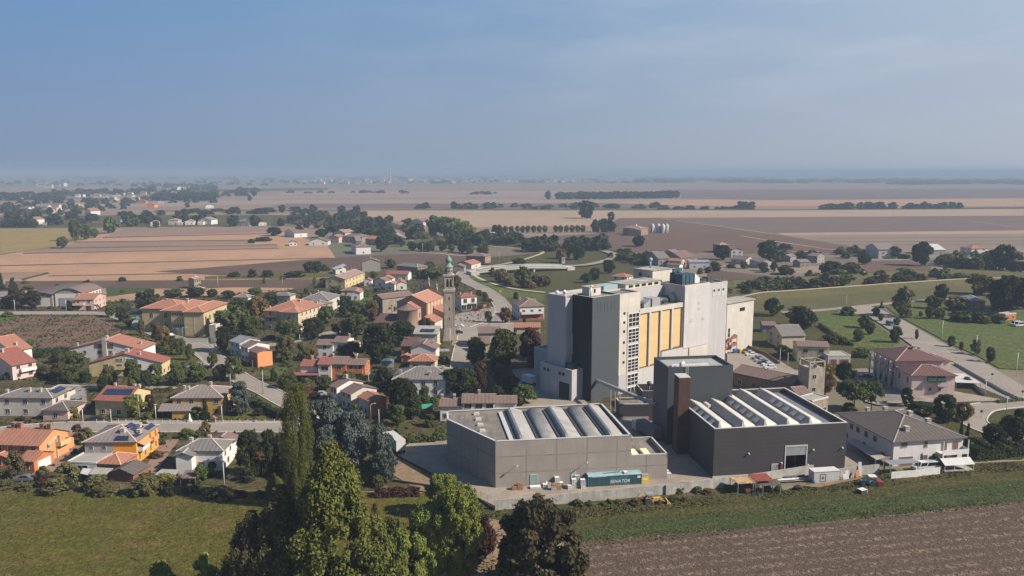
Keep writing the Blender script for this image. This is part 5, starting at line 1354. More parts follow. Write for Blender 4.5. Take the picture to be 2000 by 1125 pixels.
# row houses centre
h = hs("small white house with brown roof, left of the white pair", z2, (740,216), None, (645,216), 5.4, 'white', 'gy', 'brown', 0, 1, w=8, ang=88, pitch=15)
h = hs("taller white house with brown roof, right of the white pair", z2, (812,202), (835,190), (738,200), 6.2, 'white', 'gy', 'brown', 0, 1, w=9, pitch=15, ch=((.6,.1),))
hs("low brown tiled back wing right of the white pair", z2, (880,215), None, (815,215), 4.6, 'offw', 'gy', 'brown', 0, 1, fl=1, w=6, ang=88, pitch=15)
h = hs("low white end house with red roof in the coloured row", z2, (652,338), None, (552,338), 5.0, 'white', 'gy', 'red', 0, 2, w=8, ang=88, pitch=17, ch=((.5,.5),), ww=1.2)
canopy("dark red porch roof running along the white end house", z2, [(495,393),(655,393),(655,372),(520,372)], 2.7, TILE['red'], "porch")
h = hs("taller white house with red roof in the coloured row", z2, (730,328), None, (653,330), 6.0, 'white', 'gy', 'red', 0, 1, w=9, ang=88, pitch=17, ch=((.5,.1),), ww=2.0)
h = hs("tall terracotta house in the middle of the coloured row", z2, (815,326), None, (731,328), 6.0, 'terra', 'gy', 'brown', 0, 1, w=9, ang=88, pitch=17, ww=1.2)
h = hs("lower terracotta house at the right end of the coloured row", z2, (925,330), None, (816,330), 5.6, 'terra', 'gy', 'brown', 2, 2, w=8, ang=88, pitch=15, ch=((.5,.6),), ww=1.0)
h.balcony('B', .6, h.d*.95, 2.8, 1.2, WALL['terra'])
hs("white end house of the stepped row behind the tall poplar", z2, (762,462), (885,438), (715,452), 5.8, 'white', 'gy', 'brown', 0, 2, pitch=18, w=9.5, ch=((.5,.5),))
hs("middle house of the stepped row behind the tall poplar, pale walls", z2, (845,500), (945,478), (790,480), 5.4, 'offw', 'gy', 'brown', 1, 2, pitch=18, w=9)
h = hs("brick orange end house of the stepped row behind the tall poplar", z2, (945,537), (1053,518), (885,512), 5.2, 'offw', 'gy', 'orange', 0, 2, pitch=18)
m = MB(); m.box(.02, h.w-.02, -.05, 0, 0, 5.1); m.obj("gable_wall", WALL['terra'], h.root)
h = hs("white double house with wide grey hip roof near the factory gate", z2, (1438,415), None, (1088,415), 6.0, 'white', 'hip', 'grey', 0, 5, w=13, ang=90, pitch=19, ch=((.15,.4,.7),(.3,.9,.6),(.5,.2,.6)))
m = MB(); m.box(-.06, 0, h.d*.3, h.d*.32, 0, 6); m.obj("drainpipe", METALD, h.root)
# long low row behind the grey warehouse
h = hs("low left house of the white row behind the grey warehouse", z3, (158,152), None, (28,152), 4.6, 'white', 'gy', 'brown', 0, 2, w=7, ang=91, pitch=18, ch=((.5,.95),(.5,.4)), ww=1.2, fl=1)
h = hs("taller middle house of the white row behind the grey warehouse", z3, (342,133), None, (155,136), 5.6, 'white', 'gy', 'brown', 0, 3, w=8, ang=91, pitch=18, ch=((.5,.5),), ww=1.6)
h = hs("low right house of the white row behind the grey warehouse", z3, (464,135), None, (345,136), 5.0, 'white', 'gy', 'brown', 0, 2, w=7, ang=91, pitch=16, ww=1.2)
# ---- houses below the church
h = hs("white gabled house with brown roof just below the bell tower", z7, (515,720), None, (386,700), 5.2, 'white', 'gx', 'brown', 0, 1, w=8, ang=86, pitch=22, ch=((.7,.2),))
h = hs("house with flat grey terrace and solar skylight row below the church", z7, (525,620), None, (380,612), 6.2, 'offw', 'sx', 'corr', 0, 0, w=6.5, ang=86, rise=1.8)
h.solar([(1.0, 1.4, 6.65), (1.0, 7.0, 6.65), (3.4, 7.0, 7.35), (3.4, 1.4, 7.35)])
h = hs("low dark red roofed house left of the white gabled one", z7, (383,700), None, (285,705), 4.6, 'terra', 'sx', 'darkred', 0, 1, fl=1, w=8, ang=86, rise=1.6, ch=((.8,.8),), brick=True)
h = hs("narrow orange wing below the dark red roofed house", z7, (345,768), None, (285,768), 3.0, 'terra', 'gx', 'orange', 0, 1, fl=1, w=5, ang=86, pitch=15)
h = hs("bungalow with orange hip roof at the kerb below the bell tower", z7, (508,802), None, (338,805), 3.4, 'cream', 'hip', 'orange', 0, 2, fl=1, w=8, ang=88, pitch=20, ww=1.6)
h = hs("grey stone gabled house standing left of the church apse", z7, (160,385), (290,372), (112,368), 9.0, 'stone', 'gx', 'brown', 0, 1, w=18, d=9, ang=40, pitch=18, shut=None)
h = hs("low brick wing with dark red lean-to roof against the church", z7, (250,560), None, (100,575), 4.0, 'brick', 'sx', 'darkred', 0, 0, w=9, ang=78, rise=3.0, name="church_wing", cat="annex")
h = hs("grey gabled house with orange sunlit front at the field edge", z7, (145,140), (185,133), (48,150), 7.0, 'grey', 'gx', 'brown', 3, 0, pitch=20, w=11, ch=((.3,.2),(.7,.5)))
hs("house with large grey hip roof above the red roofed cottages", z7, (395,178), (442,168), (272,162), 5.6, 'brick', 'hip', 'grey', 2, 2, pitch=18)
hs("white bungalow with long bright red roof above the churchyard", z7, (330,222), (345,215), (182,220), 4.4, 'white', 'gy', 'red', 0, 3, fl=1, pitch=18, w=9)
for i, (C_, R_, L_, c_, lb) in enumerate((((225,252),(240,244),(145,250),'orange',"small cottage with orange roof, topmost of the churchyard cluster"), ((180,268),(210,258),(116,262),'brown',"small cottage with weathered roof left in the churchyard cluster"),
  ((240,290),(262,280),(182,286),'orange',"small white cottage with flat orange roof in the churchyard cluster"), ((322,285),(332,262),(262,290),'orange',"white gabled cottage with bright orange roof nearest the church facade"), ((85,262),(95,255),(38,262),'orange',"tiny outbuilding with orange roof at the left of the churchyard cluster"))):
 hs(lb, z7, C_, R_, L_, 4.0, 'white', 'gx', c_, 0, 1, fl=1, pitch=22, over=.3)
hs("white house cut by the left side of the churchyard hedge, orange roof", z7, (10,345), (35,330), (-50,345), 4.5, 'white', 'gx', 'orange', 1, 1, fl=1, pitch=20)
h = hs("white shop house with bright red roof right behind the bell tower", z7, (685,378), (790,370), (643,366), 7.0, 'white', 'hip', 'red', 2, 1, fl=0, pitch=20, ch=((.2,.7),(.8,.4)))
h.win('A', 2, 3.9, 1.9, 2.2, shut=None); h.win('A', 3, .4, 2.6, 2.6, shut=None); h.win('B', 1, 1.5, .8, 1.2)
h.balcony('A', h.w*.45, h.w*.95, 3.5, 1.0, METALG, solid=False)
m = MB(); m.box(0, h.w, -.1, -.02, 3.1, 3.45); m.obj("fascia", WHITEP, h.root)
h = hs("white house with brown hip roof and ground floor bar right of the bend", z7, (1075,440), (1238,435), (1015,402), 6.8, 'white', 'hip', 'brown', 3, 4, pitch=20, ch=((.25,.7),(.8,.5)), ww=1.1)
h.balcony('A', .5, h.w*.97, 3.4, 1.5, WHITEP)
m = MB(); m.box(.3, h.w-.2, -.08, 0, .1, 3.0); m.obj("bar_front", plaster("bar_front", (.40,.14,.12)), h.root)
h = hs("long low orange roofed annex beneath the white house with the bar", z7, (1212,575), None, (992,580), 3.2, 'cream', 'gy', 'orange', 0, 2, fl=1, w=8, ang=92, pitch=16)
h = hs("old building with cream end wall and sunken brown roofs by the main street", z7, (945,612), None, (805,606), 6.4, 'cream', 'gy', 'brown', 0, 0, w=10, ang=94, pitch=18, shut='b', ch=((.5,.5),))
m = MB(); m.box(h.w-.2, h.w+.5, -6, h.d, 0, 8.2); m.obj("rear_wall", WALL['offw'], h.root)
h = hs("low brown roofed front wing of the old street building", z7, (870,682), None, (808,680), 4.0, 'cream', 'sx', 'brown', 0, 1, fl=1, w=5, ang=94, rise=1.6)
# houses by the bend and the levee
hs("white house with brown hip roof standing by the levee road bend", y3, (720,835), (745,820), (555,825), 6.0, 'brick', 'hip', 'brown', 2, 2, pitch=17)
hs("low orange roofed house beside the levee road bend", y3, (590,910), (660,870), (535,895), 4.0, 'offw', 'gx', 'orange', 1, 1, fl=1, pitch=18)
hs("grey walled cottage with faded roof nearest the bridge bend", y3, (520,935), (545,920), (415,935), 3.6, 'grey', 'gx', 'brown', 1, 1, fl=1, pitch=20)
# ================================================================ right-hand side houses
h = hs("pink house with dark red hip roof and two dark green awnings", z5, (487,462), (712,462), (428,430), 7.0, 'rose', 'hip', 'darkred', 0, 0, pitch=19, over=.6, d=11)
m = MB()
for q in ((565,465,608,490), (615,465,655,512)):
 u0, z_ = h.pin('A', z5(q[0], q[1]+4)); u1, zb = h.pin('A', z5(q[2], q[3]))
 m = MB(); m.mesh([(u0,-.05,z_),(u1,-.05,z_),(u1,-1.0,z_-1.3),(u0,-1.0,z_-1.3),(u0,-1.0,z_-1.7),(u1,-1.0,z_-1.7)], [(3,2,1,0),(0,1,2,3),(4,5,2,3),(3,2,5,4)])
 m.mesh([(u0,-.05,z_),(u0,-1,z_-1.3),(u0,-.05,z_-1.3)], [(0,1,2)]); m.mesh([(u1,-.05,z_),(u1,-1,z_-1.3),(u1,-.05,z_-1.3)], [(2,1,0)])
 m.obj("awning", plain("awning_green", (.025,.085,.06), .8), h.root)
for q in (578, 628):
 u0, z_ = h.pin('A', z5(q, 546)); h.win('A', 1, z_, .9, 1.2, a=u0-.5, b=u0+.5, shut='d')
h.balcony('A', h.w*.58, h.w*.8, 3.6, 1.0, METALG, solid=False); h.win('B', 2, 3.8, 1, 2.0, shut='g')
h = hs("large pink and cream apartment house with dark red roof, balconies and arcaded side", z5, (405,385), (655,385), (283,330), 9.3, 'rose', 'hip', 'darkred', 2, 0, pitch=19, over=.7, shut='g', ch=((.55,.4,.9),(.75,.55,.7)))
for z_ in (3.2, 6.2):
 h.balcony('B', .5, h.d*.92, z_, 1.5, METALG, solid=False)
 h.win('B', 5, z_+.1, 1.2, 2.0, shut='d')
for k_ in range(5):
 m = MB(); u = .6 + k_*(h.d*.9)/4; m.box(-1.9, -1.5, u-.2, u+.2, 0, 9.0); m.obj("column", WALL['offw'], h.root)
h.win('B', 4, .3, 1.6, 2.2, shut=None)
m = MB(); m.box(.2, 6, -7, -.05, 0, 3.0); m.obj("porch_wall", WALL['offw'], h.root)
m = MB(); m.box(h.w+.02, h.w+6, h.d*.45, h.d*.95, 0, 7.5); m.obj("rear_wing", WALL['rose'], h.root); h.roof('hip', 'darkred', h=7.5, x0=h.w-1, x1=h.w+6, y0=h.d*.4, y1=h.d, pitch=17, name="wing_roof")
canopy("white stepped flat roof terrace beside the pink house", z5, [(715,500),(850,505),(760,455),(690,452)], 2.4, TILE['white'], "terrace_roof")
H = hs("white villa with broad grey tiled hip roof and corner balconies next to the dark hall", z5, (392,808), (745,780), (118,662), 6.3, 'white', 'hip', 'dgrey', 0, 0, pitch=17, over=.7, ch=((.3,.15,1.0),(.7,.55,1.0),(.75,.3,1.0),(.45,.7,.9),(.35,.9,.8)))
for q, w_, h_ in ((443,1.6,1.3),(556,.9,1.5)):
 u, z_ = H.pin('A', z5(q, 840)); H.win('A', 1, z_, w_, h_, a=u-1, b=u+1, shut='d')
u, z_ = H.pin('A', z5(455, 900)); H.door('A', u, 3.4, 2.2, SHUTB, "garage_door")
u, z_ = H.pin('A', z5(553, 915)); H.door('A', u, 1.0, 2.3, SHUTB)
for q in (172,205,248,294):
 u, z_ = H.pin('B', z5(q, 700 + (q-172)*.6)); H.win('B', 1, 3.8, 1.3, 1.4, a=u-1, b=u+1)
H.win('B', 3, 1.0, 1.0, 1.2)
a = H.w*.62; m = MB(); m.box(a, H.w-.0, -2.2, -.02, 2.75, 3.0); sl = m.obj("balcony", WHITEP, H.root)
m = MB(); m.box(a, H.w, -2.2, -2.1, 3.0, 4.0); m.box(H.w-.1, H.w, -2.1, 0, 3.0, 4.0); m.obj("railing", WHITEP, sl)
for x_ in (a+.2, H.w-.2): m = MB(); m.box(x_-.15, x_+.15, -2.2, -1.9, 0, 2.75); m.box(x_-.1, x_+.1, -2.15, -1.95, 4, 6.2); m.obj("column", WHITEP, H.root)
for z_ in (.2, 3.1): H.win('A', 2, z_, 1.4, 2.0, a=a+.5, b=H.w-.5, shut='d', off=0)
canopy("long sheeted lean-to roof along the shaded side of the white villa", z5, [(300,905),(345,890),(180,790),(145,805)], 2.6, TILE['corr'], "lean_to_roof")
canopy("flat brownish lean-to roof nearer the scrap yard beside the white villa", z5, [(345,925),(372,890),(320,865),(290,880)], 2.4, TILE['brown'], "lean_to_roof")
canopy("grey sheet metal shelter on posts by the scrap yard", z5, [(370,930),(525,918),(488,898),(335,908)], 3.0, TILE['slate'], "shelter")
h = hs("cream row house with brown roof and two grey windows behind the drying tower", z8, (528,785), (730,788), (505,745), 6.2, 'cream', 'gx', 'brown', 2, 0, pitch=16, d=8, ww=1.4, over=.3)
h = hs("flat roofed low extension with two dark red garage doors", z8, (725,852), (885,860), None, 3.4, 'offw', 'flat', 'corr', 0, 0, d=7, ang=2, fl=1, name="garage", cat="garage")
h.door('A', h.w*.25, 2.3, 2.2, plain("garage_red", (.16,.05,.045), .6), "garage_door"); h.door('A', h.w*.72, 3.2, 2.2, plain("garage_red", (.16,.05,.045), .6), "garage_door")
h = hs("salmon gabled house with grey left roof slope by the side tower", z8, (425,718), (572,712), (342,678), 5.6, 'cream', 'gx', 'grey', 0, 2, pitch=26, shut='b')
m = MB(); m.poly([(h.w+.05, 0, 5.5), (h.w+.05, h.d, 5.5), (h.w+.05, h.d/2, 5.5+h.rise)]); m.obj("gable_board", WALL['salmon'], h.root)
hs("small grey shed with brown roof among bushes beyond the side tower", z8, (300,648), (385,650), (290,640), 3.6, 'grey', 'gx', 'brown', 1, 0, fl=1, pitch=18, d=6)
# drying tower and ruin beside the dark hall
b = G(z4(1040, 388)); hh = hgt(z4(0, 105)[1], b.y)
H = House("drying_tower", "bare concrete tower with open frame top and small windows behind the sawtooth roofs", "tower", z4(1040, 388), 0, w=5.6, d=5.6, ang=14)
m = MB(); m.box(0, 5.6, 0, 5.6, 0, hh-2.2); H.h = hh-2.2; H.wall = H.add(m, "wall", plaster("tower_render", (0.50, 0.44, 0.36), dirt=.35))
m = MB()
for x_, y_ in ((.2,.2),(5.4,.2),(.2,5.4),(5.4,5.4)): m.bar((x_, y_, hh-2.2), (x_, y_, hh), .4)
for a_, b_ in (((0,.2,hh),(5.6,.2,hh)),((0,5.4,hh),(5.6,5.4,hh)),((.2,.4,hh),(.2,5.2,hh)),((5.4,.4,hh),(5.4,5.2,hh)),((.4,.2,hh-2.0),(5.2,.2,hh-2.0)),((.2,.4,hh-2.0),(.2,5.2,hh-2.0))): m.bar(a_, b_, .35)
H.add(m, "open_frame", plaster("tower_render", (0,0,0)))
for z_ in (3.0, 7.0, 10.4): H.win('A', 1, z_, 1.2, 1.2, a=.6, b=3.2, shut=None)
hs("roofless concrete outbuilding against the drying tower", z4, (1075,392), (1192,362), None, 5.0, 'stone', 'flat', 'corr', 2, 0, fl=1, d=5, shut=None, ww=1.6, name="outbuilding", cat="building")
hs("long low building with mottled brown roof behind the sawtooth hall", z4, (925,262), None, (495,172), 4.6, 'brick', 'gy', 'brown', 0, 4, fl=1, w=11, pitch=16, name="farm_building", cat="barn")
hs("small pale gabled shed with reddish roof at the tower foot", z4, (965,335), (1028,318), None, 3.4, 'cream', 'gx', 'brown', 1, 0, fl=1, d=7, ang=12, name="shed", cat="shed")
# right middle distance
for C_, R_, L_, h_, wl_, rk_, rm_, lb in (
 ((1055,157),(1140,140),(1050,118),7.5,'offw','gx','taupe',"white farmhouse with faded roof among trees, upper right"),
 ((1380,160),(1485,148),(1300,130),4.5,'grey','gx','white',"low barn with pale sheet roof behind a tall dark tree"),
 ((1660,152),(1750,148),(1610,142),5.5,'white','hip','orange',"white house with terracotta hip roof on the far right plain"),
 ((95,160),(170,160),(70,150),6.5,'white','gy','taupe',"white gabled house with a chimney breast near the plain"),
 ((20,128),(83,126),(-20,120),7.0,'brick','hip','pinkish',"brick house with pale terracotta hip roof at the field edge"),
 ((280,238),(378,238),(200,222),4.8,'offw','gy','taupe',"large pale gabled hall with mauve roof"),
 ((190,225),(215,215),(110,215),3.5,'offw','gy','brown',"low barn left of the large pale gabled hall"),
 ((655,200),(745,200),(585,200),5.5,'grey','gy','taupe',"grey farmhouse with mauve roof below the field path"),
 ((545,240),(620,240),(480,232),4.0,'stone','gx','grey',"stone barn with grey roof left of the mauve farmhouse"),
 ((480,205),(520,200),(420,200),4.0,'grey','gx','grey',"long low grey barn beside the dark tree"),
 ((1650,490),(1745,492),(1590,460),4.5,'brick','hip','slate',"dark red cabin with grey sheet roof under tall trees"),
 ((1880,582),(1980,580),(1820,578),3.2,'terra','flat','corr',"low red brick shed with flat pale roof by the meadow")):
 hs(lb, z8, C_, R_, L_, h_, wl_, rk_, rm_, 2, 2, pitch=18, over=.4)
for C_, R_, L_, h_, wl_, rk_, rm_, lb in (
 ((420,855),(478,845),(265,795),7.0,'grey','gx','grey',"grey house with dark hip roof and sunlit cream end"),
 ((640,850),(700,830),(495,810),6.0,'brick','gx','brown',"brick farmhouse with brown roof in the hamlet behind the mill"),
 ((640,880),(690,870),(510,875),6.0,'cream','gy','orange',"cream house with orange roof in the hamlet behind the mill"),
 ((570,955),(655,955),(535,950),5.0,'ochre','gx','brown',"small ochre fronted house with brown roof right behind the mill penthouse"),
 ((620,920),(690,920),(480,915),7.0,'white','gy','brown',"white gabled house in the middle of the hamlet"),
 ((720,890),(950,885),(705,880),5.0,'blue','gx','slate',"long bluish white barn in the hamlet behind the mill"),
 ((120,1035),(195,1020),(-30,1025),5.5,'white','hip','orange',"white bungalow with orange hip roof just behind the mill roof"),
 ((560,455+350),(610,800),(500,790),4.5,'offw','gx','grey',"low barn between the grey house and the brick farmhouse")):
 hs(lb, y4, C_, R_, L_, h_, wl_, rk_, rm_, 2, 2, pitch=18, over=.4)
# farm with silos on the brown plain
hs("red roofed farmhouse beside four white silos on the brown plain", y4, (250,570), (345,560), (90,560), 7.5, 'brick', 'hip', 'pinkish', 2, 4, pitch=16)
hs("brick barn in front of the red roofed farmhouse on the plain", y4, (255,590), (325,580), (140,592), 6.0, 'brick', 'gx', 'brown', 2, 3, pitch=18)
for i, (x, y, w_) in enumerate(((205,612,26),(362,610,38),(418,610,42),(462,612,44),(500,610,34))):
 p = G(y4(x, y)); t = thing("grain_silo", "white grain silo of the plain farm, %s" % ("standing alone left of the house", "first of the four in a row", "second of the four in a row", "widest of the four in a row", "right end of the row")[i], "silo", (p.x, p.y, 0), 0, "white silos at the farm on the plain")
 r_ = w_/4.8925/2*p.y/1556*1.0; m = MB(); m.lathe([(0,0),(r_,0),(r_,8.5),(r_*.5,10.2),(0,10.8)], 14); m.obj("shell", P_WHITE, t)
 m = MB(); m.box(-.6, .6, -r_-.3, -r_+.4, 0, 7.5); m.obj("ladder_cage", METALL, t)
# levee hamlet left of centre
for z, C_, R_, L_, h_, wl_, rk_, rm_, lb in (
 (y2,(855,612),(862,600),(700,565),5.0,'white','gx','brown',"long white farmhouse with brown roof by the round trees"),
 (y2,(880,700),(885,690),(806,702),3.5,'white','gx','brown',"small white barn at the edge of the striped field"),
 (y2,(1175,690),(1250,660),(990,692),4.0,'white','gx','brown',"long white row with brown roof at the striped field"),
 (y2,(1280,650),(1385,620),(1215,645),6.0,'pink','gx','orange',"pink gabled house with orange roof in the levee hamlet"),
 (y2,(1340,610),(1385,600),(1290,600),7.0,'offw','gx','pinkish',"tall house at the back of the levee hamlet"),
 (y2,(1500,650),(1507,632),(1410,635),6.0,'stone','hip','brown',"square stone house with brown roof in the levee hamlet"),
 (y2,(1450,690),(1500,690),(1370,660),5.5,'stone','gx','taupe',"grey walled barn above the white villa of the levee hamlet"),
 (y2,(1445,745),(1585,740),(1400,720),6.5,'white','hip','brown',"white villa with brown hip roof below the levee hamlet"),
 (y2,(1640,670),(1655,655),(1615,660),6.0,'stone','gy','orange',"narrow house half hidden by the tall dark conifer"),
 (y2,(1250,960),(1350,955),(1220,945),3.4,'white','sx','white',"white greenhouse like shed above the yellow apartment house"),
 (y3,(690,615),(735,610),(640,610),6.0,'grey','gx','pinkish',"left part of the farmhouse with two dark trees"),
 (y3,(735,615),(788,605),(690,605),7.5,'white','flat','white',"white box like right part of the farmhouse with two dark trees"),
 (y3,(130,505),(160,495),(20,490),5.0,'offw','gx','brown',"old house half hidden in trees left of the big round grove"),
 (y2,(430,500),(438,492),(350,495),6.5,'white','hip','grey',"white cube house with grey roof between tree groups"),
 (y2,(590,515),(592,510),(540,520),3.5,'offw','flat','corr',"tiny pale shed right of the white cube house"),
 (y2,(60,485),(66,478),(-10,480),6.5,'white','gx','pinkish',"white house at the end of the far village street"),
 (y1,(1190,480),(1235,465),(1155,482),6.5,'white','gx','orange',"white gabled house, left in the row beyond the striped field"),
 (y1,(1500,505),(1528,495),(1440,505),6.0,'white','gx','orange',"white gabled house, middle of the row beyond the striped field"),
 (y1,(1700,490),(1712,480),(1630,488),6.0,'offw','hip','pinkish',"house with faded hip roof in the row beyond the striped field"),
 (y1,(1850,498),(1860,490),(1770,498),5.0,'white','gx','pinkish',"long low white house right in the row beyond the striped field"),
 (y1,(1940,500),(1960,492),(1890,500),5.0,'white','gx','pinkish',"right end house of the row beyond the striped field"),
 (y1,(1740,515),(1745,510),(1690,515),3.0,'cream','flat','corr',"cream garage in the row beyond the striped field"),
 (y1,(345,480),(378,475),(310,475),7.0,'white','gx','orange',"white house with orange roof in the wooded left hamlet"),
 (y1,(305,500),(312,495),(245,495),4.0,'offw','gx','brown',"low wing left of the white house in the wooded hamlet"),
 (y1,(445,512),(450,508),(410,512),3.5,'blue','gx','slate',"small bluish shed in the wooded left hamlet"),
 (y1,(865,400),(905,392),(800,375),7.0,'white','gx','orange',"barn with long bright orange roof above the left woods"),
 (y1,(1475,340),(1480,335),(1440,338),6.0,'salmon','gx','orange',"orange house standing alone right of the far village"),
 (y1,(1390,305),(1395,300),(1355,303),6.0,'terra','gx','red',"red house in the far village"),
 (y1,(1560,312),(1562,305),(1510,312),4.0,'cream','gx','taupe',"low cream farm building right of the far village"),
 (y1,(810,330),(816,325),(755,330),6.0,'yellow','hip','pinkish',"yellow house at the left end of the far village"),
 (y1,(755,335),(757,330),(725,335),6.0,'white','hip','pinkish',"white house at the left end of the far village"),
 (y1,(1130,240),(1132,235),(1100,240),6.0,'ochre','hip','pinkish',"small ochre house alone in the far fields"),
 (y2,(85,350),(90,345),(10,352),5.0,'white','gx','orange',"white house right end of the far village on the plain")):
 hs(lb, z, C_, R_, L_, h_, wl_, rk_, rm_, 1, 2, pitch=18, over=.5, fl=1)
# ================================================================ the church
BR = WALL['brickp']
def church():
 H = House("church", "brick parish church with orange tiled roofs, round apse and statues on its facade", "church", z7(455, 415), 12.2, w=19, d=14.5, ang=73)
 # x runs from the apse end (towards the camera) to the facade, y to the left
 m = MB(); m.box(0, 19, 0, 14.5, 0, 12.2)
 for x_, f in ((0, 1), (19, 0)):
  p = [(x_, 0, 12.2), (x_, 14.5, 12.2), (x_, 7.25, 15.4)]; m.poly(p[::-1] if f else p)
 H.h = 12.2; H.wall = H.add(m, "nave", BR); H.roof('gx', tiles('tile_church', (.60,.25,.15), (.48,.20,.12), mossy=.35), 3.2, .4, ridge=True)
 o_roof = TILE['orange']
 m = MB(); m.box(-.35, 19.3, -.16, -.02, 0, 12.0);
 m.obj("side_wall", plaster("church_pink", (.66,.44,.32), dirt=.2), H.root)
 for i in range(6):
  m = MB(); m.box(.1+i*3.7, .8+i*3.7, -.4, -.17, 0, 11.9); m.obj("pilaster", BR, H.root)
 for i in range(3): H.win('A', 1, 7.0, 1.0, 2.8, a=6+i*4, b=8+i*4, shut=None, off=-.18)
 # chancel and apse
 m = MB(); m.box(-4.5, -.01, 2.6, 12.0, 0, 10.2); ch_ = m.obj("chancel", BR, H.root)
 H.roof('gx', 'orange', 2.4, .3, h=10.2, x0=-4.5, x1=.2, y0=2.6, y1=12.0, name="chancel_roof")
 m = MB(); m.lathe([(4.5, 0), (4.5, 9.6), (4.75, 9.7), (4.75, 10.0)], 20, (-4.5, 7.3), 0, math.pi/2, 3*math.pi/2); m.obj("apse", BR, H.root)
 m = MB(); m.lathe([(5.0, 9.95), (0.05, 12.3)], 20, (-4.45, 7.3), 0, math.pi/2, 3*math.pi/2, smooth=False); m.lathe([(5.0, 9.9), (0.05, 9.9)], 20, (-4.45, 7.3), 0, math.pi/2, 3*math.pi/2, smooth=False); m.obj("apse_roof", TILE['brown'], H.root)
 H.win('A', 1, 6.0, .9, 2.2, a=-3.4, b=-1.2, shut=None, off=2.55)
 # side chapels
 pk = plaster("church_pink", (0,0,0))
 m = MB(); m.box(-3.6, 5.5, -5.2, -.45, 0, 4.6); m.mesh([(-3.6,-5.2,4.6),(-3.6,-.45,4.6),(-3.6,-.45,6.6),(5.5,-5.2,4.6),(5.5,-.45,4.6),(5.5,-.45,6.6)], [(0,2,1),(3,4,5)]); m.obj("sacristy", WALL['offw'], H.root)
 H.roof('sy', 'orange', 2.0, .3, h=4.6, x0=-3.6, x1=5.5, y0=-5.2, y1=-.45, name="sacristy_roof")
 m = MB(); m.box(6.5, 17.5, -5.6, -.45, 0, 7.0); m.mesh([(6.5,-5.6,7),(6.5,-.45,7),(6.5,-.45,9),(17.5,-5.6,7),(17.5,-.45,7),(17.5,-.45,9)], [(0,2,1),(3,4,5)]); m.obj("side_chapel", pk, H.root)
 H.roof('sy', 'orange', 2.0, .3, h=7.0, x0=6.5, x1=17.5, y0=-5.6, y1=-.45, name="chapel_roof")
 for i in range(3): H.win('A', 1, 3.2, .9, 2.2, a=7.3+i*3.2, b=9.3+i*3.2, shut=None, off=-5.63)
 for i in range(4):
  m = MB(); m.box(6.6+i*3.45, 7.1+i*3.45, -5.85, -5.61, 0, 6.9); m.obj("pilaster", BR, H.root)
 # facade gable with its curved top and five statues
 m = MB(); n = 14; pr = [(-.6, 12.6)] + [(14.5*(i/n)*1.0, 13.0 + 4.0*math.sin(math.pi*i/n)**1.3) for i in range(n+1)] + [(15.1, 12.6)]
 k = len(pr)
 for x_, f in ((19.05, 1), (20.1, 0)):
  p = [(x_, y, z_) for y, z_ in pr] + [(x_, 15.1, 0), (x_, -.6, 0)]; m.poly(p if f else p[::-1])
 for i in range(k-1):
  (a, za), (b, zb) = pr[i], pr[i+1]; m.poly([(19.05,a,za),(20.1,a,za),(20.1,b,zb),(19.05,b,zb)][::-1], 1)
 m.poly([(19.05,-.6,0),(20.1,-.6,0),(20.1,-.6,12.6),(19.05,-.6,12.6)]); m.poly([(19.05,15.1,0),(19.05,15.1,12.6),(20.1,15.1,12.6),(20.1,15.1,0)])
 fc = m.obj("facade", [BR, METALD], H.root)
 stn = plaster("statue_stone", (.50,.44,.37), dirt=.3, streak=False)
 for y_, z_, s_ in ((-.3, 12.7, .95), (3.3, 15.0, 1.0), (7.25, 17.0, 1.25), (11.2, 15.0, 1.0), (14.8, 12.7, .95)):
  m = MB(); m.box(19.2, 20.0, y_-.45, y_+.45, z_-.2, z_+.9*s_)
  b_ = z_+.9*s_
  m.lathe([(.42,b_),(.36,b_+.5*s_),(.30,b_+1.1*s_),(.40,b_+1.6*s_),(.36,b_+1.85*s_),(.12,b_+1.95*s_),(.2,b_+2.1*s_),(.2,b_+2.3*s_),(0,b_+2.42*s_)], 10, (19.6, y_))
  m.tube([(19.6, y_-.35, b_+1.7*s_), (19.3, y_-.55, b_+1.3*s_), (19.25, y_-.3, b_+1.15*s_)], .09, 6)
  m.obj("statue", stn, fc)
church()
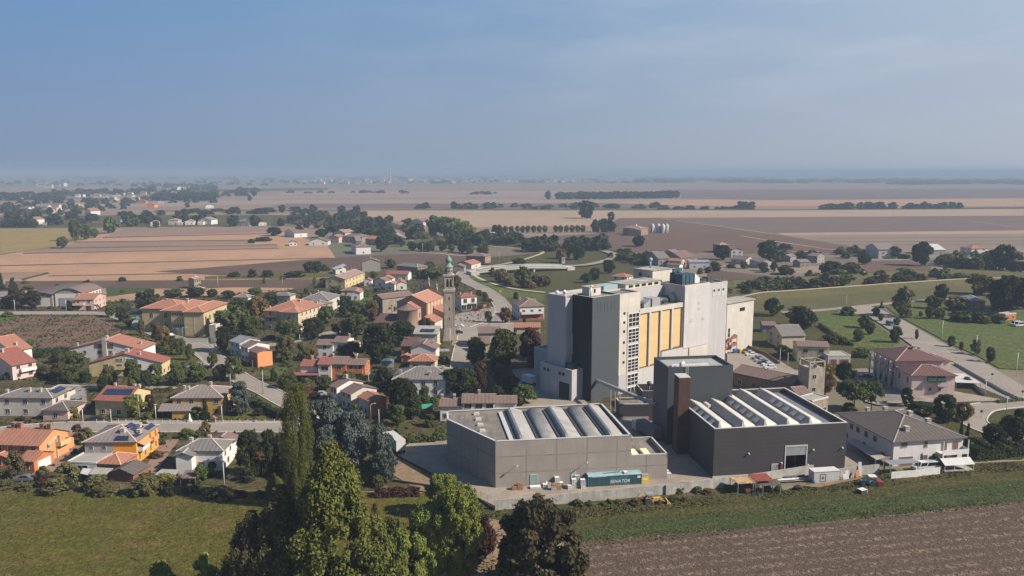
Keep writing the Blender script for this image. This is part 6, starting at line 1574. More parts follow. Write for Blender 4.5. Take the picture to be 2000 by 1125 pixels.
def bell_tower():
 b = G(z7(603, 672)); H = House("bell_tower", "tall square brick bell tower with green copper onion dome and cross", "tower", (0,0), 0, w=6, d=6, ang=14) if False else None
 t = thing("bell_tower", "tall square brick bell tower with green copper onion dome and cross", "tower", (b.x, b.y + 3.2, 0), R(8)); t.scale = (.72, .72, 1.0)
 S = 3.0
 m = MB()
 def sq(z0, z1_, a, bb, mi=0):
  m.mesh([(-a,-a,z0),(a,-a,z0),(a,a,z0),(-a,a,z0),(-bb,-bb,z1_),(bb,-bb,z1_),(bb,bb,z1_),(-bb,bb,z1_)], [(0,1,5,4),(1,2,6,5),(2,3,7,6),(3,0,4,7),(4,5,6,7)], mi)
 BT = panels("tower_brick", (0.36, 0.295, 0.24), .5, .16, .8, .015, .92, stain=.4)
 sq(0, 5.6, 4.1, 3.15); sq(5.6, 20.6, 3.0, 2.85); sq(20.6, 21.2, 3.3, 3.3, 1); sq(21.2, 21.9, 3.5, 3.5, 1)
 m.obj("shaft", [BT, CHW], t)
 for sx, sy in ((-1,-1),(1,-1),(1,1),(-1,1)):
  m = MB(); m.box(min(sx*2.3, sx*3.05), max(sx*2.3, sx*3.05), min(sy*2.3, sy*3.05), max(sy*2.3, sy*3.05), 5.6, 20.6); m.obj("corner_pilaster", BT, t)
 for z_ in (9, 13, 17.5):
  m = MB(); m.box(-.25, .25, -3.04, -2.8, z_, z_+1.1); m.obj("window", DARKIN, t)
 m = MB()
 # belfry: four corner piers, a mid pier each side, arches
 for sx in (-1, 1):
  for sy in (-1, 1): m.box(min(sx*1.9, sx*2.75), max(sx*1.9, sx*2.75), min(sy*1.9, sy*2.75), max(sy*1.9, sy*2.75), 21.9, 27.2)
 for k in range(4):
  ca, sa = round(math.cos(k*math.pi/2)), round(math.sin(k*math.pi/2))
  def rb(x0, x1, y0, y1, z0, z1_):
   xs = [ca*x0 - sa*y0, ca*x1 - sa*y1]; ys = [sa*x0 + ca*y0, sa*x1 + ca*y1]; m.box(min(xs), max(xs), min(ys), max(ys), z0, z1_)
  rb(-.22, .22, -2.7, -2.2, 21.9, 26.0); rb(-1.9, 1.9, -2.7, -2.2, 26.0, 27.2); rb(-1.9, 1.9, -2.7, -2.3, 21.9, 22.7)
  for s_ in (-1, 1):
   rb(s_*1.9 if s_ < 0 else 1.55, -1.55 if s_ < 0 else 1.9, -2.65, -2.25, 25.3, 26.0); rb(-.5 if s_ < 0 else .22, -.22 if s_ < 0 else .5, -2.65, -2.25, 25.3, 26.0)
 m.obj("belfry", BT, t)
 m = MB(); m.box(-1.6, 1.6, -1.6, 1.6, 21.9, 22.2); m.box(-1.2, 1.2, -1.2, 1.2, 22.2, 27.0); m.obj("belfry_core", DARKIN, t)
 m = MB()
 for q in ((-1.0, 0), (1.0, 0)): m.lathe([(.6, 23.2), (.45, 23.5), (.35, 24.2), (.15, 24.5), (0, 24.5)], 10, (q[0], -1.75))
 m.obj("bells", METALD, t)
 m = MB(); m.mesh([(x, y, z_) for z_, a in ((27.2,3.2),(27.9,3.3)) for x, y in ((-a,-a),(a,-a),(a,a),(-a,a))], [(3,2,1,0),(0,1,5,4),(1,2,6,5),(2,3,7,6),(3,0,4,7),(4,5,6,7)]); m.obj("cornice", CHW, t)
 m = MB(); m.lathe([(2.35, 27.9), (2.35, 30.6), (2.55, 30.7), (2.55, 30.95)], 8, (0, 0), 0, math.pi/8, math.pi/8 + 2*math.pi, smooth=False); m.obj("drum", BT, t)
 m = MB(); m.lathe([(.35, 30.0), (.35, 30.1)], 8, (0, 0));
 for k in range(8):
  a = k*math.pi/4; m.tube([(2.22*math.cos(a), 2.22*math.sin(a), 29.3), (2.32*math.cos(a), 2.32*math.sin(a), 29.3)], .38, 10)
 m.obj("drum_oculi", DARKIN, t)
 cop, nt, bb = nodes("verdigris_copper", .6, .4); n1 = _noise(nt, _vec(nt, "Object", (1, 1, .3)), 2.2, 4)
 nt.links.new(_mix(nt, n1, (.10,.19,.125), (.17,.28,.19)), bb.inputs["Base Color"])
 m = MB(); m.lathe([(2.7,30.95),(2.4,31.2),(1.6,31.8),(1.2,32.3),(1.15,32.6),(1.6,33.0),(1.85,33.5),(1.75,34.1),(1.3,34.6),(.75,35.1),(.35,35.6),(.18,36.2),(.1,36.6),(0,36.7)], 20); m.obj("onion_dome", cop, t)
 m = MB(); m.lathe([(0,36.5),(.3,36.7),(.3,37),(0,37.2)], 8); m.bar((0,0,37.1),(0,0,39.8),.12); m.bar((-.75,0,38.8),(.75,0,38.8),.12); m.bar((-.35,0,38.3),(.35,0,38.3),.08); m.obj("cross", METALD, t)
bell_tower()
# ================================================================ bridge and levee
def bridge():
 a, b = G(z7(790, 196), 3.0), G(y3(1480, 925), 3.0)
 d = (b - a); L = d.length; an = math.atan2(d.y, d.x)
 t = thing("road_bridge", "low concrete road bridge with grey metal parapet crossing the canal", "bridge", (a.x, a.y, 0), an)
 m = MB(); n = 12
 zs = [2.4 + 1.6*math.sin(math.pi*i/n) for i in range(n+1)]
 for i in range(n):
  x0, x1 = L*i/n, L*(i+1)/n
  vs = [(x0,-4.5,zs[i]-1.1),(x1,-4.5,zs[i+1]-1.1),(x1,4.5,zs[i+1]-1.1),(x0,4.5,zs[i]-1.1),(x0,-4.5,zs[i]),(x1,-4.5,zs[i+1]),(x1,4.5,zs[i+1]),(x0,4.5,zs[i])]
  m.mesh(vs, [(3,2,1,0),(0,1,5,4),(2,3,7,6)], 0); m.mesh(vs[4:], [(0,1,2,3)], 1)
 m.obj("deck", [CONC, ASPH], t)
 for s_ in (-4.4, 4.4):
  m = MB()
  for i in range(n):
   for hh in (.45, .8, 1.15): m.bar((L*i/n, s_, zs[i]+hh), (L*(i+1)/n, s_, zs[i+1]+hh), .07, .16)
   for k in range(2):
    f = (i+k/2)/n; z_ = 2.4 + 1.6*math.sin(math.pi*f); m.bar((L*f, s_, z_), (L*f, s_, z_+1.2), .12)
  m.obj("railing", METALL, t)
 for f in (.3, .62):
  m = MB(); m.box(L*f-.6, L*f+.6, -3.8, 3.8, -1, 2.6); m.obj("pier", CONC, t)
 m = MB(); m.box(-6, 0, -5, 5, 0, 2.4); m.box(L, L+6, -5, 5, 0, 2.4); m.obj("abutment", CONC, t)
 H = G(y3(1468, 905)); t = thing("bridge_hut", "small white hut at the far end of the bridge", "hut", (H.x, H.y, 2.2)); m = MB(); m.box(-1.2, 1.2, -1.2, 1.2, -2, 2.4); m.box(-1.4, 1.4, -1.4, 1.4, 2.4, 2.6); m.obj("wall", WHITEP, t); m = MB(); m.box(-.5, .5, -1.26, -1.1, 0, 1.9); m.obj("door", METALG, t)
bridge()
def levee(name, pts, top=3.0, h=3.2, slope=9.0, mat=BANKG):
 c = [G(p) for p in pts]; q = []
 for i in range(len(c)-1):
  p0, p1, p2, p3 = c[max(i-1,0)], c[i], c[i+1], c[min(i+2, len(c)-1)]
  for k in range(8):
   t = k/8; q.append(.5*((2*p1)+(-p0+p2)*t+(2*p0-5*p1+4*p2-p3)*t*t+(-p0+3*p1-3*p2+p3)*t**3))
 q.append(c[-1]); m = MB(); rows = []
 n = len(q)
 for i, p in enumerate(q):
  d = q[min(i+1, n-1)] - q[max(i-1, 0)]; d.normalize(); nn = Vector((-d.y, d.x, 0)); e = min(1, min(i, n-1-i)/5)
  rows.append([tuple(p + nn*o + Vector((0,0,z_))) for o, z_ in ((-slope-top/2, -.1), (-top/2, h*e+.05), (top/2, h*e+.05), (slope+top/2, -.1))])
 for i in range(n-1):
  for k in range(3): m.poly([rows[i][k], rows[i+1][k], rows[i+1][k+1], rows[i][k+1]], 1 if k == 1 else 0)
 return structure(name, m, [mat, TRACK])
TRACK = GRAVEL
levee("embankment", pathq(z8, (100,482),(480,458),(1160,408),(1620,378),(1860,372),(2100,368)), 2.6, 3.0, 8)
TRACK = GRASSD
levee("embankment", pathq(z8, (-60,400),(200,382),(470,372),(880,345),(1300,318),(2100,316)), 3.0, 3.0, 7)
levee("embankment", [(700,468),(790,478),(850,470),(950,472),(1040,485)], 3, 2.5, 9, GRASSD)
levee("embankment", [(560,432),(700,424),(800,450),(880,470)], 3, 2.5, 9, GRASSD)
# ================================================================ foliage
LEAF = {}
def leafm(name, c, c2, tr=.12):
 f_ = .62 if name in ("dark", "redbrown") else .80
 c, c2 = dk(c, f_), dk(c2, f_)
 m, nt, b = nodes("foliage_" + name, .85, .08)
 oi = nt.nodes.new("ShaderNodeObjectInfo")
 n = _noise(nt, _vec(nt, "Position"), .45, 3, .6)
 n2 = _noise(nt, _vec(nt, "Position"), 2.6, 2, .6, .3, .7)
 col = _mix(nt, n, c, c2)
 col = _mix(nt, _mth(nt, 'MULTIPLY', n2, .45), col, dk(c2, 1.45))
 hv = nt.nodes.new("ShaderNodeHueSaturation")
 r = nt.nodes.new("ShaderNodeMapRange"); r.inputs[3].default_value = .485; r.inputs[4].default_value = .515; nt.links.new(oi.outputs["Random"], r.inputs[0]); nt.links.new(r.outputs[0], hv.inputs["Hue"])
 r = nt.nodes.new("ShaderNodeMapRange"); r.inputs[3].default_value = .75; r.inputs[4].default_value = 1.25; nt.links.new(oi.outputs["Random"], r.inputs[0]); nt.links.new(r.outputs[0], hv.inputs["Value"])
 nt.links.new(col, hv.inputs["Color"]); nt.links.new(hv.outputs[0], b.inputs["Base Color"])
 t = nt.nodes.new("ShaderNodeBsdfTranslucent"); nt.links.new(hv.outputs[0], t.inputs[0])
 mx = nt.nodes.new("ShaderNodeMixShader"); mx.inputs[0].default_value = tr
 o = nt.nodes["Material Output"]; nt.links.new(b.outputs[0], mx.inputs[1]); nt.links.new(t.outputs[0], mx.inputs[2]); nt.links.new(mx.outputs[0], o.inputs[0])
 LEAF[name] = m
leafm("dark", (.036,.048,.018), (.055,.068,.024)); leafm("mid", (.062,.082,.024), (.092,.110,.034)); leafm("light", (.13,.165,.034), (.19,.215,.050))
leafm("olive", (.088,.083,.034), (.12,.108,.045)); leafm("autumn", (.13,.078,.034), (.17,.11,.042)); leafm("blue", (.062,.080,.070), (.095,.115,.100))
leafm("yellow", (.20,.165,.035), (.15,.14,.035)); leafm("redbrown", (.075,.042,.028), (.105,.055,.035)); leafm("poplar", (.072,.080,.020), (.120,.122,.030)); leafm("darkbrown", (.046,.042,.020), (.070,.058,.028))
BARK = plain("bark", (.12, .09, .07), .9, var=.3)
ADJ = dict(dark="dark green", mid="green", light="light green", olive="olive green", autumn="brownish autumn", blue="blue green", yellow="yellowing", redbrown="red brown", poplar="yellow green", darkbrown="dark brown green")
def quads(P, N, S, rng, asp=1.5):
 """leaf sprays: one slightly folded quad pair per point, facing roughly along N"""
 n = len(P); r = rng.normal(size=(n, 3)); T = np.cross(N, r); T /= np.linalg.norm(T, axis=1)[:, None] + 1e-9
 B = np.cross(N, T); S = S[:, None]
 a = P - T*S*.5*asp - B*S*.5; b = P + T*S*.5*asp - B*S*.35; c = P + T*S*.45*asp + B*S*.5 + N*S*.25; d = P - T*S*.3*asp + B*S*.55
 V = np.stack([a, b, c, d], 1).reshape(-1, 3)
 return V
def mesh_from_quads(name, V):
 n = len(V)//4; me = bpy.data.meshes.new(name)
 me.vertices.add(len(V)); me.vertices.foreach_set("co", V.astype(np.float32).ravel())
 me.loops.add(n*4); me.loops.foreach_set("vertex_index", np.arange(n*4, dtype=np.int32))
 me.polygons.add(n); me.polygons.foreach_set("loop_start", np.arange(0, n*4, 4, dtype=np.int32)); me.polygons.foreach_set("loop_total", np.full(n, 4, dtype=np.int32))
 me.update(calc_edges=True); me.materials.append(LEAF["mid"]); return me
def crown(kind, n, leaf, seed, jit=.8):
 """unit crown: height 1, width 1"""
 rng = np.random.default_rng(seed)
 if kind == 'round': env = lambda z: np.sqrt(np.clip(1 - ((z-.57)/.43)**2, 0, 1))*.5; z0, z1_, nb, br = .15, .99, 46, .115
 elif kind == 'bush': env = lambda z: np.sqrt(np.clip(1 - ((z-.35)/.65)**2, 0, 1))*.5; z0, z1_, nb, br = .0, .98, 34, .13
 elif kind == 'poplar': env = lambda z: np.clip(np.sin(np.clip((z-.03)/.97, 0, 1)**.62*math.pi)**.75, 0, 1)*.5; z0, z1_, nb, br = .04, .99, 90, .085
 elif kind == 'column': env = lambda z: np.clip(np.sin(np.clip((z+.02)/1.02, 0, 1)**1.25*math.pi)**.5, 0, 1)*.5; z0, z1_, nb, br = .03, .99, 95, .10
 elif kind == 'spire': env = lambda z: np.clip((1-z)**.74*np.minimum(1, (z-.0)/.16), 0, 1)*.56; z0, z1_, nb, br = .03, .985, 150, .062
 elif kind == 'conifer': env = lambda z: np.clip((1-z)**.8, 0, 1)*.5; z0, z1_, nb, br = .06, .98, 42, .11
 elif kind == 'umbrella': env = lambda z: np.sqrt(np.clip(1 - ((z-.62)/.38)**2, 0, 1))*.5; z0, z1_, nb, br = .52, .97, 26, .13
 elif kind == 'layer': env = lambda z: np.clip(.52*np.sin(np.clip((z-.04)/.98, 0, 1)**.7*math.pi)**.6, 0, 1); z0, z1_, nb, br = .12, .98, 44, .13
 C = []; Rr = []
 if n > 12000: nb, br = int(nb*2.6), br*.62
 tries = 0
 while len(C) < nb and tries < 4000:
  tries += 1
  z = rng.uniform(z0, z1_); e = float(env(np.array(z)))
  if rng.uniform() > (e/.5)**.8 + .1: continue
  a = rng.uniform(0, 2*math.pi); r = max(e - br*.7, 0)*math.sqrt(rng.uniform(.25, 1))
  C.append((r*math.cos(a)*rng.uniform(.9, 1.12), r*math.sin(a)*rng.uniform(.9, 1.12), min(z, .985 - br*.5))); Rr.append(br*rng.uniform(.65, 1.35))
 C = np.array(C); Rr = np.array(Rr); k = rng.choice(len(C), n, p=Rr**2/np.sum(Rr**2))
 D = rng.normal(size=(n, 3)); D /= np.linalg.norm(D, axis=1)[:, None]
 if kind in ('layer',): D[:, 2] *= .55
 rad = Rr[k]*(rng.uniform(.55, 1.1, n) + (rng.uniform(0, 1, n) > .9)*rng.uniform(0, .5, n))
 P = C[k] + D*rad[:, None]*np.array([1, 1, .9 if kind not in ('poplar', 'spire', 'column') else 1.5])
 out = P - np.array([0, 0, .5]); out /= np.linalg.norm(out, axis=1)[:, None] + 1e-9
 N = D*.7 + out*.35 + rng.normal(size=(n, 3))*jit; N[:, 2] += .25; N /= np.linalg.norm(N, axis=1)[:, None]
 P[:, 2] = np.clip(P[:, 2], .01, 1.0)
 V = quads(P, N, leaf*rng.uniform(.6, 1.35, n), rng)
 return mesh_from_quads("crown", V)
def trunk_mesh(seed, lean=.02, limbs=5, r=.022, top=.62):
 rng = random.Random(seed); m = MB()
 m.tube([(0,0,-.01),(rng.uniform(-lean,lean),rng.uniform(-lean,lean),top*.5),(rng.uniform(-lean,lean)*1.5,rng.uniform(-lean,lean)*1.5,top),(0,0,top*1.35)], [r*1.35, r, r*.6, r*.2], 6)
 for i in range(limbs):
  a = rng.uniform(0, 6.28); z = rng.uniform(.25, top); L = rng.uniform(.18, .34)
  m.tube([(0,0,z),(math.cos(a)*L*.6, math.sin(a)*L*.6, z+L*.35),(math.cos(a)*L, math.sin(a)*L, z+L*.75)], [r*.5, r*.32, r*.12], 5)
 return m.data("trunk", BARK)
LIB = {}
def lib(key):
 if key in LIB: return LIB[key]
 k, lod = key; V = []
 spec = dict(round=(3600,.052), bush=(1500,.085), poplar=(5200,.030), spire=(5200,.034), column=(4200,.032), conifer=(2600,.045), umbrella=(3000,.046), layer=(4200,.042))[k]
 f, g = {0: (12.0, .30), 1: (2.2, .68), 2: (.6, 1.3), 3: (.13, 2.5)}[lod]
 for s in range({0: 2, 1: 4, 2: 4, 3: 3}[lod]): V.append(crown(k, int(spec[0]*f), spec[1]*g, hash((len(k), ord(k[0]), ord(k[-1]), lod, s)) % 99991))
 LIB[key] = V; return V
TRK = [trunk_mesh(s) for s in range(3)]
THIN = trunk_mesh(9, .01, 3, .014)
rt = random.Random(5)
TREES = 0
def tree(z, x, yb, yt, w, kind='round', hue='mid', label=None, group=None, cat=None, name=None, h=None, wm=None, pos=None, lod=None):
 global TREES
 g = pos if pos is not None else G(z(x, yb)); s = 1556/g.y if False else None
 py = z(0, 1)[1] - z(0, 0)[1]; px = z(1, 0)[0] - z(0, 0)[0]
 H_ = h if h is not None else hgt(z(x, yt)[1], g.y)
 depth = g.y*_cp + CAMZ*_sp
 W_ = wm if wm is not None else w*px*depth/FPX
 H_ = max(H_, .8)
 lod = lod if lod is not None else (1 if g.y < 330 else 2 if g.y < 900 else 3)
 V = lib((kind, lod)); me = rt.choice(V); TREES += 1
 nm = name or {'bush': 'bush', 'conifer': 'conifer', 'poplar': 'poplar_tree', 'spire': 'poplar_tree', 'column': 'poplar_tree', 'umbrella': 'umbrella_pine', 'layer': 'cedar_tree'}.get(kind, 'tree')
 ct = cat or ('bush' if kind == 'bush' else 'tree')
 lb = label or "%s %s in the village gardens" % (ADJ[hue], nm)
 rz = rt.uniform(0, 6.28)
 def setm(o):
  o.material_slots[0].link = 'OBJECT'; o.material_slots[0].material = LEAF[hue]
 if kind == 'bush' or lod == 3:
  o = link(nm, me, None, (g.x, g.y, 0), rz, (W_, W_, H_)); setm(o); tag(o, lb, ct, group); return o
 t = thing(nm, lb, ct, (g.x, g.y, 0), rz, group)
 o = link("crown", me, t, scale=(W_, W_, H_)); setm(o)
 slim = kind in ('conifer', 'poplar', 'spire', 'column'); q = min(H_*.8, W_) if not slim else W_*.55
 link("trunk", THIN if slim else rt.choice(TRK), t, scale=(q, q, H_))
 return t
def free(x, y, r=1.5):
 for cx, cy, ca, sa, w, d, _l in FOOT:
  u = (x-cx)*ca + (y-cy)*sa; v = -(x-cx)*sa + (y-cy)*ca
  if -r < u < w+r and -r < v < d+r: return False
 for a, b in ROADS:
  if (a-x)**2 + (b-y)**2 < (r+4.5)**2: return False
 return True
def belt(z, pts, n, h, w, hues, label, group, kinds=('round',), jit=4, seed=1, cat=None):
 r = random.Random(seed); P = [G(z(*p)) for p in pts]
 L = [(P[i+1]-P[i]).length for i in range(len(P)-1)]; T = sum(L); done = []
 for k in range(n):
  s = T*(k + r.uniform(.1, .9))/n; i = 0
  while i < len(L)-1 and s > L[i]: s -= L[i]; i += 1
  p = P[i].lerp(P[i+1], min(1, s/L[i])); p = p + Vector((r.uniform(-jit, jit), r.uniform(-jit, jit), 0))
  if not free(p.x, p.y, 1): continue
  o = tree(z, 0, 0, 0, 0, r.choice(kinds), r.choice(hues), label, group, cat, h=r.uniform(*h), wm=r.uniform(*w), pos=p); done.append(o)
 rank(done, label)
def rank(done, label):
 done.sort(key=lambda o: o.location.x / o.location.y)
 for i, o in enumerate(done):
  if len(done) > 1: o["label"] = label + ", " + (ORD[i] + " from the left" if i < len(done)/2 else ORD[len(done)-1-i] + " from the right")
ORD = "first second third fourth fifth sixth seventh eighth ninth tenth eleventh twelfth thirteenth fourteenth fifteenth sixteenth".split()
def hedge(z, pts, h, th, hue, label, name="hedge"):
 P = [G(z(*p)) for p in pts]; c = P[0].copy(); rng = np.random.default_rng(len(label)+int(pts[0][0])); A = []; Nn = []
 for i in range(len(P)-1):
  a, b = np.array(P[i]-c), np.array(P[i+1]-c); d = b-a; L = np.linalg.norm(d); d /= L; nn = np.array([-d[1], d[0], 0])
  n = int(L*(2*h+th)*14); s = rng.uniform(0, L, n); f = rng.uniform(0, 2*h+th, n)
  off = np.where(f < h, -th/2, np.where(f < h+th, f-h-th/2, th/2)); zz = np.where(f < h, f, np.where(f < h+th, h, 2*h+th-f))
  A.append(a + d*s[:, None] + nn*(off + rng.normal(0, .10, n))[:, None] + np.array([0,0,1])*(zz*(1+.12*np.sin(s*1.7)) + rng.normal(0, .08, n))[:, None])
  q = nn*np.where(f < h, -1, np.where(f < h+th, 0, 1))[:, None] + np.array([0,0,1])*np.where((f >= h) & (f < h+th), 1, .2)[:, None]; Nn.append(q + rng.normal(0, .4, (n, 3)))
 P_ = np.concatenate(A); N_ = np.concatenate(Nn); N_ /= np.linalg.norm(N_, axis=1)[:, None]
 me = mesh_from_quads("hedge", quads(P_, N_, rng.uniform(.25, .5, len(P_)), rng)); o = link(name, me, None, c)
 o.material_slots[0].link = 'OBJECT'; o.material_slots[0].material = LEAF[hue]; tag(o, label, "hedge")
# ---- near foreground
def T(z, kind, hue, lst, lod=None):
 for e in lst:
  x, yb, yt, w, lb = e[:5]; tree(z, x, yb, yt, w, kind, hue, lb, e[5] if len(e) > 5 else None, lod=lod)
T(zf, 'spire', 'poplar', [(655,1225,864,300,"tallest yellow green poplar, pointed, in the foreground centre"), (737,1200,985,70,"slim yellow green poplar right of the tallest foreground poplar")], 0)
T(zf, 'spire', 'olive', [(560,1215,950,235,"broad dark olive poplar left of the tallest foreground poplar"), (500,1215,1000,190,"lower olive poplar at the left edge of the foreground clump")], 0)
T(zf, 'column', 'poplar', [(583,990,752,70,"tall narrow poplar in front of the stepped row houses")], 0)
T(zf, 'round', 'light', [(893,1150,948,118,"light green feathery tree beside the dirt path"), (838,1150,985,100,"light green tree left of the feathery one beside the path"), (795,1175,1035,95,"lowest light green tree next to the slim poplar"), (868,1010,928,80,"darker tipped green tree by the factory corner fence")], 0)
T(zf, 'round', 'redbrown', [(938,1105,1012,62,"small red brown tree between the light green tree and the big dark one")], 1)
T(zf, 'bush', 'darkbrown', [(1057,1175,972,178,"huge rounded dark brown green tree in front of the yard wall")], 0)
T(zf, 'round', 'mid', [(770,1165,1015,62,"dark slim tree behind the slim poplar")], 1)
T(zf, 'bush', 'light', [(320,1160,1098,55,"small light green bush at the bottom picture edge, left one"), (403,1160,1085,55,"small dark tipped bush at the bottom picture edge, right one")], 1)
T(zf, 'bush', 'olive', [(800,1165,1090,80,"low olive bush at the foot of the light green trees"), (960,1170,1120,60,"low scrub bush beside the dirt path bottom")], 1)
T(z2, 'layer', 'blue', [(650,830,508,150,"blue green cedar just right of the tall narrow poplar"), (740,870,528,190,"highest blue green cedar of the clump"), (865,880,570,180,"blue green cedar right of the highest one"), (700,985,690,170,"front blue green cedar left in the clump"), (862,1000,690,190,"front blue green cedar in the middle of the clump"), (1025,1020,675,170,"silvery blue cedar at the right end by the lorry"), (205,622,428,135,"blue green round tree right of the ochre house")], 1)
T(z2, 'layer', 'dark', [(262,990,690,150,"dark pine right of the white house"), (372,975,682,105,"second dark pine with bare stem right of the white house"), (440,975,740,90,"dark pine against the tall narrow poplar"), (600,900,620,110,"shaded dark cedar hidden behind the cedar clump"), (560,1000,760,130,"shaded dark tree under the tall narrow poplar"), (790,1010,800,150,"shaded cedar low in the clump behind the tallest poplar")], 1)
T(z2, 'round', 'dark', [(1140,645,418,175,"large dark tree left of the double house"), (1040,485,355,100,"dark slim tree behind the blue roofed stall"), (1205,645,508,140,"mid dark tree below the double house"), (1410,510,365,100,"dark tree covering the right end of the double house"), (1012,325,98,220,"large dense round tree left of the churchyard houses"), (845,300,203,160,"dark tree right of the white pair")])
T(z2, 'round', 'mid', [(1120,685,568,92,"round green tree in the garden by the tarpaulin shed"), (1272,565,458,70,"small tree under the double house eaves"), (690,480,400,100,"garden tree in front of the white end house"), (172,425,288,115,"leafy street tree at the junction verge"), (45,352,258,62,"young street tree at the junction corner"), (470,470,385,90,"tree below the stepped row garden")])
T(z2, 'round', 'autumn', [(90,420,340,85,"small reddish tree on the junction verge"), (1010,600,500,90,"thin reddish tree by the brick orange end house")])
T(z2, 'bush', 'mid', [(585,468,413,92,"rounded bush in front of the coloured row"), (1085,602,538,50,"bush beside the brick orange end house"), (830,432,378,90,"bush at the coloured row's right garden"), (1300,692,622,80,"pale bush in the allotment garden"), (1112,745,700,70,"yellowish bush by the garden path"), (500,440,378,70,"bush at the coloured row's left corner"), (640,760,690,70,"bush near the parked lorry"), (1060,980,900,70,"bush on the yard fence"), (1000,1040,970,90,"bush beneath the silvery cedar")])
T(z2, 'poplar', 'light', [(402,1100,965,115,"light green bushy tree at the lawn edge")])
T(z2, 'bush', 'dark', [(92,1115,1040,140,"dark wide bush on the lawn edge right of the fence gate"), (320,1110,1060,60,"small dark bush on the lawn edge"), (250,1010,930,90,"shaded bush under the dark pines")])
T(z1, 'bush', 'olive', [(95,985,835,118,"olive bush in front of the orange garage wing"), (400,1005,900,150,"broad olive bush left of the timber shed"), (840,1085,965,145,"broad dark bush right of the timber shed"), (560,1065,975,130,"reddish scrub bush in front of the timber shed"), (330,1075,990,150,"wide scrub bush at the lawn edge, left"), (600,1090,1020,110,"low scrub bush at the lawn edge, middle"), (1280,1115,1040,150,"low wide bush at the lawn edge below the white house")])
T(z1, 'bush', 'mid', [(250,1005,922,72,"small tree like bush near the fence left"), (1160,1020,912,85,"bush against the white house corner"), (1225,975,900,70,"bush in the white house garden"), (1080,762,702,90,"light bush beside the driveway gate"), (1145,752,712,70,"second bush beside the driveway gate"), (945,800,765,35,"small clipped bush on the paved drive"), (25,980,950,60,"bush at the left picture edge below the orange duplex")])
T(z1, 'bush', 'yellow', [(950,1045,962,130,"yellow leaved hedge bush behind the fence"), (430,645,575,62,"yellowish small bush by the pyramid roofed annex")])
T(z1, 'round', 'light', [(775,632,512,145,"round bright green tree in front of the yellow solar house")])
T(z1, 'round', 'redbrown', [(866,605,508,62,"slim red brown tree behind the bright green one")])
T(z1, 'conifer', 'dark', [(1190,655,532,62,"dark conifer in front of the ochre house"), (1066,642,598,32,"small dark shrub by the ochre house carport")])
T(z1, 'round', 'mid', [(775,485,308,110,"tallest tree in front of the half yellow duplex"), (897,455,332,98,"round tree right of the half white duplex"), (1020,455,328,112,"broad tree behind the ochre house, left"), (1140,435,328,112,"broad tree behind the ochre house, right"), (425,385,262,150,"wide tree right of the back gardens"), (400,445,338,118,"garden tree left of the half yellow duplex"), (168,285,198,72,"small tree at the corner of the ploughed field"), (190,395,308,82,"garden tree beside the pinkish house")])
T(z1, 'round', 'olive', [(637,475,343,98,"olive tree in front of the yellow gable"), (350,425,322,100,"olive garden tree between the hedges"), (285,405,345,90,"low olive tree in the back garden"), (1275,425,333,85,"brownish tree on the verge corner")])
T(z1, 'round', 'dark', [(835,480,368,84,"dark tree right under the half white duplex"), (600,490,400,70,"dark low tree by the yellow gable corner"), (320,325,262,66,"dark garden tree near the ploughed field")])
T(z1, 'bush', 'dark', [(490,428,368,75,"dark bush beside the half yellow duplex"), (245,395,345,70,"dark bush in the back garden, left"), (230,290,262,90,"low dark bush along the field edge"), (890,245,222,70,"dark bush beside the pale orange roof"), (850,250,220,70,"yellowish bush beside the pale orange roof"), (925,262,225,60,"bush on the verge behind the duplexes"), (40,420,380,60,"bush by the pinkish house wall")])
T(z1, 'poplar', 'dark', [(180,460,410,70,"dark shrub above the grey duplex roof")]) if False else None
ST = "young street trees along the school road"
for i, (x, yb, yt, w) in enumerate(((932,430,332,88), (1035,472,348,96), (1085,522,400,80), (1198,587,452,62), (1328,648,486,96), (1392,682,508,108), (1463,722,588,76), (1530,752,608,90), (1605,797,658,76))):
 tree(y6, x, yb, yt, w, 'round', ('mid','dark','mid','olive','autumn','autumn','mid','mid','olive')[i], "street tree of the school road row, " + ("nearest the pink house","second from the pink house","third from the pink house","thin fourth one","reddish fifth one","tallest reddish sixth one","seventh one","eighth one","last thin one by the junction")[i], ST)
T(y6, 'conifer', 'dark', [(110,198,98,95,"dark conifer behind the long farm building"), (12,200,55,70,"dark conifer cut by the left edge")])
T(y6, 'round', 'darkbrown', [(150,362,193,170,"large brownish tree in front of the farm building, left one"), (292,362,203,130,"large brownish tree in front of the farm building, right one")])
T(y6, 'round', 'dark', [(42,365,268,95,"dark tree at the left edge by the farm road"), (1250,402,198,190,"large dark tree left of the school"), (640,375,298,55,"small dark tree beside the pink house"), (590,378,290,60,"slim dark tree at the pink house corner"), (1660,258,178,150,"dark tree behind the school roof")])
T(y6, 'round', 'mid', [(1470,262,188,165,"green tree behind the school, left one"), (990,385,320,120,"garden tree between the pink house and the small yellow house")])
T(y6, 'bush', 'mid', [(1040,310,272,60,"small bush before the low yellow house"), (1085,372,335,70,"bush by the low yellow house"), (450,320,300,80,"low bush in the shed yard"), (240,195,165,90,"pale bush behind the farm building"), (60,430,385,90,"bright bush at the left edge of the field road")])
T(y7, 'round', 'dark', [(118,405,328,115,"dark tree behind the school, first from left"), (260,405,342,85,"dark tree behind the school, second from left"), (385,415,353,100,"dark tree behind the school, third from left"), (350,835,640,165,"dark dense tree behind the transformer tower"), (720,480,368,150,"dark tree left behind the cream villa"), (1050,735,568,195,"dark tree right of the cream villa garden"), (1285,725,588,170,"dark tree in the park below the grey house"), (1300,545,398,115,"dark tree beside the small lawn")])
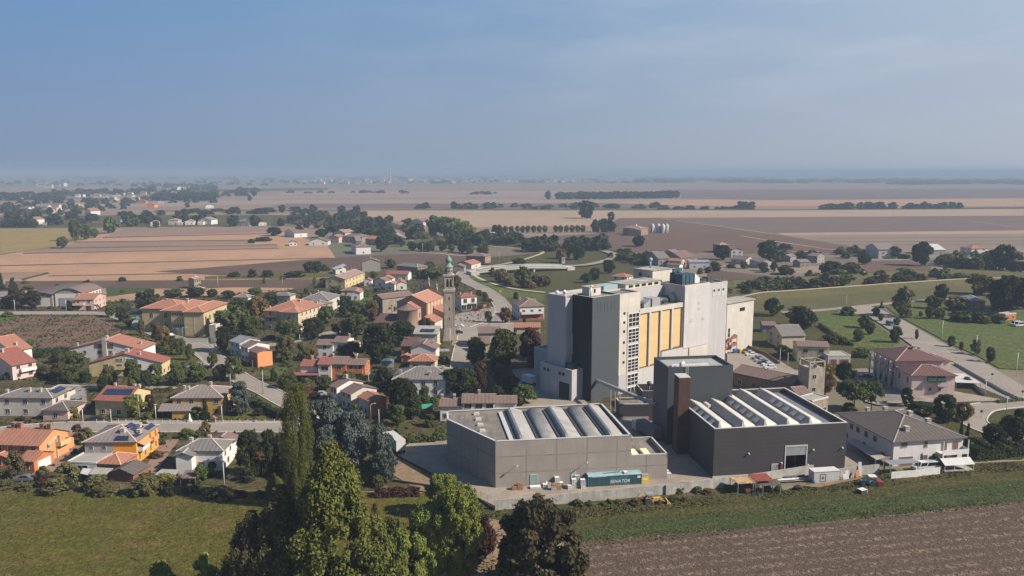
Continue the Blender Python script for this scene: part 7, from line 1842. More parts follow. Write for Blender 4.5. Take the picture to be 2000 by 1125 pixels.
T(y7, 'round', 'mid', [(430,700,478,265,"broad green tree right of the school"), (560,745,558,210,"widest bright green tree before the cream villa"), (862,745,588,225,"green tree in front of the cream villa"), (600,400,325,105,"green tree behind the school, fourth from left"), (1160,610,478,150,"feathery green tree right of the cream villa"), (1390,730,540,150,"green tree in the park left of the church"), (480,490,408,130,"green tree behind the broad one by the school"), (1380,565,428,100,"green park tree by the grey stone house"), (1232,385,318,95,"tree above the faded bungalow"), (790,640,560,90,"small tree at the annex of the cream villa")])
T(y7, 'round', 'autumn', [(620,600,400,175,"brownish tree behind the widest bright green one"), (1510,595,438,112,"reddish tree in front of the grey stone house"), (1042,905,800,112,"reddish small tree by the white pair")])
T(y7, 'round', 'olive', [(842,905,708,162,"pale olive tree right of the stepped row of three")])
T(y7, 'bush', 'mid', [(846,918,820,95,"green bush under the pale olive tree"), (962,885,760,82,"green bush left of the white pair"), (1470,402,348,55,"bush near the faded bungalow"), (1395,290,255,50,"bush right of the yellow apartment house"), (1590,1000,940,80,"garden bush near the coloured row end")])
T(y7, 'layer', 'blue', [(1132,325,253,100,"blue green tree left of the yellow apartment house")])
T(z7, 'round', 'dark', [(290,670,538,200,"dark tree in front of the apse"), (780,835,648,135,"dark conical tree beside the main street"), (690,1035,848,215,"broad dark tree above the white row, left"), (970,1005,868,145,"dark tree above the white row, right"), (575,1020,890,90,"dark tree at the double house right corner")])
T(z7, 'round', 'mid', [(972,855,600,232,"large dense green tree left of the mill"), (210,492,413,98,"green tree in front of the grey stone house"), (80,505,398,135,"tree left of the grey stone house"), (1100,1095,965,185,"green bushy tree before the mill gate"), (475,205,138,82,"tree above the church facade"), (215,185,123,82,"tree between the grey gabled house and the grey hip roof"), (100,250,205,60,"small tree in the churchyard cluster"), (500,255,178,150,"broad tree behind the bell tower top"), (420,250,195,90,"tree behind the church statues"), (35,380,335,60,"tree above the small lawn"), (470,640,520,60,"small tree at the sacristy") ])
T(z7, 'round', 'redbrown', [(1150,835,588,172,"red brown broad tree left of the mill"), (812,1015,818,125,"red brown tree in the dark group above the white row")])
T(z7, 'round', 'autumn', [(982,552,446,82,"round brownish tree at the square"), (655,312,233,62,"yellow brown tree beside the bell tower")])
T(z7, 'round', 'olive', [(866,548,470,52,"small ball shaped tree on the square")])
T(z7, 'conifer', 'dark', [(1106,602,518,72,"dark conifer among the orange roofs")])
T(z7, 'umbrella', 'mid', [(842,442,343,48,"palm like tree right of the red roofed shop house, right one"), (802,402,330,48,"palm like tree beside the red roofed shop house, left one")])
T(z7, 'bush', 'mid', [(545,690,655,50,"bush at the foot of the bell tower"), (560,815,765,90,"bush in the kerb garden below the bell tower"), (640,330,300,40,"bush behind the bell tower shaft"), (850,165,150,70,"bush at the bend"), (870,410,385,50,"bush in the verge island"), (60,990,945,120,"bush by the allotment below the double house"), (500,1090,1040,60,"bush left of the white row")])
# right-hand side
T(z5, 'umbrella', 'mid', [(180,650,493,195,"broad umbrella pine beyond the sawtooth hall, left one"), (272,645,500,115,"umbrella pine beyond the sawtooth hall, right one")])
T(z5, 'round', 'dark', [(130,505,395,105,"dark tree left of the car park of the pink houses"), (650,715,568,125,"dark tree behind the white villa roof"), (455,625,530,62,"slim dark tree at the pink house entrance"), (530,665,608,160,"dark garden tree behind the white villa"), (910,855,725,130,"dark tree right of the white villa, left one"), (1010,825,678,135,"dark tree right of the white villa, right one"), (1050,700,640,60,"dark tree at the right edge by the crossing")])
T(z5, 'round', 'autumn', [(30,565,408,110,"rusty autumn tree right of the drying tower")])
T(z5, 'round', 'yellow', [(755,705,608,92,"yellowing small tree behind the white villa")])
T(z5, 'conifer', 'dark', [(735,855,698,40,"dark cypress at the white villa's corner, left one"), (770,850,700,40,"dark cypress at the white villa's corner, right one"), (325,112,74,26,"tiny conifer at the top of the estate road")])
T(z5, 'bush', 'mid', [(610,950,878,82,"bush before the white villa's front door"), (840,875,800,90,"bush right of the cypresses"), (772,522,474,56,"clipped bush on the pink house lawn"), (150,150,104,75,"bush at the corner of the meadow"), (530,157,130,22,"bush beyond the estate road"), (160,660,610,80,"bush below the umbrella pines"), (980,760,720,60,"bush by the crossing verge")])
T(z5, 'layer', 'olive', [(433,160,-2,118,"tall willow like tree at the head of the estate road")])
T(z5, 'round', 'olive', [(235,218,148,72,"olive tree on the meadow, upper"), (820,358,278,62,"olive tree on the verge of the estate road"), (893,398,318,52,"small olive tree lowest on the verge of the estate road")])
T(z5, 'round', 'mid', [(202,288,224,62,"round tree on the meadow, lowest"), (266,252,188,52,"round tree on the meadow, middle"), (398,295,208,70,"green tree in the estate road island"), (405,205,163,36,"small tree beside the parked van"), (508,278,224,22,"slim young tree on the estate road"), (690,318,258,42,"small tree with a low crown on the estate road verge"), (741,338,288,22,"slimmest young tree on the estate road verge"), (295,155,110,42,"small tree left of the van"), (322,182,140,28,"tiny tree left of the van"), (575,170,103,42,"pale tree at the meadow's far corner"), (625,168,113,62,"tree at the meadow's far corner")])
T(z8, 'round', 'dark', [(360,592,478,125,"dark tree beside the side tower"), (545,675,533,205,"broad dark tree before the meadow"), (1455,505,383,92,"dark round tree left of the dark red cabin"), (1900,565,338,230,"very large dark tree at the right edge"), (1995,545,350,150,"dark tree cut by the right edge"), (1820,560,430,120,"dark tree in front of the very large one"), (1330,265,113,125,"tall dark tree right of the white farmhouse"), (1860,295,133,145,"tall dark tree in the right belt"), (330,235,98,135,"tall dark tree in the hamlet"), (35,225,130,115,"dark tree in front of the brick house"), (750,330,238,165,"dark tree by the reddish vegetable plot"), (1985,305,238,90,"dark tree right end of the belt"), (955,255,188,92,"dark tree on the farm track"), (1150,215,140,90,"dark tree against the white farmhouse"), (1600,295,213,135,"dark tree in the right belt, middle")])
T(z8, 'round', 'olive', [(1410,545,458,105,"olive tree beyond the meadow"), (870,315,243,120,"olive tree by the reddish vegetable plot"), (1560,555,468,150,"olive tree in front of the dark red cabin"), (1500,255,188,105,"olive tree in the right belt, left"), (1690,305,208,105,"olive tree in the right belt, right")])
T(z8, 'round', 'yellow', [(1720,455,328,175,"yellow green tree behind the dark red cabin"), (1760,285,188,62,"yellow tree in the right belt")])
T(z8, 'umbrella', 'dark', [(440,185,123,95,"umbrella pine at the edge of the plain")])
T(z8, 'bush', 'mid', [(855,588,533,92,"bush at the roadside left of the junction"), (1220,318,278,125,"low bush in the reddish vegetable plot"), (840,215,173,62,"bush on the farm track"), (400,700,640,60,"bush beside the salmon house"), (450,780,700,100,"bush below the salmon house"), (950,860,800,130,"dark bush by the pink apartment house"), (740,760,700,100,"scrub bush along the meadow fence"), (820,780,730,80,"second scrub bush along the meadow fence"), (560,860,790,120,"bush beside the staff car park wall"), (430,850,780,110,"low bush behind the parked cars")])
T(y3, 'round', 'dark', [(1685,472,308,155,"large lone tree on the pale stubble field"), (425,380,313,72,"lone tree on the far brown field"), (1320,293,213,62,"lone tree left of the long wood"), (1925,505,413,75,"tree above the farm track right"), (1860,605,478,125,"tree at the end of the tree row, left"), (1780,605,488,95,"lower tree at the end of the tree row"), (1935,605,498,95,"tree at the end of the tree row, right"), (815,655,538,70,"dark tree left beside the box like house"), (858,658,533,62,"dark tree right beside the box like house")])
T(y3, 'round', 'mid', [(245,640,448,185,"round tree left in the big grove"), (330,650,460,150,"round tree in the middle of the big grove")])
T(y3, 'round', 'light', [(435,650,470,190,"light green tree in the big grove"), (525,665,500,150,"light green tree right in the big grove"), (590,660,545,105,"low light green tree at the grove end"), (150,690,615,100,"pale bush like tree below the grove")])
T(y3, 'round', 'dark', [(1500,860,708,125,"dark tree left above the bridge end"), (1605,870,738,145,"dark tree right above the bridge end"), (1340,770,668,95,"dark tree above the bend"), (1045,935,858,140,"round dark tree at the left bridge end"), (1770,1065,950,115,"dark tree below the road loop"), (1690,1090,1000,120,"second dark tree below the road loop"), (1900,1000,870,120,"dark tree beside the road loop")])
T(y3, 'round', 'mid', [(1080,1130,940,158,"tall round tree before the bridge"), (1130,745,663,145,"tree above the gravel path bend")])
T(y3, 'round', 'olive', [(870,1085,958,150,"olive tree before the bridge, left"), (1215,1120,1010,120,"olive tree before the bridge, right")])
T(y3, 'round', 'autumn', [(1300,1125,1020,110,"autumn bushy tree before the bridge"), (1130,1140,1060,90,"small rusty bush like tree before the bridge"), (1450,900,770,110,"reddish tree above the bridge")])
for i, x in enumerate((915,972,1030,1080,1130,1185,1240,1292,1395,1443,1498,1552,1605,1655)):
 tree(y3, x, 612 - i*.5, 546 - i*.6, 52, 'round', ('olive', 'mid', 'olive')[i % 3], "round tree in the even row on the farm track, " + (ORD[i] + " from the left" if i < 7 else ORD[13-i] + " from the right"), "trees in a row along the farm track", lod=2)
T(y1, 'round', 'mid', [(722,690,478,112,"tall tree at the corner of the yellowish field"), (822,675,538,108,"second tree at the corner of the yellowish field"), (902,660,568,85,"third tree at the corner of the yellowish field"), (597,758,648,112,"dark double tree in the striped field"), (1062,615,468,135,"broad tree before the white row of houses"), (1240,552,478,85,"tree in the white row of houses, left"), (1300,545,468,85,"tree in the white row of houses, right"), (495,515,450,72,"tree beside the small bluish shed"), (750,435,345,90,"tree left of the bright orange barn"), (1495,560,500,70,"tree before the middle white gable"), (1790,370,320,50,"lone tree on the far brown strip"), (615,395,340,50,"tree in the left woods edge")])
T(y2, 'round', 'dark', [(665,640,558,145,"round dark tree beside the long white farmhouse"), (905,645,543,82,"tall dark conifer shaped tree beside the long farmhouse"), (1120,655,573,135,"round tree above the long white row"), (1690,790,640,135,"tall dark tree beside the white villa"), (1000,990,888,115,"large tree in the field hedge"), (1080,990,883,95,"second large tree in the field hedge"), (1035,420,345,75,"tree on the canal bank, left one"), (1310,440,355,90,"tree on the canal bank, right one"), (1450,460,350,90,"pointed tree at the stubble field corner"), (1520,470,405,80,"low tree at the stubble field corner"), (1760,510,445,95,"tree on the stubble field edge"), (740,415,345,75,"tree on the far canal bank"), (430,305,255,45,"small tree in the far fields"), (470,262,190,55,"tall lone tree in the far fields"), (1330,550,440,70,"tree by the canal path"), (270,550,445,120,"tree group left of the cube house"), (480,545,445,110,"tree right of the cube house")])
T(y2, 'bush', 'dark', [(285,1032,983,112,"low dark bush first in the field hedge"), (455,1035,958,82,"round bush second in the field hedge"), (600,1032,968,120,"wide bush third in the field hedge"), (870,1030,975,190,"widest bush in the field hedge"), (1150,975,915,90,"bush right of the large hedge trees"), (445,710,668,62,"bush on the striped field corner"), (560,690,650,160,"scrub beside the round dark tree")])
# ---- belts
belt(y2, [(620,540),(1000,555),(1350,610),(1600,650),(1957,745)], 26, (6,10), (7,12), ['dark','mid','dark','olive'], "tree in the dark canal belt left of the village", "canal belt trees", jit=9, seed=2)
belt(y3, [(0,780),(450,800),(760,830)], 12, (6,10), (7,11), ['dark','mid','dark'], "tree in the dark belt behind the bell tower", "bell tower belt trees", jit=7, seed=3)
belt(y3, [(0,600),(90,690),(450,720),(800,720),(1200,760)], 18, (4,7), (6,10), ['olive','mid','olive','autumn'], "shrubby tree on the canal scrub below the grove", "canal scrub", ('round','bush'), 9, 4)
belt(z7, [(850,240),(950,280),(1040,300),(1245,345)], 9, (4,7), (5,8), ['olive','autumn','mid'], "shrubby tree inside the road bend", "bend scrub", ('bush',), 6, 5)
belt(y4, [(380,388),(900,384),(1200,380)], 12, (4,7), (9,20), ['dark'], "low tree in the far left hedgerow", "far hedgerow", ('bush',), 5, 6)
belt(y4, [(1205,384),(1320,384)], 3, (13,15), (18,24), ['dark'], "high round tree in the far hedgerow", "far hedgerow high trees", ('bush',), 3, 7)
belt(y5, [(0,384),(400,382),(560,380),(1050,378),(1380,376)], 20, (8,13), (14,24), ['dark'], "tree in the far right hedgerow", "far right hedgerow", ('bush',), 6, 8)
belt(y3, [(1425,290),(1700,290),(1957,288)], 16, (17,20), (24,30), ['dark'], "tall tree in the long wood's left half", "long wood trees", ('round',), 5, 9)
belt(y4, [(0,284),(350,282),(600,278)], 16, (17,20), (24,30), ['dark'], "tall tree in the long wood's right half", "long wood trees", ('round',), 5, 10)
belt(y1, [(1100,445),(1500,442),(1957,430)], 8, (5,9), (10,18), ['dark'], "bush in the hedgerow behind the white house row", "left hedgerow", ('bush',), 5, 11)
belt(y1, [(0,560),(200,560),(400,558)], 10, (8,12), (9,13), ['dark'], "tree in the front edge of the left wood", "left wood front", ('round',), 6, 12)
belt(y1, [(0,490),(200,480),(260,440),(700,440)], 14, (8,14), (10,16), ['dark','mid'], "tree in the left wood behind the village edge", "left wood back", ('round',), 14, 13)
belt(y5, [(400,820),(700,840)], 5, (3,5), (5,8), ['dark'], "hedge bush beside the upper right farmhouse", "farmhouse hedge", ('bush',), 3, 14)
belt(z8, [(70,445),(300,440),(450,425)], 7, (3,5), (5,8), ['olive','mid'], "shrub on the canal bank behind the side tower", "canal bank shrubs", ('bush',), 5, 15)
belt(z8, [(500,415),(740,410),(1000,395),(1340,370),(1620,350)], 16, (4,8), (7,12), ['dark','olive','mid','autumn'], "shrubby tree along the canal between the two levees", "canal trees", ('round','bush'), 5, 16)
belt(z8, [(270,300),(400,310),(520,330)], 8, (4,7), (5,8), ['olive','mid'], "pale willow shrub behind the vegetable field", "willow shrubs", ('round',), 4, 17)
belt(z8, [(1400,260),(1700,290),(1960,300)], 10, (4,8), (7,12), ['dark','mid','olive'], "low tree in the belt above the right levee", "right belt", ('round',), 8, 18)
belt(z5, [(680,175),(800,185),(940,190)], 7, (4,5), (7,9), ['dark','mid'], "hedge bush at the far side of the big meadow", "meadow hedge", ('bush',), 3, 19)
belt(z3, [(760,735),(1000,720),(1200,712),(1461,690)], 12, (.8,1.8), (1.5,3), ['olive','mid','autumn'], "weedy shrub at the foot of the yard wall", "yard wall weeds", ('bush',), .8, 20)
belt(z4, [(60,1070),(300,1060),(560,1050),(1000,1040)], 9, (1.0,2.0), (1.6,3.2), ['olive','mid','autumn'], "weedy shrub in front of the scrap yard", "scrap yard weeds", ('bush',), 1.0, 21)
belt(z1, [(0,1040),(300,1050),(700,1075),(1480,1090)], 18, (1.2,2.6), (2.5,5), ['olive','dark','redbrown'], "scrub shrub along the wire fence", "fence scrub", ('bush',), 1.5, 22)
belt(y4, [(180,750),(250,740),(300,735)], 3, (9,11), (9,11), ['dark'], "dark tree left of the hamlet behind the mill", "hamlet trees", ('round',), 3, 23)
belt(y4, [(0,790),(100,800),(170,800)], 3, (3,4), (6,8), ['dark'], "low bush by the path left of the hamlet", "hamlet bushes", ('bush',), 3, 24)
belt(y4, [(730,1010),(900,1000),(1000,930),(1300,960)], 8, (3,5), (4,7), ['dark','mid'], "bush beside the bluish barn's dark field", "barn bushes", ('bush',), 4, 25)
# garden scrub scattered where nothing stands
rg = random.Random(77); cnt = 0; used_l = {}
for k in range(2600):
 px, py = rg.uniform(20, 1040), rg.uniform(540, 935)
 if (px > 860 and py > 840) or (px < 330 and 610 < py < 690) or (px > 760 and py > 850): continue
 p = G((px, py))
 if not free(p.x, p.y, 2.0) or cnt >= 130: continue
 hh_, ww_ = rg.uniform(1.3, 4.6), rg.uniform(2.0, 5.0)
 near = sorted((((f[0]-p.x)**2 + (f[1]-p.y)**2), f) for f in FOOT)[:4]; lab = None
 sz = "tall" if hh_ > 3.6 else "low" if hh_ < 2.2 else "rounded"; hu = rg.choice(['dark','mid','mid','olive','dark','autumn','redbrown','mid'])
 for _d, f in near:
  cx, cy = f[0] + (f[2]*f[4] - f[3]*f[5])/2, f[1] + (f[3]*f[4] + f[2]*f[5])/2
  side = ("right of the" if p.x > cx else "left of the") if abs(p.x-cx) > abs(p.y-cy) else ("behind the" if p.y > cy else "in front of the")
  lab = "%s %s shrub %s %s" % (sz, ADJ[hu], side, " ".join(f[6].split(",")[0].split()[:7])); lab = " ".join(lab.split()[:15])
  if lab not in used_l: break
 used_l[lab] = 1
 tree(zf, 0, 0, 0, 0, 'bush' if rg.random() < .7 else 'round', hu, lab, "garden shrubs", 'shrub', 'shrub', h=hh_, wm=ww_, pos=p); cnt += 1
hedge(z2, [(1165,785),(1395,775)], 2.0, 1.6, 'mid', "clipped green hedge between the allotment and the lorry yard")
hedge(z2, [(985,1100),(1240,1092)], 1.6, 2.0, 'redbrown', "red brown hedge at the end of the dirt track")
hedge(z2, [(900,1020),(1000,1015)], 3.4, 2.5, 'mid', "tall dark hedge beneath the silvery cedar")
hedge(z1, [(200,268),(330,262),(420,258)], 1.6, 1.4, 'dark', "low hedge along the ploughed field's lower edge")
hedge(z1, [(380,335),(520,318)], 1.5, 1.2, 'mid', "garden hedge below the field edge hedge")
hedge(z1, [(840,655),(900,640),(1010,555)], 1.8, 1.3, 'mid', "diagonal hedge between the yellow and ochre houses")
hedge(z1, [(600,500),(820,505),(1000,492)], 1.5, 1.3, 'olive', "long hedge behind the solar roofed house")
hedge(z2, [(270,560),(440,650)], 2.0, 1.6, 'dark', "diagonal dark hedge right of the blue green round tree")
hedge(z7, [(0,935),(150,928)], 1.8, 1.2, 'dark', "hedge left of the double house")
hedge(z3, [(0,330),(62,325)], 2.0, 1.6, 'mid', "hedge end at the grey warehouse corner")
hedge(z5, [(800,905),(1071,880),(1150,870)], 3.0, 3.0, 'dark', "broad dark hedge at the far right lawn edge")
hedge(z5, [(930,615),(1071,600)], 1.0, .8, 'mid', "low hedge along the crossing")
hedge(z8, [(670,660),(770,730),(880,790)], 1.6, 1.0, 'olive', "scrubby hedge diagonal along the small meadow")
hedge(y4, [(180,900),(370,900)], 7.0, 6.0, 'dark', "big clipped dark green block hedge behind the mill")
hedge(y5, [(500,820),(860,862)], 3.0, 3.0, 'dark', "long dark hedge before the white farmhouse")
# ---- far vegetation that reads as one mass
def far_mass(name, rects, n, hr, wr, hue, seed, kind='bush'):
 rng = np.random.default_rng(seed); out_ = []; base = lib((kind, 3))[0]
 V0 = np.empty(len(base.vertices)*3); base.vertices.foreach_get("co", V0); V0 = V0.reshape(-1, 3)
 sub = V0.reshape(-1, 4, 3)
 for _ in range(n):
  x0, y0, x1, y1_ = rects[rng.integers(len(rects))]
  p = G((rng.uniform(x0, x1), rng.uniform(y0, y1_))); q = sub[rng.choice(len(sub), min(len(sub), 90), replace=False)].reshape(-1, 3)
  w, h = rng.uniform(*wr), rng.uniform(*hr); out_.append(q*np.array([w, w, h])*np.array([1.2, 1.2, 1.15]) + np.array([p.x, p.y, 0]))
 me = mesh_from_quads(name, np.concatenate(out_)); o = link(name, me); o.material_slots[0].link = 'OBJECT'; o.material_slots[0].material = LEAF[hue]
 tag(o, kind="stuff")
far_mass("far_trees", [(250,360,420,372),(250,372,500,384),(0,352,300,362),(380,350,620,362),(0,384,120,392),(300,384,420,392),(640,350,900,360),(900,350,1250,358),(100,376,240,384)], 420, (7,13), (14,34), 'dark', 1)
far_mass("far_trees", [(0,346,1000,351),(0,343,1300,347),(1250,349,1500,357),(1500,352,2000,358),(1740,355,2000,361)], 420, (9,18), (40,110), 'dark', 2)
far_mass("horizon_woods", [(0,339,2000,343),(0,337.5,2000,340)], 300, (16,30), (160,420), 'dark', 3)
far_mass("far_trees", [(0,395,260,412),(0,425,230,440),(230,432,420,438),(560,425,700,440),(700,440,830,470),(640,440,760,462),(60,392,420,398),(880,470,1010,480),(1000,484,1180,492)], 260, (5,11), (7,15), 'dark', 7)
far_mass("far_trees", [(1180,505,1300,520),(1500,500,1600,512),(1640,490,1700,500),(1780,500,2000,520),(1440,560,1560,566),(1560,540,1900,552)], 130, (2.5,6), (4,9), 'mid', 8)
far_mass("far_hedges", [(300,412,640,420),(1000,404,1330,408),(560,376,800,378),(900,378,1020,380),(0,405,60,420),(820,403,1050,408)], 90, (4,8), (10,24), 'dark', 4)
# ---- small far houses of the villages on the plain
_fw = MB(); _fw.box(-5, 5, -4, 4, 0, 6); _fw.poly([(-5,-4,6),(-5,4,6),(-5,0,8)][::-1]); _fw.poly([(5,-4,6),(5,4,6),(5,0,8)])
_fr = MB(); _fr.mesh([(-5.5,-4.7,5.8),(5.5,-4.7,5.8),(5.5,0,8.2),(-5.5,0,8.2),(-5.5,4.7,5.8),(5.5,4.7,5.8)], [(0,1,2,3),(3,2,5,4)])
_rr = random.Random(11); _wm = [_fw.data("wall", WALL[k]) for k in ('white','offw','cream','salmon','white')]; _rm = [_fr.data("roof", TILE[k]) for k in ('orange','pinkish','brown','taupe')]
FV = [((20,386,60,392),9,"white house in the village beyond the left wood","far left village"),
      ((150,378,330,394),26,"small house in the left plain's long village","plain village"),
      ((300,370,400,390),12,"small house in the tree rich far village","wooded far village"),
      ((30,360,130,368),8,"tiny house in the hazy hamlet far left","hazy far hamlet"),
      ((590,352,760,360),30,"tiny house in the hazy town left of the chimney","hazy town"),
      ((760,352,980,358),16,"tiny house in the hazy town right of the chimney","hazy town right"),
      ((980,353,1320,357),24,"tiny house in the hazy row before the horizon","hazy row"),
      ((1420,354,1850,357),8,"tiny pale house in the haze on the right plain","hazy right plain"),
      ((40,409,110,420),8,"house among trees at the left plain edge","left plain edge")]
for (x0, y0, x1, y1_), n, lb, gp in FV:
 _dn = []
 for k in range(n):
  p = G((_rr.uniform(x0, x1), _rr.uniform(y0, y1_))); s_ = _rr.uniform(.8, 1.5) * (1.0 if p.y < 2500 else 1.6)
  t = thing("far_house", lb, "house", p, _rr.uniform(-.5, .5), gp); t.scale = (s_*_rr.uniform(.9, 1.6), s_, s_)
  link("wall", _rr.choice(_wm), t); link("roof", _rr.choice(_rm), t); _dn.append(t)
 rank(_dn, lb)
p = G((762, 358)); t = thing("far_chimney", "tall slim chimney standing in the hazy town near the horizon", "chimney", p); m = MB(); m.lathe([(5,0),(3.2,80),(3.4,82),(0,82)], 10); m.obj("stack", CHW, t)
m = MB(); m.lathe([(3.6, 74), (3.6, 76)], 10); m.obj("band", METALD, t)
# ---- low growth on the ground nobody could count
def cover(name, px, n, sr, hue, seed, tall=.6):
 rng = np.random.default_rng(seed); W_ = [G(p) for p in px]; xs = [p.x for p in W_]; ys = [p.y for p in W_]; P = []
 while len(P) < n:
  x, y = rng.uniform(min(xs), max(xs)), rng.uniform(min(ys), max(ys)); c = False; j = len(W_)-1
  for i in range(len(W_)):
   a, b = W_[i], W_[j]
   if (a.y > y) != (b.y > y) and x < (b.x-a.x)*(y-a.y)/(b.y-a.y)+a.x: c = not c
   j = i
  if c and (name != 'garden_weeds' or free(x, y, .2)) and (math.sin(x*.31+seed)+math.sin(y*.53)+rng.uniform(-1.6, 1.6) > -.3): P.append((x, y, rng.uniform(.05, .25)*tall+.12))
 P = np.array(P); N = rng.normal(size=(n, 3)); N[:, 2] = np.abs(N[:, 2])+.35; N /= np.linalg.norm(N, axis=1)[:, None]
 o = link(name, mesh_from_quads(name, quads(P, N, rng.uniform(*sr, n), rng))); o.material_slots[0].link = 'OBJECT'; o.material_slots[0].material = LEAF[hue]; tag(o, kind="stuff")
_cp_ = [(960,1038),(930,1010),(1270,1012),(1500,992),(1700,970),(2100,930),(2100,965),(2000,984),(1560,1029),(1160,1064)]
cover("crop_plants", _cp_, 9000, (.15,.38), 'mid', 1, .4)
cover("crop_plants", _cp_, 3500, (.12,.3), 'light', 9, .3)
cover("furrow_clods", [(1130,1080),(1160,1058),(1600,1022),(2000,980),(2100,970),(2100,1200),(1080,1200)], 9000, (.12,.3), 'redbrown', 8, .25)
cover("weeds", [(1000,1000),(1300,980),(1560,960),(1700,928),(1900,908),(2100,898),(2100,912),(1900,930),(1600,968),(1250,1003),(1100,1020)], 6000, (.15,.45), 'olive', 2, .8)
cover("weeds", [(1130,1075),(1160,1050),(1560,1015),(2000,970),(2100,960),(2100,975),(2000,986),(1560,1034),(1170,1070)], 2500, (.15,.4), 'olive', 3, .6)
cover("lawn_weeds", [(0,958),(520,960),(560,1125),(520,1200),(-60,1200)], 9000, (.15,.42), 'olive', 4, .4)
cover("weeds", [(930,985),(1000,1000),(1040,1060),(1000,1120),(900,1120),(900,1020)], 1500, (.25,.6), 'olive', 5)
cover("garden_weeds", [(0,560),(200,590),(640,560),(930,520),(1000,720),(1000,830),(800,850),(760,930),(0,950)], 16000, (.3,.8), 'dark', 6, 1.2)
# ================================================================ yard and street furniture
CT = panels("container_teal", (0.045, 0.125, 0.15), 30, 30, .9, .01, .5, stain=.3); CTR = panels("container_roof", (0.26, 0.40, 0.42), 1.2, 30, .8, .04, .6, stain=.3)
def container():
 p = G(z3(873, 628)); t = thing("shipping_container", "teal ribbed shipping container with white SENATOR lettering beside the yard wall", "container", (p.x, p.y, .02), R(8.4))
 m = MB(); L, D, Hh = 12.3, 2.5, 2.75
 m.box(0, L, .06, D-.06, .12, Hh-.1)
 n = 40
 for i in range(n):
  if 16 <= i < 31: continue
  m.box(i*L/n+.03, i*L/n+.19, 0, .06, .2, Hh-.15);
 for i in range(n): m.box(i*L/n+.03, i*L/n+.19, D-.06, D, .2, Hh-.15)
 m.box(16*L/n, 31*L/n, .02, .06, .2, Hh-.15)
 for x0, x1, y0, y1, a, b in ((0,L,-.03,.1,0,.2),(0,L,-.03,.1,Hh-.17,Hh),(0,L,D-.1,D+.03,0,.2),(0,L,D-.1,D+.03,Hh-.17,Hh),(-.04,.14,-.04,.12,0,Hh+.01),(L-.14,L+.04,-.04,.12,0,Hh+.01),(-.04,.14,D-.12,D+.04,0,Hh+.01),(L-.14,L+.04,D-.12,D+.04,0,Hh+.01)): m.box(x0,x1,y0,y1,a,b)
 m.obj("body", CT, t)
 m = MB(); m.mesh([(0,-.03,Hh+.02),(L,-.03,Hh+.02),(L,.5,Hh+.22),(0,.5,Hh+.22),(0,D-.5,Hh+.22),(L,D-.5,Hh+.22),(L,D+.03,Hh+.02),(0,D+.03,Hh+.02)], [(0,1,2,3),(3,2,5,4),(4,5,6,7),(0,3,4,7),(1,6,5,2)]); m.obj("roof", CTR, t)
 m = MB(); m.box(8.3, 9.2, .2, 1.3, Hh+.22, Hh+.55); m.obj("roof_panel", WHITEP, t)
 m = MB(); m.bar((3.6, .9, Hh+.3), (7.6, 1.4, Hh+.3), .1); m.obj("roof_rail", METALD, t)
 cu = bpy.data.curves.new("lettering", 'FONT'); cu.body = "SENATOR"; cu.size = 1.12; cu.shear = .25; cu.extrude = .015; cu.offset = .012; cu.space_character = 1.06
 o = bpy.data.objects.new("lettering", cu); COL.objects.link(o); bpy.context.view_layer.update()
 me = bpy.data.meshes.new_from_object(o.evaluated_get(bpy.context.evaluated_depsgraph_get())); bpy.data.objects.remove(o)
 me.materials.clear(); me.materials.append(WHITEP)
 xs = [v.co.x for v in me.vertices]; k = 4.6/(max(xs)-min(xs)); l = link("lettering", me, t, (4.95, -.005, 1.05)); l.rotation_euler = (math.pi/2, 0, 0); l.scale = (k, k, 1)
 m = MB(); m.box(11.3, 12.0, -.045, 0, 1.9, 2.4); m.obj("marking_plate", WHITEP, t)
 m = MB(); m.box(.8, 4.2, -.045, -.03, Hh-.14, Hh-.04); m.obj("top_stripe", WHITEP, t)
container()
zy = _z(960, 900, 6.667)
YW = plain("crate_white", (.66,.65,.63), .6); WOODP = plain("pallet_wood", (.30,.17,.09), .85, var=.3); WOODL = plain("pallet_wood_pale", (.42,.30,.20), .85, var=.3)
def _crate():
 a = MB(); a.box(-.5, .5, -.48, .48, .14, 1.08); b = MB()
 for k in (-.48, -.16, .16, .46):
  for s_ in (-1, 1): b.box(k-.02, k+.04, s_*.5-.03, s_*.5+.03, .1, 1.1); b.box(s_*.51-.03, s_*.51+.03, k-.02, k+.04, .1, 1.1)
 for z_ in (0, .55, 1.06): b.box(-.55, .55, -.54, -.5, z_, z_+.08); b.box(-.55, .55, .5, .54, z_, z_+.08); b.box(-.55, -.51, -.5, .5, z_, z_+.08); b.box(.51, .55, -.5, .5, z_, z_+.08)
 b.box(-.5, .5, -.5, .5, 0, .1); return a.data("tub", YW), b.data("frame", METALL)
CR = _crate()
def crates(x, y, n, lb, back=0.0):
 p = G(zy(x, y)); p.y += back
 for i in range(n):
  t = thing("crate", "white caged crate %s, %s" % (lb, "on the ground" if i == 0 else "topmost" if i == n-1 else "second one up" if i == 1 else "third one up"), "crate", (p.x, p.y, .2+i*1.16), R(7+3*((x+i*7) % 5-2)), "white caged crates by the warehouse wall")
  link("tub", CR[0], t); link("frame", CR[1], t)
crates(795, 345, 3, "of the stack behind the brown pallets", 1.5); crates(855, 370, 2, "right behind the brown pallets", 1.0); crates(905, 368, 1, "at the right of the brown pallets", .8)
crates(1008, 345, 4, "of the tallest stack", 1.6); crates(1062, 350, 3, "of the stack right of the tallest", 1.7); crates(1118, 350, 2, "of the low stack near the container", 1.4)
crates(1075, 372, 2, "of the stack in front of the tallest"); crates(1018, 386, 1, "in front at the foot of the tallest stack"); crates(1188, 378, 2, "of the stack nearest the container"); crates(1215, 360, 1, "half behind the container end", 1.2)
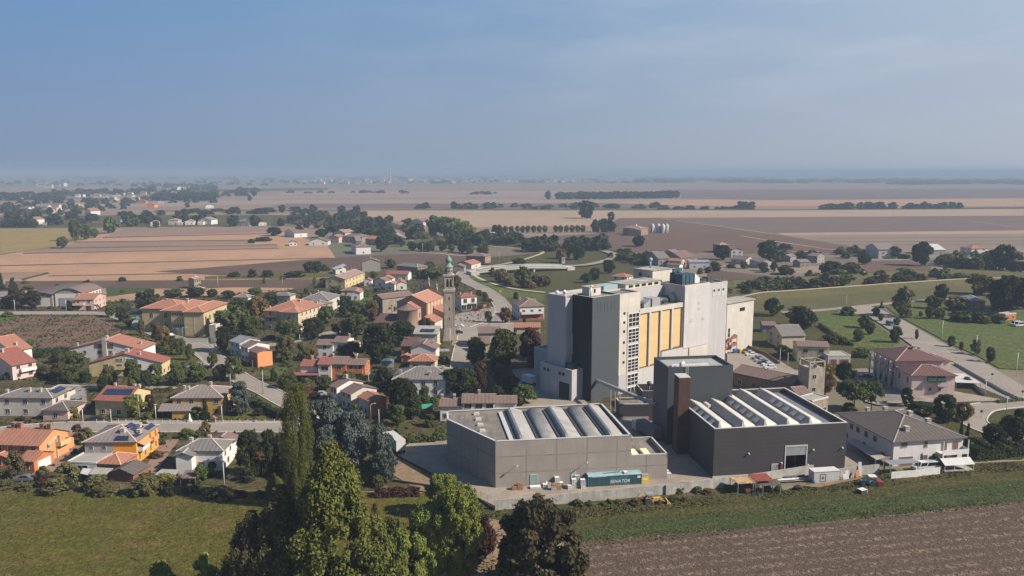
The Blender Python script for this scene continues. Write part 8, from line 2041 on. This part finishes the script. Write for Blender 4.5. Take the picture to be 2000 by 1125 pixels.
crates(810, 400, 1, "in front under the red brown pallets"); crates(700, 372, 1, "standing alone left of the pallets"); crates(740, 362, 1, "just behind the lone one", .8)
def _pal():
 a = MB()
 for k in range(6): a.box(-.6+k*.21, -.6+k*.21+.15, -.5, .5, .11, .14)
 for y_ in (-.45, 0, .45): a.box(-.6, .6, y_-.05, y_+.05, .02, .11)
 a.box(-.6,.6,-.5,.5,0,.02); return a
PL = [_pal().data("pallet", m_) for m_ in (WOODP, WOODL)]
def pallets(x, y, n, lb, z0=.2, k=0, back=0):
 p = G(zy(x, y))
 for i in range(n):
  lbl = ("brown wooden pallet %s, %s" % (lb, "bottom of the pile" if i == 0 else "top of the pile" if i == n-1 else "%s up in the pile" % ORD[i])) if n > 1 else "wooden pallet " + lb
  o = link("pallet", PL[k], None, (p.x, p.y+back, z0+i*.15), R(6+((i*37+x) % 7-3))); tag(o, lbl, "pallet", "wooden pallets in the yard")
pallets(300, 398, 8, "in the lower pile at the warehouse corner"); pallets(370, 396, 12, "in the higher pile at the warehouse corner"); pallets(865, 398, 9, "in the pile beside the front crate", k=0)
pallets(810, 400, 3, "on the front crate", 1.40)
for i, x in enumerate((350, 600, 770, 860, 1250, 1310, 1370, 1450, 1530, 1620, 1720, 1840, 1960)):
 pallets(x, 474-(x-350)*.082+ (4 if i % 2 else 0), 1, "lying flat along the inside of the yard wall, %s" % (ORD[i]+" from the left"), .2, i % 2)
# fork truck like red trolley, sink pallet, yellow skip
p = G(zy(430, 355)); t = thing("hand_truck", "small red hand truck against the warehouse wall by the pallets", "hand truck", (p.x, p.y+.6, .2)); m = MB(); m.box(-.25,.25,-.2,.1,0,.08); m.bar((-.2,.1,0),(-.2,.3,1.7),.07); m.bar((.2,.1,0),(.2,.3,1.7),.07); m.box(-.22,.22,.05,.3,.7,1.3); m.obj("frame", plain("red_paint",(0,0,0)), t); m = MB(); m.tube([(-.3,.25,.15),(.3,.25,.15)], .15, 8); m.obj("wheel", METALD, t)
p = G(zy(570, 378)); t = thing("basin_stack", "stack of pale basins lying on boards before the teal glass door", "basins", (p.x, p.y, .2), R(8)); m = MB(); [m.box(-1.2, 1.2, -.6, .6, .15+i*.16, .22+i*.16) for i in range(4)]; m.obj("basins", YW, t); m = MB(); [m.box(-1.1+i*.7, -.9+i*.7, -.6, .6, 0, .15) for i in range(4)]; m.obj("battens", WOODL, t)
p = G(z3(1195, 608)); t = thing("waste_skip", "yellow waste skip with white label against the low annex", "skip", (p.x, p.y+.8, .2), R(8)); m = MB(); m.box(-.9,.9,-.6,.6,.15,2.0); m.obj("body", plain("yellow_paint",(.62,.40,.03),.5), t); m = MB(); m.box(-.5,.6,-.63,-.6,.9,1.3); m.obj("label", WHITEP, t); m = MB(); m.box(-.95,.95,-.65,.65,2.0,2.1); m.obj("lid", METALG, t)
# walls and fences
wall_line("long pale concrete yard wall with weathered streaks before the container", [(341,757),(760,716),(1120,682),(1461,650)], 2.5, WALLC, z=z3, name="yard_wall")
wall_line("pale concrete yard wall stretch behind the scrap yard shelters", [(0,1082),(345,1035),(700,990),(1040,935),(1080,930)], 2.5, WALLC, z=z4, name="yard_wall")
wall_line("pale concrete yard wall stretch from the white box to the white villa", [(1235,962),(1420,940),(1560,925)], 2.5, WALLC, z=z4, name="yard_wall")
wall_line("low dark wall with thin fence posts on the left yard edge", [(341,757),(185,655),(-240,530+60)], .7, METALD, z=z3, posts=2.6, zt=2.6, name="yard_wall")
wall_line("concrete wall between the dark hall and the white villa", [(1310,885),(1360,850),(1310,715)], 3.0, CONC, z=z4, name="side_wall") if False else None
wall_line("white panel fence in front of the sheet metal shelter", [(375,1010),(500,1000),(630,985)], 1.9, WHITEP, z=z5, name="panel_fence", cat="fence", th=.1)
wall_line("grey street railing in front of the yellow and ochre houses", [(560,672),(940,676),(1200,676),(1480,672),(1640,672)], .35, METALL, z=z1, posts=2.0, zt=1.3, name="street_fence", cat="fence", post_mat=METALL)
wall_line("thin wire fence on posts along the lawn's upper edge", [(-40,1038),(300,1042),(700,1060),(1100,1085),(1480,1098),(1700,1100)], .12, METALD, z=z1, posts=3.0, zt=1.5, name="wire_fence", cat="fence", th=.04)
wall_line("long grey barrier fence sloping beside the estate road", [(705,412),(850,495),(960,560),(1040,598)], 1.3, METALG, z=z5, posts=2.5, zt=1.6, name="barrier_fence", cat="fence", th=.08)
wall_line("second grey fence below the barrier near the pink house", [(785,512),(865,575)], 1.5, METALG, z=z5, posts=2, zt=1.7, name="ramp_fence", cat="fence", th=.08)
wall_line("dark iron gate fence along the forecourt of the pink house", [(710,618),(800,615),(900,612),(1000,600),(1060,592)], .9, METALD, z=z5, posts=1.2, zt=1.5, name="gate_fence", cat="fence", th=.05)
wall_line("guard rail along the road after the bridge", [(1490,935),(1600,930),(1750,905),(1890,868)], .5, METALL, z=y3, posts=4, zt=.9, name="guard_rail", cat="fence", th=.1)
wall_line("dark fence line below the dark shed along the farm road", [(120,378),(330,382),(560,382)], 1.0, FRAMEB, z=y6, posts=3, zt=1.4, name="farm_fence", cat="fence", th=.08)
wall_line("brown retaining wall beside the staff car park", [(590,-5),(640,20),(740,62),(830,125)], 1.4, FRAMEB, z=z4, name="car_park_wall")
wall_line("low white garden wall below the bell tower", [(520,740),(605,740)], 1.1, WHITEP, z=z7, name="garden_wall")
# scrap yard
canopy("rusty yellow sheet roof on the scrap yard wall", z4, [(530,992),(648,985),(600,940),(468,945)], 2.9, plain("rusty_sheet", (.42,.26,.12), .8, var=.4), "scrap_shelter")
canopy("dark red sheet roof in the scrap yard", z4, [(655,975),(792,966),(735,915),(605,922)], 3.2, plain("red_sheet", (.22,.05,.04), .7, var=.25), "scrap_shelter")
canopy("dark grey felt roof lowest in the scrap yard", z4, [(712,1008),(850,995),(815,955),(655,972)], 2.5, TILE['dgrey'], "scrap_shelter")
p = G(z4(1085, 990)); t = thing("site_container", "off white site box with a black star vent in the scrap yard", "container", (p.x, p.y, 0), R(9)); m = MB(); m.box(0, 6.2, 0, 2.4, 0, 2.6); m.obj("body", P_WHITE, t); m = MB(); m.box(-.1, 6.3, -.1, 2.5, 2.6, 2.72); m.obj("roof", METALL, t)
m = MB(); m.box(1.5,2.9,-.05,0,.3,.38); m.box(1.5,2.9,-.05,0,1.95,2.03); m.box(1.5,1.58,-.05,0,.38,1.95); m.box(2.82,2.9,-.05,0,.38,1.95); m.obj("hatch_frame", METALD, t)
m = MB(); m.box(2.12,2.28,-.05,0,.8,1.5); m.box(1.85,2.12,-.05,0,1.07,1.23); m.box(2.28,2.55,-.05,0,1.07,1.23); m.obj("star_vent", METALD, t)
rs = random.Random(3)
for i in range(9):
 p = G(z4(830+i*24, 1000-i*5.5)); a = R(8+rs.uniform(-4, 4)); o = thing("scrap_pipe", "dark pipe of the scrap yard pile, %s from the left" % ORD[i], "pipe", (p.x, p.y+rs.uniform(0,2), 0), a, "scrap pipes")
 m = MB(); z_ = .3+.25*(i % 3); m.tube([(-2.5,0,z_),(2.5,0,z_)], .18, 8, cap=False); m.obj("tube", METALD if i % 2 else METALL, o); m = MB(); m.tube([(2.5,0,z_),(2.58,0,z_)], .24, 8); m.obj("flange", METALG, o)
for i, (x, y, h_, c_) in enumerate(((1418,945,3.6,WHITEP),(1400,955,2.0,plain("orange_board",(.55,.22,.05),.7)),(1325,955,1.9,WHITEP),(1310,965,1.4,METALL))):
 p = G(z4(x, y)); m = MB(); m.mesh([(-.4,-.5,0),(.4,-.5,0),(.4,.1,h_),(-.4,.1,h_),(-.4,-.4,0),(.4,-.4,0),(.4,.2,h_),(-.4,.2,h_)], [(0,1,2,3),(5,4,7,6),(3,2,6,7),(0,3,7,4),(1,5,6,2)])
 o = m.obj("leaning_board", c_, None, (p.x, p.y, 0)); tag(o, ("tallest white board leaning on the yard wall","orange board leaning by the tallest white board","shorter white board leaning on the yard wall","small grey board leaning on the yard wall")[i], "board")
p = G(z4(1085, 1000)); m = MB(); m.lathe([(0,0),(.45,0),(.47,.45),(.45,.9),(0,.9)], 12); tag(m.obj("barrel", plain("barrel_blue",(.04,.10,.22),.5), None, (p.x,p.y,0)), "blue barrel below the site box in the weeds", "barrel")
p = G(z4(630, 1065)); t = thing("red_cart", "dull red farm cart in the weeds below the yard wall", "cart", (p.x,p.y,0), .1); m = MB(); m.box(-1.6,1.6,-.7,.7,.5,1.1); m.obj("bed", plain("cart_red",(.20,.05,.04),.8), t)
for s_ in (-1, 1): m = MB(); m.tube([(s_*1.0,-.85,.45),(s_*1.0,-.7,.45)], .45, 12); m.obj("wheel", METALD, t)
# greenhouse
zq = _z(1640, 860, 6.667)
p = G(zq(1365, 430)); t = thing("greenhouse", "small gabled glass greenhouse with white frame on the lawn edge", "greenhouse", (p.x, p.y, 0), R(8)); m = MB(); m.box(0, 7.5, 0, 3.6, 0, .5); m.obj("base", WALLC, t)
m = MB(); m.mesh([(-.1,-.15,1.9),(7.6,-.15,1.9),(7.6,1.8,3.0),(-.1,1.8,3.0),(-.1,3.75,1.9),(7.6,3.75,1.9)], [(0,1,2,3),(3,2,5,4)]); m.obj("roof", TILE['white'], t)
m = MB()
for x_ in (0, 2.5, 5, 7.45):
 for y_ in (.03, 3.55): m.bar((x_, y_, .5), (x_, y_, 1.9), .08)
 m.bar((x_, 0, 1.85), (x_, 1.8, 2.9), .06); m.bar((x_, 3.6, 1.85), (x_, 1.8, 2.9), .06)
m.obj("frame", WHITEP, t)
# vehicles
CARM = {}
def car_mesh(kind, paint):
 k = (kind, paint.name)
 if k in CARM: return CARM[k]
 L, W, Hh = (4.3, 1.75, 1.45) if kind == 'car' else (5.0, 1.95, 2.1)
 body = MB(); y0, y1 = -W/2, W/2
 low = [(-L/2, .3), (-L/2, .78), (-L/2+.1, .92), (-L*.22, .98), (L*.33, .98), (L/2-.05, .84), (L/2, .55), (L/2, .3)] if kind == 'car' else [(-L/2,.35),(-L/2+.05,1.0),(-L*.3,1.15),(L/2-.05,1.15),(L/2,.35)]
 cab = [(-L*.22, .98), (-L*.09, Hh), (L*.22, Hh), (L*.38, .98)] if kind == 'car' else [(-L*.3,1.15),(-L*.2,Hh),(L/2-.1,Hh),(L/2-.04,1.15)]
 def ext(mb, prof, a, b, ins=0, mi=0):
  n = len(prof); vs = [(x, a, z_) for x, z_ in prof] + [(x, b, z_) for x, z_ in prof]
  if ins:
   zt = max(z_ for _, z_ in prof)
   vs = [(x, y + (ins if y < 0 else -ins)*(z_ > zt-.1), z_) for x, y, z_ in vs]
  mb.mesh(vs, [tuple(range(n))[::-1], tuple(range(n, 2*n))] + [(i, (i+1) % n, n+(i+1) % n, n+i) for i in range(n)], mi)
 ext(body, low[::-1], y0, y1); ext(body, [(x*.97, z_) for x, z_ in cab][::-1], y0+.08, y1-.08, .14)
 gl = MB(); zt = cab[1][1]
 a_, b_, c_, d_ = cab; e = .03
 gl.mesh([(a_[0]-e, y0+.15, a_[1]+.05), (a_[0]-e, y1-.15, a_[1]+.05), (b_[0]-e-.02, y1-.28, b_[1]-.06), (b_[0]-e-.02, y0+.28, b_[1]-.06)], [(0,1,2,3),(3,2,1,0)])
 for s_ in (1, -1): gl.mesh([(a_[0]*.85, s_*(y1-.065), a_[1]+.04), (d_[0]*.9, s_*(y1-.065), a_[1]+.04), (c_[0]*.9, s_*(y1-.19), zt-.1), (b_[0]*.8, s_*(y1-.19), zt-.1)], [(0,1,2,3),(3,2,1,0)])
 wh = MB(); wh.tube([(0, -.11, 0), (0, .11, 0)], .32, 12)
 CARM[k] = (body.data("body", paint), gl.data("glass", GLASS), wh.data("wheel", METALD), L, W); return CARM[k]
def pnt(n, c): return plain("car_" + n, c, .25, .2, .6, .03)
PC = dict(white=pnt("white",(.66,.66,.65)), silver=pnt("silver",(.36,.37,.38)), grey=pnt("grey",(.13,.135,.14)), black=pnt("black",(.02,.02,.022)), red=pnt("red",(.14,.02,.025)), green=pnt("green",(.02,.05,.04)), blue=pnt("blue",(.10,.19,.25)))
def car(z, x, y, rz, col, lb, kind='car', name=None):
 p = G(z(x, y)); b, g, w, L, W = car_mesh(kind, PC[col]); t = thing(name or "parked_car", lb, "van" if kind == 'van' else "car", (p.x, p.y, .22), R(rz), "parked vehicles")
 link("body", b, t); link("window", g, t)
 for sx in (-.3, .3):
  for sy in (-.5, .5): link("wheel", w, t, (sx*L, sy*(W-.16), .3))
for x, y, c, lb in ((590,38,'grey',"dark car at the back end of the staff car park row"),(612,46,'silver',"silver car second in the staff car park row"),(628,60,'white',"white car third in the staff car park row"),(675,88,'grey',"grey car starting the second group in the car park"),(695,104,'silver',"silver car second in the second car park group"),(722,120,'black',"black car third in the second car park group"),(748,134,'white',"white car behind the nearest one in the car park"),(764,154,'white',"nearest white car in the staff car park")):
 car(z4, x, y, 8, c, lb)
for z, x, y, rz, c, lb, k in ((y6,1118,400,20,'silver',"silver car parked first by the school trees",'car'),(y6,1160,452,-60,'blue',"bluish car parked by the school trees",'car'),(y6,1250,500,-60,'black',"dark car parked outside the school",'car'),(y6,1440,598,-40,'white',"white car parked below the school wing",'car'),
 (z7,672,580,-5,'white',"white estate car parked beside the bell tower",'car'),(z7,662,622,10,'black',"black car half hidden behind the bell tower foot",'car'),(z7,780,472,10,'red',"dark red car before the shop house",'car'),
 (z5,243,478,-10,'green',"dark green car in the pink houses' car park",'car'),(z5,313,518,-8,'silver',"silver car in the pink houses' car park",'car'),(z5,370,205,90,'blue',"pale blue van parked on the estate road",'van'),
 (z2,665,515,10,'silver',"silver car behind the stepped row houses",'car'),(z2,662,672,60,'white',"white car hidden beside the cedars",'car'),(z1,548,662,5,'black',"black car in front of the solar roofed house",'car'),
 (z6,1210,660,60,'red',"dark car at the foot of the outside stair",'car'),(z5,1025,205,10,'white',"first white van beyond the meadow hedge",'van'),(z5,1045,210,10,'white',"second white van beyond the meadow hedge",'van'),(z1,140,1008,5,'grey',"grey car behind the wire fence at left",'car'),(zq,1075,395,10,'white',"white van behind the panel fence, left one",'van'),(zq,1165,390,10,'white',"white van behind the panel fence, right one",'van')):
 car(z, x, y, rz, c, lb, k)
def lorry(z, x, y, rz, L, lb, boxm, cab=True, h=2.7):
 p = G(z(x, y)); t = thing("lorry", lb, "lorry", (p.x, p.y, .2), R(rz)); m = MB(); m.box(0, L, -1.25, 1.25, 1.1, 1.1+h); m.obj("cargo_box", boxm, t)
 m = MB(); m.box(.1, L-.1, -.9, .9, .7, 1.1); m.obj("chassis", METALD, t)
 if cab: m = MB(); m.box(L+.3, L+2.3, -1.2, 1.2, .5, 3.0); c_ = m.obj("cab", WHITEP, t); m = MB(); m.box(L+2.25, L+2.34, -1.05, 1.05, 1.7, 2.7); m.obj("windscreen", GLASS, c_)
 for q in (.8, 2.0, L-1.5, L+1.4 if cab else L-.5):
  for s_ in (-1, 1): m = MB(); m.tube([(q, s_*1.2, .5), (q, s_*.95, .5)], .5, 12); m.obj("wheel", METALD, t)
lorry(z2, 1135, 858, 120, 8.0, "white box lorry parked beside the silvery cedar", TILE['white'])
lorry(_z(1180,700,5.625), 590, 935, 112, 9.0, "grey sheeted lorry between the grey annex and the dark block", plain("tarpaulin_grey", (.14,.14,.14), .8))
lorry(z6, 150, 900, 130, 4.5, "small white trailer parked at the left corner of the gate annex", WHITEP, cab=False, h=2.3)
# tractor and loader
def tractor(z, x, y, rz, lb, cat, pm, roofm, loader=False):
 p = G(z(x, y)); t = thing(cat, lb, cat.replace('_', ' '), (p.x, p.y, 0), R(rz)); m = MB(); m.box(.2, 2.0, -.4, .4, .8, 1.5); m.obj("bonnet", pm, t)
 m = MB(); [m.bar((a, b, .9), (a*.9, b*.9, 2.4), .1) for a in (-1.2, .2) for b in (-.65, .65)]; m.box(-1.3, .3, -.75, .75, .7, 1.2); c_ = m.obj("cab", pm, t); m = MB(); m.box(-1.35, .35, -.8, .8, 2.4, 2.55); m.obj("cab_roof", roofm, c_)
 for q, r_, w_ in ((-.8, .8, .45), (1.6, .5, .3)):
  for s_ in (-1, 1): m = MB(); m.tube([(q, s_*.95, r_), (q, s_*(.95-w_), r_)], r_, 16); m.obj("wheel", METALD, t)
 if loader:
  m = MB(); m.bar((1.6,-.5,1.2),(3.2,-.5,.6),.18); m.bar((1.6,.5,1.2),(3.2,.5,.6),.18); m.obj("loader_arm", pm, t); m = MB(); m.prism([(3.1,-1.1),(3.9,-1.1),(3.9,1.1),(3.1,1.1)], .1, [1.1,.3,.3,1.1]); m.obj("bucket", pm, t)
  m = MB(); m.bar((-1.3,0,1.2),(-2.6,0,2.4),.2); m.bar((-2.6,0,2.4),(-3.9,0,.9),.18); m.obj("digger_arm", pm, t)
 else: m = MB(); m.box(-2.6,-1.5,-1.0,1.0,.3,1.5); m.obj("implement", plain("red_paint",(0,0,0)), t)
tractor(z3, 1235, 715, 5, "dusty yellow backhoe loader in the weeds below the yard wall", "backhoe_loader", plain("loader_yellow",(.50,.30,.08),.7,var=.4), METALG, True)
tractor(zq, 385, 600, 175, "blue tractor with white cab roof on the grass verge", "tractor", PC['blue'], WHITEP)
p = G(zq(290, 700)); t = thing("white_tank_box", "small white framed box standing in the grass near the tractor", "box", (p.x,p.y,0), .4); m = MB(); m.box(-.8,.8,-.6,.6,.05,1.1); m.obj("body", METALD, t); m = MB(); m.box(-.85,.85,-.65,.65,1.1,1.2); m.box(.8,.88,-.65,.65,0,1.1); m.obj("panel", WHITEP, t)
# street lamps and poles
def lamp(z, x, yb, yt, arm, lb):
 p = G(z(x, yb)); h_ = max(5, hgt(z(x, yt)[1], p.y)); t = thing("street_lamp", lb, "street lamp", (p.x, p.y, 0), 0, "street lamps"); m = MB(); m.tube([(0,0,0),(0,0,h_*.9),(arm*.25,0,h_*.98),(arm,0,h_)] if arm else [(0,0,0),(0,0,h_)], .09, 6); m.obj("pole", METALL, t); m = MB(); m.box(arm-.35, arm+.35, -.14, .14, h_-.06, h_+.08); m.obj("lamp_head", METALL, t)
for a in ((y6,1267,548,415,1.5,"curved street lamp beside the school's left wing"),(y6,1545,612,535,1.5,"curved street lamp at the school's right wing"),(z2,58,248,207,1.4,"curved street lamp at the transformer tower"),(z2,960,655,562,1.2,"curved lamp post by the stepped row's orange end"),(z1,482,682,594,0,"straight lamp post left of the solar roofed house"),(z1,903,662,590,0,"straight lamp post right of the solar roofed house"),(z1,1285,666,590,0,"straight lamp post at the ochre house corner"),
 (z7,757,832,760,0,"lamp post at the bottom right of the main street"),(z7,613,708,590,0,"tall lamp post at the bell tower foot"),(z7,916,550,462,0,"lamp post on the square"),(z5,640,286,178,0,"highest lamp post on the estate road"),(z5,818,362,257,0,"middle lamp post on the estate road"),(z5,1030,472,348,0,"lowest lamp post on the estate road"),(z5,978,662,590,0,"lamp post at the crossing"),(y6,562,388,285,0,"lamp post in front of the vaulted sheds"),(y6,128,392,287,0,"lamp post at the left of the farm road"),(z5,868,572,548,0,"short lamp post at the pink house fence")): lamp(*a)
def pole(z, x, yb, yt, lb, cross=True):
 p = G(z(x, yb)); h_ = hgt(z(x, yt)[1], p.y); t = thing("utility_pole", lb, "utility pole", (p.x, p.y, 0), 0, "utility poles"); m = MB(); m.tube([(0,0,0),(0,0,h_)], [.17,.11], 6); m.obj("pole", CONC, t)
 if cross: m = MB(); m.bar((-.7,0,h_-.3),(.7,0,h_-.3),.1); m.obj("crossarm", METALD, t)
for a in ((z1,643,668,590,"short pale pole before the solar roofed house"),(z1,806,640,512,"pole in front of the bright green round tree"),(z1,1297,1042,897,"concrete pole below the white house"),(z1,682,472,385,"pole before the half yellow duplex"),(z1,1333,458,386,"white pole right behind the ochre house"),(z2,338,505,362,"pole at the roadside below the orange end house"),(z2,1008,702,590,"pale pole behind the silvery cedar"),(z2,948,462,356,"pole right of the coloured row"),(z8,410,905,806,"tall pole left of the cream row house"),(z8,460,926,828,"second tall pole before the cream row house"),(z8,840,556,450,"pole on the green levee slope"),(y2,742,1125,1032,"pole in the dark field"),(y2,1480,1050-190,790,"pole above the bridge field") if False else (y3,858,880,780,"pole left of the gravel bend"),(y3,125,830,710,"pole at the dark canal belt"),(y1,1660,575,505,"pole at the white row of houses"),(y2,625,560,460,"tall pole beside the cube house"),(y4,458,960,845,"pole by the hamlet path"),(y7,305,330,240,"pole in the stubble by the ruined farmhouse"),(y7,948,790,700,"pole right of the pale olive tree")): pole(*a)
# small things
p = G(z2(1055, 358)); t = thing("arched_stall", "small blue arched roof stall in the garden of the coloured row", "stall", (p.x,p.y,0), .1); m = MB(); n = 8; pr = [(2.4*math.cos(math.pi*i/n), 2.6+1.0*math.sin(math.pi*i/n)) for i in range(n+1)]
[m.mesh([(a,-2,za),(b,-2,zb),(b,2,zb),(a,2,za)], [(0,1,2,3),(3,2,1,0)]) for (a,za),(b,zb) in zip(pr, pr[1:])]; m.obj("roof", plain("stall_blue",(.13,.27,.36),.6), t); m = MB(); [m.bar((a,b,0),(a,b,2.6),.14) for a in (-2.3,2.3) for b in (-1.9,1.9)]; m.box(-2.2,2.2,1.9,2.0,0,2.5); m.obj("frame", METALG, t)
p = G(z2(1285, 612)); t = thing("tarpaulin_shed", "small garden hut under a bright green tarpaulin", "hut", (p.x,p.y,0), .3); m = MB(); m.box(-1.5,1.5,-1.3,1.3,0,2.0); m.obj("wall", WALL['terra'], t); m = MB(); m.mesh([(-1.8,-1.6,1.9),(1.8,-1.6,1.9),(1.6,0,2.8),(-1.6,0,2.8),(-1.8,1.6,1.9),(1.8,1.6,1.9)], [(0,1,2,3),(3,2,5,4)]); m.obj("tarpaulin", plain("tarp_green",(.03,.22,.12),.6), t)
p = G(z1(1098, 668)); t = thing("garden_statue", "white garden statue on a plinth by the street railing", "statue", (p.x,p.y,0)); m = MB(); m.box(-.5,.5,-.5,.5,0,.8); m.obj("plinth", WHITEP, t); m = MB(); m.lathe([(.5,.8),(.38,1.3),(.25,1.8),(.3,2.1),(.14,2.3),(.18,2.45),(.15,2.65),(0,2.75)], 10); m.obj("figure", WHITEP, t)
p = G(z1(1235, 672)); t = thing("wayside_shrine", "little wooden shrine with pointed roof at the street", "shrine", (p.x,p.y,0)); m = MB(); m.box(-.5,.5,-.4,.4,0,1.6); m.obj("cabinet", WOODB, t); m = MB(); m.mesh([(-.8,-.6,1.5),(0,-.6,2.3),(.8,-.6,1.5),(-.8,.6,1.5),(0,.6,2.3),(.8,.6,1.5)], [(0,1,4,3),(1,2,5,4),(0,2,1),(3,4,5)]); m.obj("roof", TILE['brown'], t)
for x, y, lb in ((520,688,"yellow parasol nearer the church"),(525,722,"second yellow parasol below the first")):
 p = G(z7(x, y)); t = thing("parasol", lb, "parasol", (p.x,p.y,0)); m = MB(); m.tube([(0,0,0),(0,0,2.5)], .05, 6); m.obj("pole", METALG, t); m = MB(); m.lathe([(1.7,2.2),(.9,2.6),(0,2.85)], 8, smooth=False); m.obj("canopy", plain("parasol_yellow",(.60,.42,.12),.8), t)
for x, y, lb in ((842,462,"yellow direction sign at the verge island"),(946,362,"yellow sign on the slope inside the bend")):
 p = G(z7(x, y)); t = thing("road_sign", lb, "road sign", (p.x,p.y,0)); m = MB(); m.tube([(0,0,0),(0,0,2.8)], .06, 6); m.obj("pole", METALL, t); m = MB(); m.box(-.8,.8,-.06,-.01,1.7,2.9); m.obj("panel", plain("sign_yellow",(.60,.33,.03),.5), t)
for z, x, y, lb in ((z7,727,545,"small dark traffic sign on the square"),(z5,902,492,"round traffic sign beside the estate road"),(z5,845,692,"round traffic sign at the crossing corner"),(z5,1060,585,"round traffic sign at the right edge")):
 p = G(z(x, y)); t = thing("road_sign", lb, "road sign", (p.x,p.y,0)); m = MB(); m.tube([(0,0,0),(0,0,2.6)], .06, 6); m.obj("pole", METALG, t); m = MB(); m.tube([(0,-.1,2.3),(0,-.04,2.3)], .42, 14); m.obj("disc", METALD, t)
for x, c, lb in ((556,(.62,.42,.03),"yellow recycling bin by the outside stair"),(512,(.03,.12,.30),"blue recycling bin left of the yellow one"),(585,(.03,.05,.04),"dark bin right of the yellow one")):
 p = G(z4(x, 40)); t = thing("recycling_bin", lb, "bin", (p.x,p.y,.2), R(8)); m = MB(); m.prism([(-1.0,-.6),(1.0,-.6),(1.0,.6),(-1.0,.6)], .15, 1.5); mt = plain("bin_%d" % x, c, .5); m.obj("body", mt, t); m = MB(); m.mesh([(-1.05,-.65,1.5),(1.05,-.65,1.5),(1.05,0,1.85),(-1.05,0,1.85),(-1.05,.65,1.5),(1.05,.65,1.5)], [(0,1,2,3),(3,2,5,4)]); m.obj("lid", mt, t)
# ================================================================ haze: one closed box of thin even air
def haze():
 m = bpy.data.materials.new("haze_air"); m.use_nodes = True
 nt = m.node_tree; nt.nodes.clear()
 o = nt.nodes.new("ShaderNodeOutputMaterial"); v = nt.nodes.new("ShaderNodeVolumePrincipled")
 v.inputs["Color"].default_value = HAZE_COL
 v.inputs["Density"].default_value = HAZE_D
 v.inputs["Anisotropy"].default_value = 0.0
 nt.links.new(v.outputs[0], o.inputs["Volume"])
 mb = MB(); mb.box(-FAR - 50, FAR + 50, -320, FAR + 50, -8.0, 84.0)
 h = mb.obj("haze", m); tag(h, kind="stuff")
HAZE_COL = (0.375, 0.475, 0.60, 1)
HAZE_D = 0.00025
haze()
